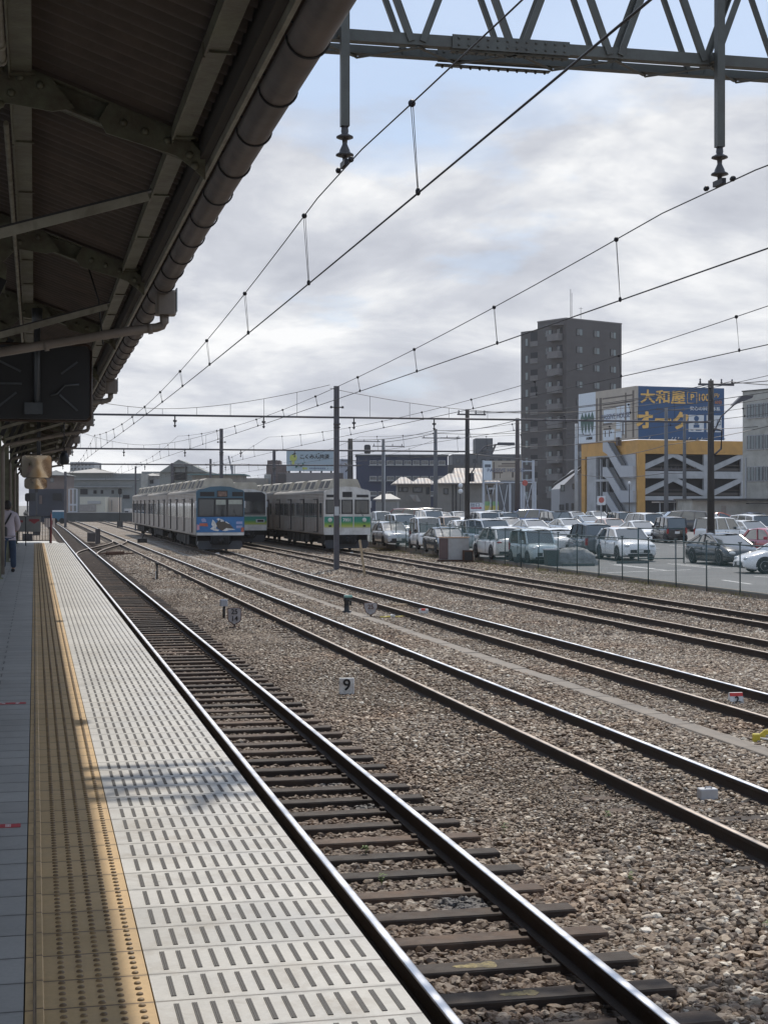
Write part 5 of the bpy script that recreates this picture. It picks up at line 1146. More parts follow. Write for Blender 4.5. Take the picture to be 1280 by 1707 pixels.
def car(kind_, color, px, head, label, base=None, roof=None, s=1.0):
    H = SPEC[kind_]['H']*s
    hd = math.degrees(head)
    if -135 < hd < -40: head = D(-90+random.uniform(-4,4))
    elif 60 < hd < 130: head = D(90+random.uniform(-4,4))
    elif hd < -135: head = D(random.choice((-90,90))+random.uniform(-4,4)) if hd > -158 else D(172)
    if base is not None: dy, h = base-HZ, 0.0
    else: dy, h = roof-HZ, H
    k = (CAMZ-h+.36+.03)/(dy+15.0); Y = k*(F*CY-SY*(px-640))
    if Y < 60: k = (CAMZ-h+.03)/dy; Y = k*(F*CY-SY*(px-640))
    loc = (CY*(px-VX)*k, Y, LZ(Y))
    if kind_ not in PROTO:
        t = make_car(kind_, label); PROTO[kind_] = t
        if t.name not in CH: CH[t.name] = [(c, kids(c)) for c in kids(t)]
        t.location = loc; t.rotation_euler = (0,0,head)
        for c, gs in CH[t.name]: c.color = (*color, 1)
    else: t = dup(PROTO[kind_], loc, head, label, color)
    t.scale = (s,)*3; CARS.append((t, SPEC[kind_]['L']*s, SPEC[kind_]['W']*s)); return t
CARS = []; D = radians
# head: direction the nose points, measured from +X (right) counter-clockwise; -90 = straight toward the platform side camera
car('hatch', silver, 650, D(-78), 'silver hatchback facing the camera next to the green striped train, nearest the fence', base=909)
car('kei_van', white, 708, D(-118), 'white kei van parked between the silver hatchback and the dark grey sedan', base=915)
car('sedan', (.075,.085,.09), 741, D(-66), 'dark grey sedan facing the camera just left of the white cabinet', base=921)
car('suv', pearl, 832, D(108), 'white suv seen from behind right of the cabinet, with dark rear window', base=931)
car('kei_box', (.52,.60,.61), 888, D(-52), 'pale blue boxy kei car behind the dark bin', base=938)
car('sedan', white, 925, D(112), 'white sedan seen from behind above the netted rubble heap', base=924)
car('kei_wagon', greyc, 978, D(95), 'dark grey kei wagon half hidden behind the netted rubble heap', base=928)
car('suv', white, 1040, D(-42), 'white suv with dark grille standing in the open just left of the empty bays', base=931)
car('sedan', (.020,.022,.026), 1203, D(-44), 'large black fastback in front of the thick dark pole, nearest car at the right', base=940, s=1.03)
car('wagon', white, 1318, D(-160), 'white car nose cut off by the right edge, in front of the red car', base=955)
car('hatch', (.40,.05,.07), 1288, D(-75), 'red hatchback at the right edge beside the black fastback', base=928)
car('kei_wagon', blackc, 1112, D(82), 'black kei wagon seen from behind with number plate, middle of the lot', base=903)
car('kei_wagon', pearl, 1200, D(15), 'cream white kei wagon side on behind the black fastback', base=906)
car('hatch', (.72,.52,.44), 1018, D(-110), 'pinkish beige hatchback behind the white suv', roof=863)
car('sedan', white, 1064, D(-80), 'white sedan between the pink hatchback and the black kei wagon', roof=867)
car('sedan', pearl, 885, D(-75), 'pearl white sedan with bright windscreen, directly behind the pale blue kei car', roof=864)
car('minivan', (.025,.026,.03), 926, D(-120), 'big black minivan with glossy roof standing below the narrow grey house', roof=851)
car('sedan', pearl, 944, D(-70), 'pearl sedan in front of the big black minivan', roof=863)
car('minivan', silver, 812, D(-115), 'silver minivan behind the white suv and the thick dark pole', roof=864)
car('wagon', white, 846, D(-70), 'white wagon between the silver minivan and the pearl sedan', roof=862)
car('hatch', white, 772, D(-60), 'white hatchback at the foot of the thick dark pole, on its left', roof=866)
car('kei_box', (.62,.44,.30), 748, D(-95), 'kei car with tan lower body behind the white kei van', roof=860)
car('wagon', greyc, 682, D(-105), 'grey wagon squeezed between silver hatchback and white kei van', roof=863)
car('minivan', white, 668, D(-140), 'white minivan behind the silver hatchback', roof=856)
car('kei_wagon', white, 634, D(-95), 'white kei wagon partly cut off by the green striped train', roof=852)
car('minivan', white, 716, D(-150), 'tall white minivan behind the white kei van', roof=850)
car('hatch', pearl, 763, D(-85), 'pearl hatchback in the far row left of the thick dark pole', roof=852)
car('minivan', white, 802, D(-140), 'white minivan in the far row just right of the thick dark pole', roof=852)
car('kei_wagon', (.10,.11,.12), 845, D(-130), 'dark kei wagon in the far row below the billboard frame', roof=853)
car('minivan', (.20,.26,.42), 874, D(-160), 'bluish minivan in the far row under the billboard frame posts', roof=848)
car('hatch', white, 958, D(-70), 'white hatchback right behind the black minivan', roof=852)
car('hatch', white, 994, D(-75), 'white hatchback with bright windscreen below the orange car park corner', roof=851)
car('sedan', (.42,.50,.58), 976, D(-80), 'light blue sedan in the second row left of the pinkish hatchback', roof=858)
car('kei_van', (.03,.03,.035), 1030, D(-150), 'dark kei van in the far row below the outside stair', roof=852)
car('minivan', white, 1068, D(-155), 'white minivan in the far row left of the black kei wagon', roof=853)
car('hatch', (.55,.62,.62), 1108, D(-80), 'pale green hatchback in the far row behind the black kei wagon', roof=853)
car('wagon', silver, 1156, D(-105), 'silver wagon in the second row left of the thick pole', roof=856)
car('sedan', (.62,.14,.07), 1200, D(-20), 'orange red sedan far back below the low cream building', roof=853)
car('minivan', white, 1243, D(-150), 'white minivan with dark windows at the far right of the second row', roof=856)
car('wagon', pearl, 1246, D(-85), 'pearl wagon beside the cream white kei wagon', roof=866)
car('sedan', white, 1275, D(-85), 'white sedan at the right edge of the second row', roof=860)
car('minivan', (.04,.04,.045), 1130, D(-160), 'dark minivan far back beside the silver wagon', roof=850)
car('hatch', white, 1176, D(-95), 'white hatchback far back touching the thick pole', roof=852)
car('hatch', (.07,.09,.16), 1258, D(-90), 'navy hatchback far back at the right edge', roof=853)
car('kei_wagon', white, 822, D(-90), 'white kei wagon far back between two minivans near the pole', roof=850)
car('sedan', white, 905, D(-90), 'white sedan far back between the bluish and black minivans', roof=853)
car('hatch', pearl, 735, D(-90), 'pearl hatchback far back behind the tan kei car', roof=853)
car('minivan', (.16,.03,.04), 668, D(170), 'maroon minivan parked side on, farthest back at the left', roof=847)
car('minivan', (.03,.03,.03), 700, D(175), 'black minivan parked side on, farthest back beside the maroon one', roof=846)
# push overlapping cars apart along the depth of the lot
for it in range(40):
    moved = False
    for i in range(len(CARS)):
        for j in range(i+1, len(CARS)):
            (a, la, wa), (b, lb, wb) = CARS[i], CARS[j]; 
            def pts(o, l, w_):
                u = Vector((cos(o.rotation_euler.z), sin(o.rotation_euler.z))); c = Vector(o.location[:2]); return [c+u*q*(l-w_)/2 for q in (-1,-.33,.33,1)]
            dmin = min((p-q).length for p in pts(a, la, wa) for q in pts(b, lb, wb)); need = (wa+wb)/2+.12
            if dmin < need:
                f, n_ = (a, b) if a.location.y > b.location.y else (b, a); dd = (need-dmin)*.6+.03
                for o, s in ((f, 1), (n_, -1 if n_.location.y > 70 else 0)):
                    v = Vector((o.location.x, o.location.y)).normalized()*dd*s; o.location.x += v.x; o.location.y += v.y; o.location.z = LZ(o.location.y)
                moved = True
    if not moved: break
# ------------------------------------------------------------------ buildings
GB = .66
bgl = mat('building window glass', (.05,.06,.07), .12, var=.3, vs=.3, spec=.9); curt = mat('pale curtain behind glass', (.22,.25,.25), .5, var=.15, vs=2)
def frame_of(px, depthk, rz): return Vector((CY*(px-VX)*depthk, depthk*(F*CY-SY*(px-640)), GB))
def zpx(py, k): return CAMZ-(py-HZ)*k-GB
# --- brown apartment tower
tw = mat('dark brown tower tiles', (.098,.090,.088), .8, var=.1, vs=.35, dirt=(.06,.055,.055), dirt_amt=.25, dirt_s=.15)
def tile_bump(m, s, st=.3):
    nt = m.node_tree; b = nt.nodes['Principled BSDF']; tc = N(nt, 'ShaderNodeTexCoord'); sp = N(nt, 'ShaderNodeSeparateXYZ'); L(nt, tc.outputs['Object'], sp.inputs[0])
    h = M2(nt, 'SINE', M2(nt, 'MULTIPLY', sp.outputs[2], 2*pi*s)); bp = N(nt, 'ShaderNodeBump'); bp.inputs['Strength'].default_value = st; bp.inputs['Distance'].default_value = .05
    L(nt, h, bp.inputs['Height']); L(nt, bp.outputs[0], b.inputs['Normal'])
tile_bump(tw, 1.0, .12)
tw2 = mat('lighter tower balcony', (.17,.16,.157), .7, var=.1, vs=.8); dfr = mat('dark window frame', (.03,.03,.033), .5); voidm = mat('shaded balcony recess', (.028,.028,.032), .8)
kC = .1034; C = frame_of(942, kC, 0); rz = D(24.8); t = thing('apartment_tower', 'tall dark brown apartment tower with small windows and stacked corner balconies', 'apartment building', C, rz)
dx, dy = Vector((cos(rz), sin(rz))), Vector((-sin(rz), cos(rz))); C2 = Vector((C.x, C.y))
sx = lambda px: s_on(C2, dx, px); sy = lambda px: s_on(C2, dy, px)
LX_, LY1, LY2 = sx(1036), sy(896), sy(864); HT = zpx(531, kC)
m = MB(); m.box(0, LX_, 0, LY1, 0, HT); m.box(.6, LX_, LY1+.002, LY2, 0, HT-1.15); m.box(LX_+.002, sx(1040.5), 1.2, 6, 0, HT-.9); m.box(sx(1038), sx(1040), 1.1, 1.198, 0, HT-1.6)
m.build('wall', tw, t)
MB().box(-.06, LX_+.06, -.06, LY1+.06, HT+.002, HT+.22).build('parapet', tw2, t); MB().box(.5, LX_-.5, .8, LY1-.6, HT+.22, HT+.3).build('roof', conc, t)
for i in range(10):
    zc_ = zpx(551.5, kC)-i*3.03
    for c in (965.5, 994, 1021.7):
        x = sx(c); w_ = MB().box(x-.72, x+.72, -.10, -.002, zc_-.62, zc_+.62).build('window', dfr, t); MB().box(x-.62, x-.03, -.11, -.1015, zc_-.52, zc_+.52).mat(1).box(x+.03, x+.62, -.11, -.1015, zc_-.52, zc_+.52).build('pane', [bgl, curt], w_)
    y = sy(914.7); w_ = MB().box(-.10, -.002, y-.85, y+.85, zc_-.75, zc_+.6).build('window', dfr, t); MB().box(-.11, -.1015, y-.02, y+.75, zc_-.62, zc_+.5).mat(1).box(-.11, -.1015, y-.75, y-.08, zc_-.62, zc_+.5).build('pane', [bgl, curt], w_)
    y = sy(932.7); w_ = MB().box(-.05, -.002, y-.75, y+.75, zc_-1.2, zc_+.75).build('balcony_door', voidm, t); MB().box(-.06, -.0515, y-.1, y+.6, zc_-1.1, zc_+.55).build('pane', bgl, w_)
    y0, y1 = sy(938), sy(919.5); b_ = MB().box(-1.15, -.052, y0, y1, zc_-1.55, zc_-1.42).box(-1.15, -1.07, y0, y1, zc_-1.418, zc_-.35).box(-1.068, -.052, y0, y0+.07, zc_-1.418, zc_-.35).box(-1.068, -.052, y1-.07, y1, zc_-1.418, zc_-.35).build('balcony', tw2, t)
    if i == 0: MB().box(-1.2, -.002, y0-.3, y1+.2, zc_+1.1, zc_+1.25).build('balcony_roof', tw2, t)
    y0, y1 = sy(894.5), sy(880.5); z0 = zc_-.9
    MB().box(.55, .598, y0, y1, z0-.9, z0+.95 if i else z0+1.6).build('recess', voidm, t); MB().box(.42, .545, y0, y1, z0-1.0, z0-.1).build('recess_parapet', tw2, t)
    y = sy(874); MB().box(.54, .598, y-.3, y+.3, z0-.75, z0+.5).build('slit_window', curt, t)
    if i: m = MB(); m.beam((.35, y0+.2, z0-.9), (.35, (y0+y1)/2, z0-.2), .05, .05); m.build('stair_rail', tw2, t)
MB().tube([(3,2,HT+.3),(3,2,HT+5.6)], .05, 5).tube([(3.5,2.2,HT+.3),(3.5,2.2,HT+5.0)], .04, 5).tube([(5.5,2,HT+.3),(5.5,2,HT+2.6)], .04, 5).beam((5.0,2,HT+2.4),(6.0,2,HT+2.4),.04,.04).build('antenna', stm, t)
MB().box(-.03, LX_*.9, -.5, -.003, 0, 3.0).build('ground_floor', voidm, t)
# --- multi storey car park with roof signboards
orange = mat('orange cladding', (.60,.33,.09), .6, var=.06, vs=.5, dirt=(.33,.18,.05), dirt_amt=.2, dirt_s=.6); cgrey = mat('pale grey car park frame', (.46,.47,.485), .6, var=.06, vs=.6, dirt=(.24,.25,.25), dirt_amt=.25, dirt_s=.5)
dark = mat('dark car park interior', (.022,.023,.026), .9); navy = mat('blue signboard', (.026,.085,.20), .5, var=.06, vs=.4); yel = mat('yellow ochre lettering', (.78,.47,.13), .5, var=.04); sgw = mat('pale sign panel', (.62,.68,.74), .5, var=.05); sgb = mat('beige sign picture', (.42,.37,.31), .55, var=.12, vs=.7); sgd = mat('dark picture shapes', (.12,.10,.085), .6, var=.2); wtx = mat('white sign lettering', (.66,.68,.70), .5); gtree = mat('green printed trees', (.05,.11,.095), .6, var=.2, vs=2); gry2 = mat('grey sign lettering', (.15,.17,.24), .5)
kC = .0768; C = frame_of(1062, kC, 0); rz = D(6.5); t = thing('parking_building', 'orange and pale grey multi storey car park with outside stair and rooftop billboards', 'car park building', C, rz)
dx, dy = Vector((cos(rz), sin(rz))), Vector((-sin(rz), cos(rz))); C2 = Vector((C.x, C.y)); sx = lambda px: s_on(C2, dx, px); sy = lambda px: s_on(C2, dy, px)
Z = lambda py: zpx(py, kC); LXb, LYb = sx(1300), sy(970)
zt, zo, z1, z2, z3, z4 = Z(733), Z(756), Z(785), Z(797), Z(827), Z(834)
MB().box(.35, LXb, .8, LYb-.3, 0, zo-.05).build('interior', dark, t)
MB().box(-.1, LXb, -.1, LYb, zo, zt).box(-.1, .95, -.1, .3, 0, zo-.002).box(-.1, .3, LYb-1.1, LYb, 0, zo-.002).build('orange_cladding', orange, t)
m = MB()
bays = [(sx(1070.5), sx(1173)), (sx(1188.6), sx(1235.5)), (sx(1250), sx(1296))]
for (za, zb_) in ((z2, z1), (z4, z3)): m.box(.952, LXb, -.02, .35, za, zb_)
cols = [(.952, bays[0][0]), (bays[0][1], bays[1][0]), (bays[1][1], bays[2][0])]
for a, b in cols:
    for (za, zb_) in ((0, z4), (z3, z2), (z1, zo)): m.box(a, b, -.019, .35, za+.001, zb_-.001)
m.build('frame', cgrey, t)
for i, (a, b) in enumerate(bays):
    for (za, zb_) in ((z1, zo), (z3, z2)):
        mm = MB(); mid = (a+b)/2 if i == 0 else b+.2
        mm.beam((a-.2, .0, za+.15), (mid, .0, zb_-.1), .30, .62, up=(0,1,0)) if False else mm.prism([(a, za),(a, za+.75),(mid-.65, zb_),(mid, zb_),(mid, zb_-.4)], (1,0,0), (0,0,1), (0,1,0), (0,0,0), .0, .3)
        if i == 0: mm.prism([(b, za),(b, za+.75),(mid+.65, zb_),(mid, zb_),(mid, zb_-.4)], (1,0,0), (0,0,1), (0,1,0), (0,0,0), .0, .3)
        mm.build('brace', cgrey, t)
        r_ = MB(); r_.box(a, b, .36, .40, za+.1, za+.45).box(a, b, .36, .42, za+.75, za+.85); r_.build('guard_rail', mat('dull bronze rail', (.06,.05,.045), .5), t)
# left face: panels, openings and zig zag stair
m = MB(); y0, y1 = sy(1060), sy(979); zz0 = Z(755)
ya, yb = sy(1024), sy(994)
m.box(-.06, .34, y0, ya, 0, zz0); m.box(-.06, .34, yb, y1, 0, zz0)
for zb_, za in ((zz0, Z(758)), (Z(797), Z(801)), (Z(838), Z(840))): m.box(-.058, .34, ya+.001, yb-.001, za, zb_)
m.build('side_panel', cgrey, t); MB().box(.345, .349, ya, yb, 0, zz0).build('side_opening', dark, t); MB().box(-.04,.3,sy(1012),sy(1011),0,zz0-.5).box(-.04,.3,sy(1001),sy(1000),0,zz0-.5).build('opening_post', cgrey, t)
stg = mat('stair parapet grey', (.46,.475,.50), .6, var=.05, vs=1); std = mat('stair tread shade', (.10,.105,.11), .7)
def wp_(px, py):   # point on the left face seen at a pixel
    s = sy(px); p = C2+dy*s; k = (p.x*SY+p.y*CY)/F; return (s, CAMZ-(py-HZ)*k-GB)
for i in range(3):
    o_ = 41.6*i; pp_ = lambda q: [wp_(a, b+o_) for a, b in q]; s_ = MB()
    s_.prism(pp_([(1011.4,737),(1018.3,737),(1041,775),(1041,796),(1019,757.5),(1011.4,752.5)]), (0,1,0), (0,0,1), (1,0,0), (0,0,0), -.62, -.50)
    s_.prism(pp_([(1041.1,776),(1061.7,776.5),(1061.7,796),(1041.1,796)]), (0,1,0), (0,0,1), (1,0,0), (0,0,0), -.62, -.065)
    s_.mat(1).prism(pp_([(1018.4,737.5),(1028,737.5),(1048,775.9),(1041.2,775.9)]), (0,1,0), (0,0,1), (1,0,0), (0,0,0), -.499, -.40)  # dark strip paints in the shade on the tread side of the flight
    s_.build('stair_flight', [stg, std], t)
for i in ():
    top_, bot = 0, 0
    ya_, yb_ = sy(1012), sy(1044); s_ = MB()
    s_.prism([(ya_+.9, top_+.3),(ya_, top_+.3),(yb_, bot+.35),(yb_, bot-1.15),(yb_+.9, bot-1.15),(ya_+.9, top_-1.6)], (0,1,0), (0,0,1), (1,0,0), (0,0,0), -1.6, -1.48)
    s_.box(-1.6, -.062, sy(1061), yb_, bot-1.15, bot-.95); s_.box(-1.6, -1.48, sy(1061), yb_-.001, bot-.949, bot+.3); s_.mat(1).prism([(ya_+.5, top_+.25),(ya_+.1, top_+.25),(yb_+.1, bot-.2),(yb_+.6, bot-.2)], (0,1,0), (0,0,1), (1,0,0), (0,0,0), -1.4, -.3)
    s_.mat(0).box(-1.6, -.062, ya_+.901, ya_+2.2, top_-1.6, top_-1.45); s_.box(-1.6, -1.48, ya_+.902, ya_+2.2, top_-1.449, top_+.2)
    s_.build('stair_flight', [stg, std], t)
# signboards
zs0, zs1 = Z(731.5), Z(643)
LS = sx(1207)
sb = MB().box(0, LS, .0, .35, zs0, zs1).build('blue_billboard', navy, t)
def st(body, px, py, hpx, m_, bold=.0, sxx=1.0): return text(body, hpx*kC*1.28, m_, sb, (sx(px), -.02, Z(py)), bold=bold, ext=.02, sx=sxx)
def st2(body, px, py, hpx, m_, bold=.0, sxx=1.0): x = sx(px); return text(body, hpx*kC*1.28, m_, sb, (x, -.02, Z(py)), bold=bold, ext=.02, sx=sxx)
st('大和屋', 1105, 662, 18.5, yel, .042, 1.22); st('オーク', 1105, 702, 25, yel, .11, 1.08)
st('P', 1153.5, 660, 11, yel, .03); st('100', 1172, 660, 13, yel, .02, .9); st('円/', 1194.5, 656, 6, yel, .005); st('60分', 1197, 667.5, 5.5, mat('orange sign lettering', (.55,.20,.07), .5), .005); st('安心の料金体系', 1175, 679, 5.6, wtx, .01, 1.18)
m = MB()
for (a, b, c_, d) in ((1145.5,1146.2,651,670),(1160.8,1161.5,651,670)): m.box(sx(a), sx(b), -.03, -.001, Z(d), Z(c_))
m.box(sx(1146.25), sx(1160.75), -.03, -.001, Z(651.8), Z(651)); m.box(sx(1146.25), sx(1160.75), -.03, -.001, Z(670), Z(669.2)); m.build('frame_lines', yel, sb)
for (a, b) in ((1147.5,1173),(1177.5,1202.5)): q = MB().box(sx(a), sx(b), -.03, -.001, Z(718), Z(689.5)).build('white_panel', wtx, sb)
m = MB(); x = sx(1160.5)
m.prism([(x+1.0*cos(a)*.36, Z(695.5)+.36*sin(a)) for a in [pi*2*q/14 for q in range(14)]], (1,0,0), (0,0,1), (0,-1,0), (0,-.031,0), 0, .02); m.box(x-.42, x+.42, -.05, -.031, Z(711), Z(706)); m.box(x-.3, x+.3, -.05, -.031, Z(705.5), Z(703.5))
m.box(x-.85, x-.45, -.05, -.031, Z(716), Z(714.5)); m.box(x-.1, x+.75, -.05, -.031, Z(716), Z(714.5)); x = sx(1193)
m.tube([(x-.5,-.04,Z(697)),(x-.5,-.04,Z(708)),(x+.1,-.04,Z(709)),(x+.2,-.04,Z(698)),(x+.7,-.04,Z(700)),(x+.7,-.04,Z(705)),(x+.2,-.04,Z(706))], .05, 5); m.box(x-.6, x+.8, -.05, -.031, Z(716), Z(714.5)); m.build('pictogram', navy, sb)
m = MB()
for px in (1080,1118,1123,1128,1146,1160,1167,1205): m.tube([(sx(px),-.2,zs0+.02),(sx(px),-.5,zs0+.25)], .06, 5)
m.build('sign_lamps', wtx, sb)
# the picture board on the left face: local coordinates run backwards along y
pbd = MB(); ySP = sy(996.5); pbd.mat(0).box(-.35, -.001, sy(968)*0+ySP+.001, sy(968), zs0, zs1); pbd.mat(1).box(-.35, -.001, .001, ySP, zs0, zs1); pb = pbd.build('picture_billboard', [sgw, sgb], t)
def ty(body, py, px, h, m_, bold=0.0, sxx=1.0): return text(body, h*kC*1.2, m_, pb, (-.37, sy(px), Z(py)), right=(0,-1,0), up=(0,0,1), bold=bold, ext=.02, sx=sxx)
ty('PASSIVE HOUSE', 690, 1030, 10.5, gry2, .01, 1.18); ty('BETTER FIRST', 671, 982, 3.6, gry2, .0, 1.35) if False else None
ty('大和屋', 724, 986, 4.6, blk, .01, 1.5)
m = MB()
for px in (974.5,980,985.5,991):
    y = sy(px); hh = 18*kC
    for (zc0, sgn) in ((Z(695), 1),): m.prism([(y, Z(677)),(y+.55, Z(688)),(y+.45, Z(700)),(y+.25, Z(708)),(y, Z(715)),(y-.3, Z(708)),(y-.4, Z(700)),(y-.55, Z(688))], (0,1,0), (0,0,1), (-1,0,0), (-.351,0,0), 0, .02)
m.build('printed_trees', gtree, pb)
m = MB(); rr = random.Random(4)
def pbx(mm, a, b, c_, d, e=.015): y_0, y_1 = sy(b), sy(a); mm.box(-.351-e, -.3515, min(y_0,y_1), max(y_0,y_1), Z(d), Z(c_))
mw = MB()
for (a, b, c_, d) in ((1010,1030,676,700),(1031,1038,672,712),(1039,1045,672,722),(1048,1054,670,700),(1009,1028,712,730),(1030,1040,716,728)): pbx(mw, a, b, c_, d, .008)
mw.build('picture_light', sgw, pb)
for (a, b, c_, d) in ((997.5,1000,655,731),(1003,1007,655,730),(1046,1048,652,729),(1058,1061,650,729),(1008,1058,656,658.5),(1008,1058,667,669),(1009,1024,700,703),(1010,1023,709,712),(1041,1043.5,702,724),(1012,1013.5,713,724),(1019,1020.5,713,724),(1009,1045,672,673.5)): pbx(m, a, b, c_, d)
m.build('picture_dark', sgd, pb)
MB().box(.36, LS, .3515, .8, zs0, zs1-.1).build('sign_back_frame', dfr, t)
MB().box(-.05, .1, .3, .6, 0, .01).build('kerb_plate', dark, t)
MB().box(1.4, 3.4, 2, 4.5, zt+.002, zt+2.2).build('roof_hut', mat('dark roof hut', (.06,.05,.055), .7), t) if False else None
MB().box(-.7, -.3, sy(1036)-.25, sy(1036)+.25, zt-.6, zt+.5).build('duct', mat('brown vent duct', (.09,.07,.065), .6), t)
# --- cream office building at the right edge
cream = mat('aged cream render', (.44,.43,.39), .8, var=.08, vs=.8, dirt=(.23,.22,.19), dirt_amt=.3, dirt_s=.7); alu = mat('aluminium window frame', (.32,.33,.35), .4, .4)
kC = .065; C = frame_of(1236, kC, 0); rz = D(-72.0); t = thing('office_building', 'cream three storey office block with aluminium windows at the right edge', 'office building', C, rz)
dx = Vector((cos(rz), sin(rz))); C2 = Vector((C.x, C.y)); sx = lambda px: s_on(C2, dx, px); LW = sx(1330)
HT = zpx(653, kC); MB().box(0, LW, 0, 14, 0, HT).build('wall', cream, t); MB().box(-.08, LW, -.08, 14, HT+.002, HT+.12).build('roof_edge', dfr, t); MB().box(0.45,.6,-.12,-.002,0,HT*.5).build('drain_pipe', cgrey, t)
for (ya, yb) in ((674, 698.5), (726, 750.5), (778, 803)):
    for (a, b) in ((1245, 1273), (1274.5, 1312)):
        x0, x1, z0, z1_ = sx(a), sx(b), zpx(yb, kC), zpx(ya, kC); f = MB().box(x0, x1, -.09, -.002, z0, z1_).build('window', alu, t); m = MB(); n_ = 2 if b < 1280 else 3
        for q in range(n_): xx0, xx1 = x0+(x1-x0)*q/n_+.08, x0+(x1-x0)*(q+1)/n_-.05; m.mat(0).box(xx0, xx1, -.10, -.0915, z0+.1, z1_-.08); m.mat(1).box(xx0+.15, xx0+(xx1-xx0)*.42, -.105, -.1015, z0+.12, z1_-.1); m.box(xx0+(xx1-xx0)*.6, xx1-.12, -.105, -.1015, z0+.12, z1_-.1)
        m.build('pane', [bgl, curt], f)
# --- plain frontal building helper: face turned toward the camera
def front_building(name, label, cat, px0, px1, ytop, Y, mwall, dep=8, zbase=None, roof=None, rot=0.0, base=GB):
    k = K((px0+px1)/2, Y); a, b = Vector((CY*(px0-VX)*K(px0,Y), Y)), Vector((CY*(px1-VX)*K(px1,Y), Y)); rz = -YAW*.9+rot
    u = Vector((cos(rz), sin(rz))); C = a.copy(); ln = s_on(C, u, px1)
    t = thing(name, label, cat, (C.x, C.y, base), rz); kk = K(px0, Y); zz = lambda py: CAMZ-(py-HZ)*kk-base; SX = lambda px: s_on(C, u, px)
    if ytop is not None: MB().box(0, ln, 0, dep, 0, zz(ytop)).build('wall', mwall, t)
    return t, SX, zz, ln
navyb = mat('dark navy cladding', (.030,.042,.085), .7, var=.1, vs=.2); wallw = mat('off white wall', (.40,.40,.39), .75, var=.08, vs=.8, dirt=(.28,.27,.25), dirt_amt=.25)
t, SX, ZZ, ln = front_building('navy_building', 'long dark navy building with white window rows behind the houses', 'office building', 592, 746, 759, 290, navyb, 12)
MB().box(-.2, ln+.2, -.5, 12, ZZ(759)+.002, ZZ(757.5)).build('roof', mat('grey roof edge', (.18,.20,.20), .7), t)
for (ya, yb, lo, hi) in ((767.5,775.5,616,744),(793.5,801.5,616,744),(819,827,616,744)):
    for q in range(9):
        c = lo+6+q*14.3; x = SX(c); f = MB().box(SX(c-6), SX(c+6), -.25, -.002, ZZ(yb), ZZ(ya)).build('window_panel', wallw, t); MB().box(x-.6, x+.6, -.26, -.2515, ZZ(yb-2), ZZ(ya+1)).build('pane', bgl, f)
    MB().box(SX(lo-2), SX(hi), -.6, -.2615, ZZ(yb+.8), ZZ(yb+.1)).build('ledge', wallw, t)
# grey block with roof penthouse between pole and tower
gwall = mat('slate grey wall', (.10,.105,.115), .8, var=.1, vs=.3)
t, SX, ZZ, ln = front_building('grey_block', 'slate grey flat block with square roof penthouse left of the brown tower', 'apartment building', 752, 868, 757, 330, gwall, 14)
MB().box(SX(793), SX(822), 1, 8, ZZ(757)+.002, ZZ(730)).build('penthouse', gwall, t); MB().prism([(SX(822.1),ZZ(757)),(SX(829),ZZ(741)),(SX(827),ZZ(739)),(SX(822.1),ZZ(749))], (1,0,0), (0,0,1), (0,1,0), (0,2,0), 0, 1.5).build('outside_stair', tw2, t)
MB().box(SX(803), SX(811), .9, .998, ZZ(757)+.1, ZZ(750)).build('window', bgl, t)
for q in range(7): MB().box(SX(760+q*14), SX(767+q*14), -.08, -.002, ZZ(772), ZZ(765)).build('window', bgl, t)
t, SX, ZZ, ln = front_building('low_grey_block', 'low dark flat roofed block right of the navy building', 'building', 745, 800, 775, 300, mat('dull brown grey wall', (.13,.125,.12), .8, var=.1), 10)
# houses with tin roofs
tin = mat('pale corrugated tin roof', (.32,.31,.30), .55, .1, var=.12, vs=.6, dirt=(.33,.22,.15), dirt_amt=.3, dirt_s=.8); corr(tin, 0, 1.1, .8, .08)
hw1 = mat('grey beige house wall', (.25,.235,.215), .85, var=.1, vs=.6, dirt=(.17,.16,.145), dirt_amt=.3); hw2 = mat('cool grey house wall', (.29,.30,.32), .8, var=.06)
def hip(t, x0, x1, d0, d1, z0, z1, inx, m, name='roof', th=.12):
    ym = (d0+d1)/2; a = [(x0,d0,z0),(x1,d0,z0),(x1,d1,z0),(x0,d1,z0)]; r = [(x0+inx,ym,z1),(x1-inx,ym,z1)]
    mb = MB(); mb.add(a+r+[(p[0],p[1],p[2]-th) for p in a], [(0,1,5,4),(1,2,5),(2,3,4,5),(3,0,4),(0,6,7,1),(1,7,8,2),(2,8,9,3),(3,9,6,0),(6,9,8,7)]); return mb.build(name, m, t)
t, SX, ZZ, ln = front_building('tin_roof_house', 'wide grey house with large pale tin hip roof behind the thick dark pole', 'house', 728, 830, 806, 182, hw1, 9)
hip(t, SX(725), SX(838), -.8, 9.8, ZZ(805), ZZ(788), 2.0, tin); MB().box(SX(793),ln,9,14,0,ZZ(795)).build('rear_wing', hw1, t); hip(t, SX(765), SX(838), 9.9, 16, ZZ(790), ZZ(776), .3, tin)
for (a, b, c_, d) in ((739,747,814,824),(811,819,811,824)): f = MB().box(SX(a),SX(b),-.1,-.002,ZZ(d),ZZ(c_)).build('window', dfr, t); MB().box(SX(a)+.1,SX(b)-.1,-.11,-.1015,ZZ(d)+.1,ZZ(c_)-.1).build('pane', bgl, f)
for px in (754.5, 760): MB().tube([(SX(px),-.1,0),(SX(px),-.1,ZZ(808))], .06, 6).build('downpipe', dfr, t)
t, SX, ZZ, ln = front_building('old_house', 'small old house with two stepped tin roofs left of the wide tin roof house', 'house', 661, 718, 807, 200, hw1, 7)
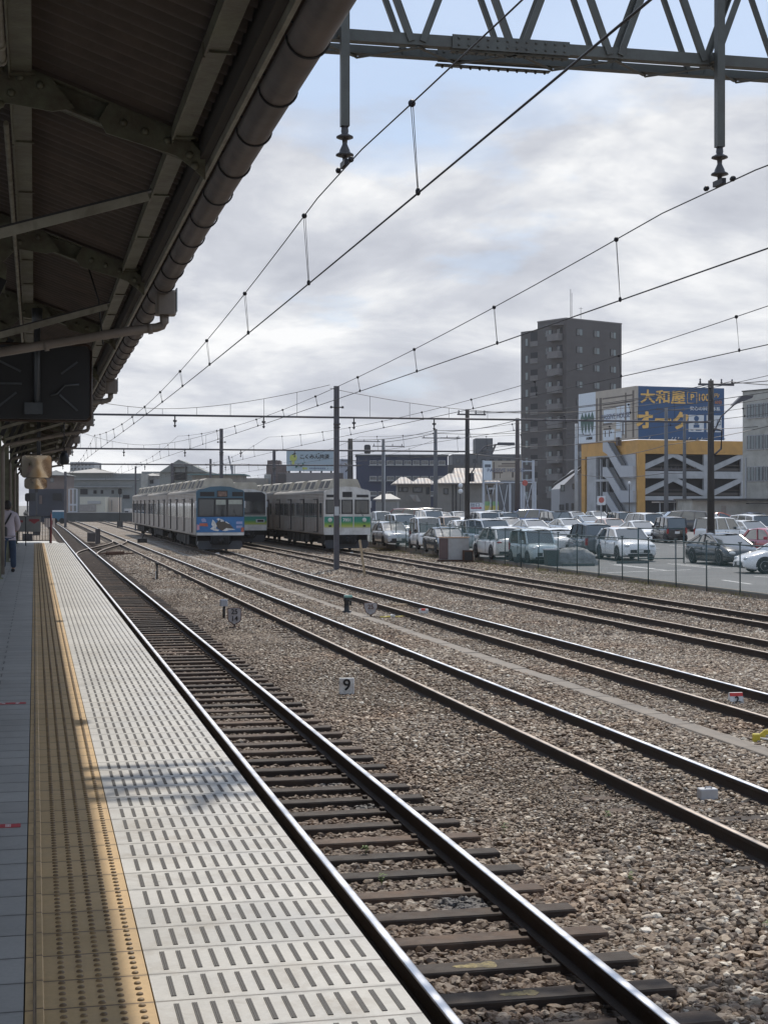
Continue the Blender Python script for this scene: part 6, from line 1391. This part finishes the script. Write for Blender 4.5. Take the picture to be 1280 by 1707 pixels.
hip(t, SX(654), SX(693), -.9, 7.5, ZZ(806), ZZ(794.5), 1.2, tin); hip(t, SX(686), SX(727), -.6, 6.5, ZZ(806), ZZ(796), 1.0, tin, 'lower_roof')
for (a, b, c_, d) in ((664,670,812,820),(671,680,812,820),(688,704,812,821),(710,716,812,824)): f = MB().box(SX(a),SX(b),-.1,-.002,ZZ(d),ZZ(c_)).build('window', dfr, t); MB().box(SX(a)+.12,SX(b)-.12,-.11,-.1015,ZZ(d)+.1,ZZ(c_)-.1).build('pane', bgl, f)
MB().prism([(SX(682),ZZ(825)),(SX(694),ZZ(825)),(SX(701),ZZ(836)),(SX(690),ZZ(836))], (1,0,0), (0,0,1), (0,-1,0), (0,-1.2,0), 0, .1).build('lean_to_roof', tin, t)
t, SX, ZZ, ln = front_building('low_shed', 'long low pale wall and shed in front of the old house', 'shed', 625, 662, 837, 170, mat('pale grey block wall', (.24,.235,.225), .85, var=.08), 3)
t, SX, ZZ, ln = front_building('white_tarp_roof', 'white sheeted low roofs between the green train and the old house', 'shed', 626, 665, 832, 185, wallw, 4); hip(t, SX(622), SX(668), -.5, 4.5, ZZ(832), ZZ(823), 1.2, mat('bright tin', (.2,.2,.2), .5, var=.08))
# narrow grey gabled house beside the orange car park
t, SX, ZZ, ln = front_building('gabled_house', 'narrow grey gabled house standing between the tower and the orange car park', 'house', 931, 972, 815, 205, hw2, 9)
zg = ZZ(815); m = MB(); m.prism([(0,zg),(ln,zg),(ln,ZZ(781)),(SX(968),ZZ(781))], (1,0,0), (0,0,1), (0,1,0), (0,0,0), 0, 9); m.build('gable_wall', hw2, t)
m = MB(); m.beam((SX(923),-.3,ZZ(808)+0), (SX(968),-.3,ZZ(778)), .9, .3, up=(0,0,1)); m.build('roof_edge', dfr, t)
for (a, b, c_, d) in ((934,941,808,819),(954,958,806,815),(932,940,841,850),(943,947,839,850),(952,956,839,850)): f = MB().box(SX(a),SX(b),-.1,-.002,ZZ(d),ZZ(c_)).build('window', dfr, t); MB().box(SX(a)+.08,SX(b)-.08,-.11,-.1015,ZZ(d)+.08,ZZ(c_)-.08).build('pane', curt if a in (934,) else bgl, f)
# low cream annex in front of the car park building
t, SX, ZZ, ln = front_building('low_annex', 'low cream building with thin dark flat roof in front of the car park building', 'building', 1152, 1300, 834, 150, cream, 8)
MB().box(SX(1150), ln+1, -.9, 8.3, ZZ(834)+.002, ZZ(831)).build('roof', dfr, t); MB().box(SX(1202),SX(1210),-.05,-.002,0,ZZ(843)).build('door', mat('faded door', (.30,.27,.24), .7), t); MB().box(SX(1240),ln+1,-2.2,-.901,ZZ(840),ZZ(838.5)).build('porch_roof', dfr, t)
t, SX, ZZ, ln = front_building('bicycle_shelter', 'small corrugated shelter roof at the foot of the orange car park', 'shelter', 1096, 1152, None, 158, cream, 5)
m = MB(); m.box(SX(1098), SX(1152), -.5, 4, ZZ(838), ZZ(836)); m.build('roof', tin, t); m = MB()
for px in (1100,1112,1124,1136,1150): m.tube([(SX(px),0,0),(SX(px),0,ZZ(838))], .06, 6)
m.build('shelter_posts', cgrey, t)
# billboard on a steel frame
lst = mat('light steel frame', (.46,.49,.54), .5, .2, var=.08)
t, SX, ZZ, ln = front_building('billboard_frame', 'half empty billboard on a pale lattice steel frame in front of the tin roof house', 'billboard', 806, 891, None, 160, cream, 3)
m = MB(); ps = (806.5, 870, 889.5)
for px in ps: m.box(SX(px)-.13, SX(px)+.13, .3, .56, 0 if px != 870 else ZZ(801), ZZ(767))
for px in (827.5, 850, 869, 873, 888.5, 892): m.box(SX(px)-.10, SX(px)+.10, -.2, .1, 0, ZZ(803))
for py in (769, 784, 800): m.box(SX(806), SX(891), .561, .66, ZZ(py)-.07, ZZ(py)+.07)
m.box(SX(806), SX(893), -.4, -.201, ZZ(805), ZZ(803)); m.build('steel_frame', lst, t)
m = MB()
for a, b in ((811,824),(824,811),(836,846),(846,832),(872,886),(886,872)): m.beam((SX(a),-.05,.2),(SX(b),-.05,ZZ(808)), .08, .08, up=(0,1,0))
m.build('cross_brace', lst, t)
p1 = MB().mat(0).box(SX(806), SX(820), .0, .25, ZZ(800), ZZ(768)).mat(1).box(SX(820)+.001, SX(869), .0, .25, ZZ(800), ZZ(768)).build('sign_panel', [sgw, sgb], t)
text('PASSIVE HOUSE', 8.2*K(840,160), gry2, p1, (SX(843), -.02, ZZ(784)), bold=.004, ext=.01, sx=1.1); m = MB()
for (a, b, c_, d) in ((822,824,770,799),(836,866,772,774),(830,860,776,777.5),(823,838,787,789),(824,825,789,797),(833,834,789,797),(853,856,787,796)): m.box(SX(a),SX(b),-.012,-.001,ZZ(d),ZZ(c_))
m.build('picture_dark', sgd, p1); MB().box(SX(808),SX(818),-.012,-.001,ZZ(779),ZZ(774)).build('name_plate', mat('slate print', (.12,.14,.17), .6), p1)
# exit sign, green yellow sign, traffic mirrors
t, SX, ZZ, ln = front_building('exit_sign', 'white exit signboard with red arrow at the back of the car park', 'sign', 783, 805, None, 158, cream, 1)
ZZ0 = ZZ; s1 = MB().prism([(SX(783),ZZ(853)),(SX(783),ZZ(838)),(SX(803),ZZ(838)),(SX(806),ZZ(841)),(SX(806),ZZ(853))], (1,0,0), (0,0,1), (0,1,0), (0,0,0), 0, .12).build('board', wtx, t)
text('出口', 6.5*K(790,158), gry2, s1, (SX(792), -.012, ZZ(842)), bold=.006, ext=.01, sx=1.25)
MB().prism([(SX(784.5),ZZ(848)),(SX(784.5),ZZ(845.8)),(SX(800),ZZ(845.8)),(SX(800),ZZ(844.6)),(SX(804),ZZ(847)),(SX(800),ZZ(848.6)),(SX(800),ZZ(848))], (1,0,0), (0,0,1), (0,-1,0), (0,-.001,0), 0, .012).build('arrow', mat('crimson print', (.42,.04,.07), .5), s1)
t, SX, ZZ, ln = front_building('hoarding', 'green and yellow striped signboard beside the exit sign', 'sign', 808, 831, None, 161, cream, 1)
h_ = MB().mat(0).box(SX(808),SX(831),0,.1,ZZ(852),ZZ(843)).mat(1).box(SX(808),SX(831),0,.1,ZZ(842.9),ZZ(836)).build('board', [mat('yellow print', (.50,.46,.12), .6, var=.15, vs=2), mat('green print', (.22,.40,.20), .6, var=.2, vs=2)], t)
text('P', 5*K(824,161), gry2, h_, (SX(824), -.01, ZZ(841)), ext=.01) if False else None
for (px, py, Y, lab) in ((765.5, 810, 176, 'pair of round pale dish lamps on the wall pole of the tin roof house'),):
    k = K(px, Y); t = thing('round_mirrors', lab, 'mirror', (CY*(px-VX)*k, Y, GB)); z = lambda y_: CAMZ-(y_-HZ)*k-GB
    for q, y_ in enumerate((809.5, 819)): MB().lathe((0,0,z(y_)), [(.28,.0),(.30,-.05),(.05,-.12)], 14, 'y').build('mirror_disc', wtx, t)
    MB().tube([(0,.08,0),(0,.08,z(806))], .05, 6).build('post', dfr, t)
for (px, y0, y1, Y, lab) in ((1000.5, 829, 838, 150, 'red round prohibition sign on a white board below the outside stair'), (873, 802, 808, 150, 'small red round sign on the billboard frame front')):
    k = K(px, Y); t = thing('road_sign', lab, 'road sign', (CY*(px-VX)*k, Y, GB)); z = lambda y_: CAMZ-(y_-HZ)*k-GB
    if px > 1000: MB().box(-.45,.45,0,.03,z(842),z(827)).build('board', wtx, t)
    MB().lathe((0,-.001,z((y0+y1)/2)), [(.30,0),(.30,-.03)], 16, 'y', False).build('disc', mat('sign red', (.45,.10,.08), .5), t); MB().tube([(0,.05,0),(0,.05,z(y0))], .04, 6).build('post', cgrey, t)
# street lamp by the stair
def pole_at(px, y0, Y, r, label, name='utility_pole', arms=(), m=pole, base=None, cat='utility pole', group='utility poles behind the yard'):
    k = K(px, Y); b = GB if base is None else base; t = thing(name, label, cat, (CY*(px-VX)*k, Y, b), 0, group); h = CAMZ-(y0-HZ)*k-b
    MB().tube([(0,0,0),(0,0,h)], [r*1.15, r*.8], 10).build('pole_shaft', m, t)
    for (dy, w_) in arms:
        a = MB(); a.beam((-w_*.35,0,h-dy),(w_*.65,0,h-dy), .10, .10)
        for q in (-.3,.0,.3,.6): a.lathe((w_*q,0,h-dy+.05), [(.03,0),(.06,.06),(.03,.12),(.05,.2),(.02,.24)], 8)
        a.build('crossarm', stm, t)
    return t, h
ccp = mat('concrete pole grey', (.13,.135,.145), .8, var=.15, vs=1); rpole = mat('brown pole', (.085,.07,.068), .8, var=.15)
t, h = pole_at(777, 682, 100, .175, 'thick dark pole left of the exit sign carrying a lamp arm and cables', arms=((.35, 2.0),), base=LZ(100)); 
m = MB(); m.tube([(.1,-.1,h-4.6),(.45,-.1,h-4.0),(.7,-.1,h-3.0),(1.2,-.1,h-2.5),(2.2,-.1,h-2.35)], .05, 6); m.bbox(2.1,3.3,-.22,.02,h-2.42,h-2.22,.05); m.box(.15,.4,-.3,-.02,h-4.9,h-4.3); m.build('lamp_arm', stm, t); MB().tube([(0,0,.02),(0,0,h*.18)], .24, 10).build('pole_sleeve', pole, t)
t, h = pole_at(1183, 634, 71, .175, 'thickest dark pole rising behind the black fastback car', arms=((.2, 1.9),), base=LZ(71))
m = MB(); m.tube([(.1,-.1,h-2.6),(.5,-.1,h-1.8),(1.2,-.1,h-1.2),(1.6,-.1,h-1.0)], .035, 6); m.prism([(1.0,h-1.25),(2.1,h-.85),(2.15,h-.72),(1.5,h-.78)], (1,0,0), (0,0,1), (0,1,0), (0,-.3,0), 0, .25); m.tube([(.15,-.1,h-3.7),(.5,-.1,h-3.4),(.55,-.1,h-2.5),(.15,-.1,h-2.4)], .05, 6); m.build('lamp_arm', stm, t)
MB().tube([(0,0,.02),(0,0,h*.16)], .21, 10).build('pole_sleeve', pole, t)
t, h = pole_at(582, 731, 190, .38, 'massive dark utility pole with transformer left of the navy building', arms=((.35, 6.0),(2.8,3.4))); m = MB(); m.lathe((2.2,0,h-1.9), [(.35,0),(.42,.2),(.42,1.0),(.3,1.15)], 12); m.tube([(-.6,0,h-4.2),(-.1,0,h-3.6),(-.7,0,h-3.1)], .1, 6); m.build('transformer', dfr, t)
pole_at(637, 732, 170, .22, 'concrete utility pole in front of the navy building', arms=((.8, 3.6),), m=ccp); pole_at(639.5, 742, 168, .07, 'thin pale pole standing just right of the concrete one before the navy building', m=cgrey)
pole_at(724, 715, 165, .24, 'concrete utility pole between the old house and the tin roof house', arms=((1.0, 4.4),), m=ccp)
pole_at(860.5, 697, 140, .24, 'brown utility pole in front of the billboard frame', m=rpole)
pole_at(958.5, 706, 180, .22, 'pale concrete pole before the narrow gabled house', arms=((1.4, 3.0),), m=cgrey); pole_at(1108.5, 679, 150, .22, 'grey utility pole standing before the blue billboard, left of the two', arms=((.25, 3.2),(6.5,1.8)), m=ccp); pole_at(1139, 690, 155, .2, 'grey utility pole standing before the blue billboard, right of the two', arms=((2.8, 2.6),(6.0, 2.2)), m=ccp)
pole_at(1071, 757, 190, .2, 'dark pole against the orange corner of the car park building', m=rpole)
t, h = pole_at(1047, 806, 150, .05, 'thin dark lamp post with a small globe below the outside stair', name='lamp_post', m=dfr, cat='lamp post', group='lamp posts'); MB().ball((0,0,h+.05), .16, 10, 8).build('lamp_globe', wtx, t)
t, h = pole_at(818, 815, 150, .06, 'dark lamp post in front of the billboard frame', name='lamp_post', m=dfr, cat='lamp post', group='lamp posts'); MB().box(-.3,.3,-.1,.1,h-.05,h+.12).build('lamp_head', cgrey, t)
# overhead cables of the utility line
def cable(pts, label, r=.02, sag=.6):
    P_ = [atY(*p) for p in pts]; out = []
    for a, b in zip(P_, P_[1:]):
        for q in range(13):
            u = q/12; p = a.lerp(b, u); p.z -= sag*4*u*(1-u)*(b-a).length/40; out.append(p)
    o = thing('cable', label, 'cable', out[0], 0, 'utility cables'); MB().tube(out, r, 4).build('cable_run', wire, o, True)
cable([(777,686,100),(1183,640,71),(1420,612,60)], 'cable from the lamp arm pole to the thickest pole, upper left of the blue billboard'); cable([(789,688,100),(1216,636,71),(1430,640,62)], 'cable ending on the right arm of the thickest pole')
cable([(582,733,190),(724,717,165),(860,700,140)], 'cable running left of the tower between grey utility poles', .03); cable([(637,737,170),(724,722,165),(958,712,180),(1108,684,150),(1300,660,140)], 'cable passing before the tower and the blue billboard', .03)
cable([(777,756,100),(1108,742,150),(1320,700,150)], 'lower cable passing in front of the orange cladding', .03); cable([(637,760,170),(860,745,140),(1139,716,155),(1330,704,150)], 'cable crossing the billboards at mid height', .03); cable([(958,790,180),(1108,788,150),(1139,788,155)], 'lowest cable in front of the car park openings', .03)
# --- insurance billboard and blocks behind the trains
t, SX, ZZ, ln = front_building('beige_block', 'low beige flat roofed building carrying the insurance billboard', 'building', 461, 572, 788, 250, mat('beige grey wall', (.22,.205,.20), .8, var=.08, vs=.3), 10)
MB().box(SX(463),SX(477),-.1,-.002,ZZ(806),ZZ(789)).build('dark_panel', mat('dark brown panel', (.07,.06,.06), .7), t); MB().box(SX(565),SX(572),-.1,-.002,ZZ(806),ZZ(789)).build('dark_panel', MATS['dark brown panel'], t)
t, SX, ZZ, ln = front_building('roof_billboard', 'large pale rooftop billboard with こくみん共済 lettering behind the green striped train', 'billboard', 477.5, 556, None, 252, cream, 1, base=0)
fr = MB().mat(0).box(SX(477.5),ln,0,.5,ZZ(776),ZZ(751.5)).mat(1).box(SX(477.5),ln,0,.5,ZZ(785),ZZ(776)-.001).build('board', [mat('blue grey board', (.34,.42,.47), .6, var=.05), mat('pale board strip', (.42,.50,.54), .6, var=.05)], t); kk = K(520, 252)
text('こくみん共済', 8.3*kk, blk, fr, (SX(524), -.03, ZZ(761.5)), bold=.02, ext=.02); MB().box(SX(477.6),SX(553),-.04,-.001,ZZ(776),ZZ(775)).build('green_line', mat('deep green print', (.02,.16,.11), .5), fr)
MB().lathe((SX(489),-.001,ZZ(763)), [(.62,0),(.5,-.05)], 16, 'y', False).box(SX(486.5),SX(491),-.04,-.001,ZZ(774),ZZ(768)).build('yellow_emblem', mat('yellow green print', (.46,.50,.12), .5, var=.1), fr); MB().tube([(SX(487),-.08,ZZ(758)),(SX(490),-.08,ZZ(757)),(SX(492),-.08,ZZ(756))], .08, 5).build('emblem_leaf', gtree, fr)
m = MB(); m.tube([(SX(493),-.1,ZZ(779)),(SX(497),-.1,ZZ(774)),(SX(502),-.1,ZZ(777)),(SX(506),-.1,ZZ(772.5))], .14, 5); m.build('green_swirl', MATS['deep green print'], fr); MB().box(SX(504),SX(512),-.03,-.001,ZZ(782.5),ZZ(779)).build('yellow_patch', MATS['yellow green print'], fr); m = MB(); 
for q in range(9): m.box(SX(516+q*3),SX(518.2+q*3),-.03,-.001,ZZ(781.5),ZZ(779.5))
m.build('small_print', gry2, fr)
m = MB()
for px in (482,500,518,536,552): m.box(SX(px)-.15,SX(px)+.15,.1,.4,.7,ZZ(785)-.002)
m.build('support_leg', dfr, t)
t, SX, ZZ, ln = front_building('brown_block', 'brown stepped block rising left of the insurance billboard', 'building', 442, 478, 776, 262, mat('brown tile wall', (.125,.095,.09), .8, var=.08, vs=.3), 10)
MB().box(SX(445),SX(466.5),1,8,ZZ(776)+.002,ZZ(767)).build('penthouse', MATS['brown tile wall'], t); MB().box(SX(441),SX(452),-1.5,-.002,0,ZZ(791)).build('pale_wing', wallw, t)
t, SX, ZZ, ln = front_building('pale_block', 'pale grey wall just right of the nearest mast behind the trains', 'building', 564, 584, 765, 275, mat('cool grey wall', (.33,.35,.40), .8), 8)
t, SX, ZZ, ln = front_building('flat_roof_shop', 'wide beige low building behind the blue fronted train roof', 'building', 318, 402, 792, 235, mat('sand wall', (.27,.25,.22), .85, var=.08, vs=.3), 12)
MB().box(-.6, ln+.6, -.8, 12, ZZ(792)+.002, ZZ(790)).build('roof', mat('teal roof edge', (.12,.20,.20), .6), t)
t, SX, ZZ, ln = front_building('sheds_behind', 'low sand coloured building between the blue front and the brown block', 'building', 400, 444, 797, 255, MATS['sand wall'], 8)
t, SX, ZZ, ln = front_building('gabled_hall', 'greenish gabled hall with dark upper opening behind the blue fronted train', 'building', 264, 352, 787, 290, mat('green grey wall', (.25,.265,.25), .85, var=.12, vs=.2), 14)
MB().prism([(SX(266),ZZ(787)),(SX(284),ZZ(775)),(SX(298),ZZ(766)),(SX(320),ZZ(775)),(SX(345),ZZ(787))], (1,0,0), (0,0,1), (0,1,0), (0,-.5,0), 0, 14).build('roof', mat('grey green roof', (.20,.21,.20), .8, var=.1, vs=.3), t); MB().box(SX(291),SX(310),-.3,-.002,ZZ(800),ZZ(781)).build('opening', dark, t); MB().box(SX(290),SX(291.5),-1.0,-.301,0,ZZ(779)).box(SX(310),SX(311.5),-1.0,-.301,0,ZZ(779)).box(SX(288),SX(313),-1.0,-.301,ZZ(779)+.002,ZZ(778)).build('steel_portal', pole, t)
# --- the far left: blocks beyond the end of the tracks
fl = mat('hazy grey green wall', (.19,.205,.205), .9, var=.3, vs=.25, dirt=(.22,.23,.22), dirt_amt=.4, dirt_s=.5); fl2 = mat('far pale wall', (.34,.35,.36), .85, var=.12, vs=.3)
def fb(name, label, cat, px0, px1, yt, Y, m, dep=8, wins=(), roof=None, yb=None, base=0.0):
    t, SX, ZZ, ln = front_building(name, label, cat, px0, px1, yt, Y, m, dep, base=base)
    for (a, b, c_, d, mm) in wins: MB().box(SX(a),SX(b),-.15,-.002,ZZ(d),ZZ(c_)).build('window', mm, t)
    if roof: hip(t, SX(roof[0]), SX(roof[1]), -1, dep+1, ZZ(roof[2]), ZZ(roof[3]), roof[4], roof[5])
    return t, SX, ZZ, ln
pr_ = mat('pale far roof', (.40,.38,.35), .8, var=.1)
t, SX, ZZ, ln = fb('far_station_building', 'long grey building across the end of the tracks with pale hip roof', 'building', 108, 235, 789, 330, fl, 14, [(134,146,815,824,dark),(156,161,817,823,dark),(168,172,817,823,dark),(205,216,825,831,dark),(186,190,817,823,dark)], (106, 190, 788, 779, 6, pr_))
MB().box(SX(112),SX(232),-.6,-.16,ZZ(799.5),ZZ(798)).box(SX(118),SX(220),-.6,-.16,ZZ(812),ZZ(811)).build('gallery', fl2, t)
t, SX, ZZ, ln = fb('far_apartment_block', 'hazy pale apartment block on the far left skyline', 'apartment building', 115, 157, 770, 420, fl2, 12, [(118+i*6,121+i*6,773,776,bgl) for i in range(6)]+[(118+i*6,121+i*6,780,783,bgl) for i in range(6)])
fb('far_hall', 'pale low hall at the right of the far station building', 'building', 232, 268, 793, 340, fl2, 12, [(238,243,800,806,dark),(250,256,800,806,dark)], (228,272,793,787,4,pr_))
fb('dark_hall', 'dark blue black hall beyond the platform end fence', 'building', 46, 107, 815, 240, mat('blue black cladding', (.035,.040,.055), .8, var=.3, vs=.4), 1.5, [(66,70,826,840,mat('brown shutter', (.12,.09,.08), .7)),(88,103,822,834,dark),(50,60,822,835,dark)])
fb('brown_house', 'brownish house above the dark hall at the platform end', 'house', 62, 108, 792, 300, mat('dusty brown wall', (.15,.12,.11), .85, var=.2, vs=.4), 10, [(70,76,797,804,bgl),(84,90,797,804,bgl)], (60,110,792,783,3,mat('slate roof', (.10,.11,.115), .8)))
fb('cream_shed', 'cream flat shed at the end of the tracks, larger one', 'shed', 131, 175, 828, 275, mat('pale cream steel', (.48,.48,.42), .7, var=.05), 5, [(132,160,841,853,mat('shed door grey', (.26,.25,.24), .7)),(146,168,835,840,fl2)])
fb('cream_shed', 'narrow pinkish cream shed beside the larger cream shed', 'shed', 178, 197, 829, 278, mat('pinkish cream steel', (.50,.44,.38), .7, var=.05), 4, [(186,187,833,852,MATS['shed door grey'])])
t, SX, ZZ, ln = front_building('white_gate', 'white lattice gate frame at the end of the first track', 'gate', 114, 129, None, 262, cream, 1, base=0)
m = MB()
for px in (115,121.5,128): m.box(SX(px)-.09,SX(px)+.09,0,.15,0,ZZ(815))
for py in (815,840.5,842,853): m.box(SX(115)+.1,SX(128)-.1,.01,.14,ZZ(py)-.07,ZZ(py)+.07)
m.build('gate_frame', lst, t)
t, SX, ZZ, ln = front_building('boundary_wall', 'long dark wall across the far end of the yard', 'wall', 82, 225, 855, 258, mat('dark fence wall', (.07,.075,.075), .9, var=.25, vs=.4), .3, base=-.25)
MB().box(0, ln, -.1, .35, ZZ(855)+.002, ZZ(854)).build('coping', fl2, t)
k = K(95, 225); t = thing('blue_truck', 'small blue truck with white stripe parked beyond the platform end', 'truck', (CY*(95-VX)*k, 225, -.1)); w_ = 10*k
MB().bbox(-w_,w_,-1,1,.5,1.75,.1).build('body', mat('blue truck paint', (.035,.13,.21), .5), t); MB().bbox(-w_*.95,w_,-1.02,1.02,1.752,1.95,.03).build('white_top', wtx, t)
for s in (-.6, .6): MB().lathe((w_*s,-1.0,.45), [(.42,-.1),(.42,.1)], 14, 'y', False).build('wheel', tyre, t)
def signal(px, y0, y1, Y, label, zb=-.2):
    k = K(px, Y); t = thing('railway_signal', label, 'signal', (CY*(px-VX)*k, Y, zb), 0, 'colour light signals'); z = lambda y_: CAMZ-(y_-HZ)*k-zb; zc = z((y0+y1)/2); hh = (y1-y0)*k/2
    MB().tube([(0,.1,0),(0,.1,z(y0)-.1)], .06, 6).build('post', dfr, t); hd = MB().prism([(x, z_+zc) for x, z_ in rrect(hh*1.25, hh*2, hh*.5)], (1,0,0), (0,0,1), (0,1,0), (0,0,0), -.1, .08).build('signal_head', blackm, t)
    for q in (-.5,0,.5): MB().lathe((0,-.101,zc+hh*q*1.1), [(hh*.2,0),(hh*.2,-.14),(hh*.16,-.13)], 10, 'y').build('lens_hood', dfr, hd)
    MB().bbox(-.35,.35,-.2,.2,0,.9,.03).build('signal_box', dfr, t)
signal(198, 814, 824, 190, 'black signal on a post just left of the blue fronted train'); signal(44, 822, 836, 110, 'black round topped signal beyond the platform end fence'); signal(59, 813, 821, 150, 'small dark signal under the hanging mirrors, farther away')
# thin crane far behind
k = K(385, 420); t = thing('crane', 'thin crane jib far behind the blue fronted train', 'crane', (CY*(385-VX)*k, 420, 0)); z = lambda y_: CAMZ-(y_-HZ)*k; MB().beam((0,0,0),(0,0,z(775)), .5, .5).beam((0,0,z(788)),(-6*k,0,z(760)), .35, .35).beam((4*k,0,z(776)),(4*k,0,z(790)), .2, .2).build('jib', mat('far crane grey', (.2,.21,.23), .7), t)
# small concrete block wall house between platform and trains, low buildings filling the far skyline
fb('skyline_house', 'small dark tree coloured block left of the gabled hall', 'building', 234, 266, 786, 345, fl, 8, [(240,246,790,795,bgl)])
fb('pale_tall_shed', 'pale box shed just left of the far end of the blue train', 'shed', 205, 217, 848, 270, mat('white steel', (.5,.5,.5), .6), 3, [(208,214,852,864,dark)], base=-.2)
# ------------------------------------------------------------------ haze
hz = MB().box(-700, 900, -60, 1200, -1.6, 60).build('haze', mat('haze shell', (1,1,1))); kind(hz, 'stuff')
hm = bpy.data.materials.new('thin haze'); hm.use_nodes = True; nt = hm.node_tree; nt.nodes.clear()
pv = N(nt, 'ShaderNodeVolumePrincipled'); pv.inputs['Color'].default_value = (.93,.95,1,1); pv.inputs['Density'].default_value = .00013; pv.inputs['Anisotropy'].default_value = .3
ho = N(nt, 'ShaderNodeOutputMaterial'); L(nt, pv.outputs[0], ho.inputs['Volume']); hz.data.materials.clear(); hz.data.materials.append(hm)
SC.cycles.volume_bounces = 1
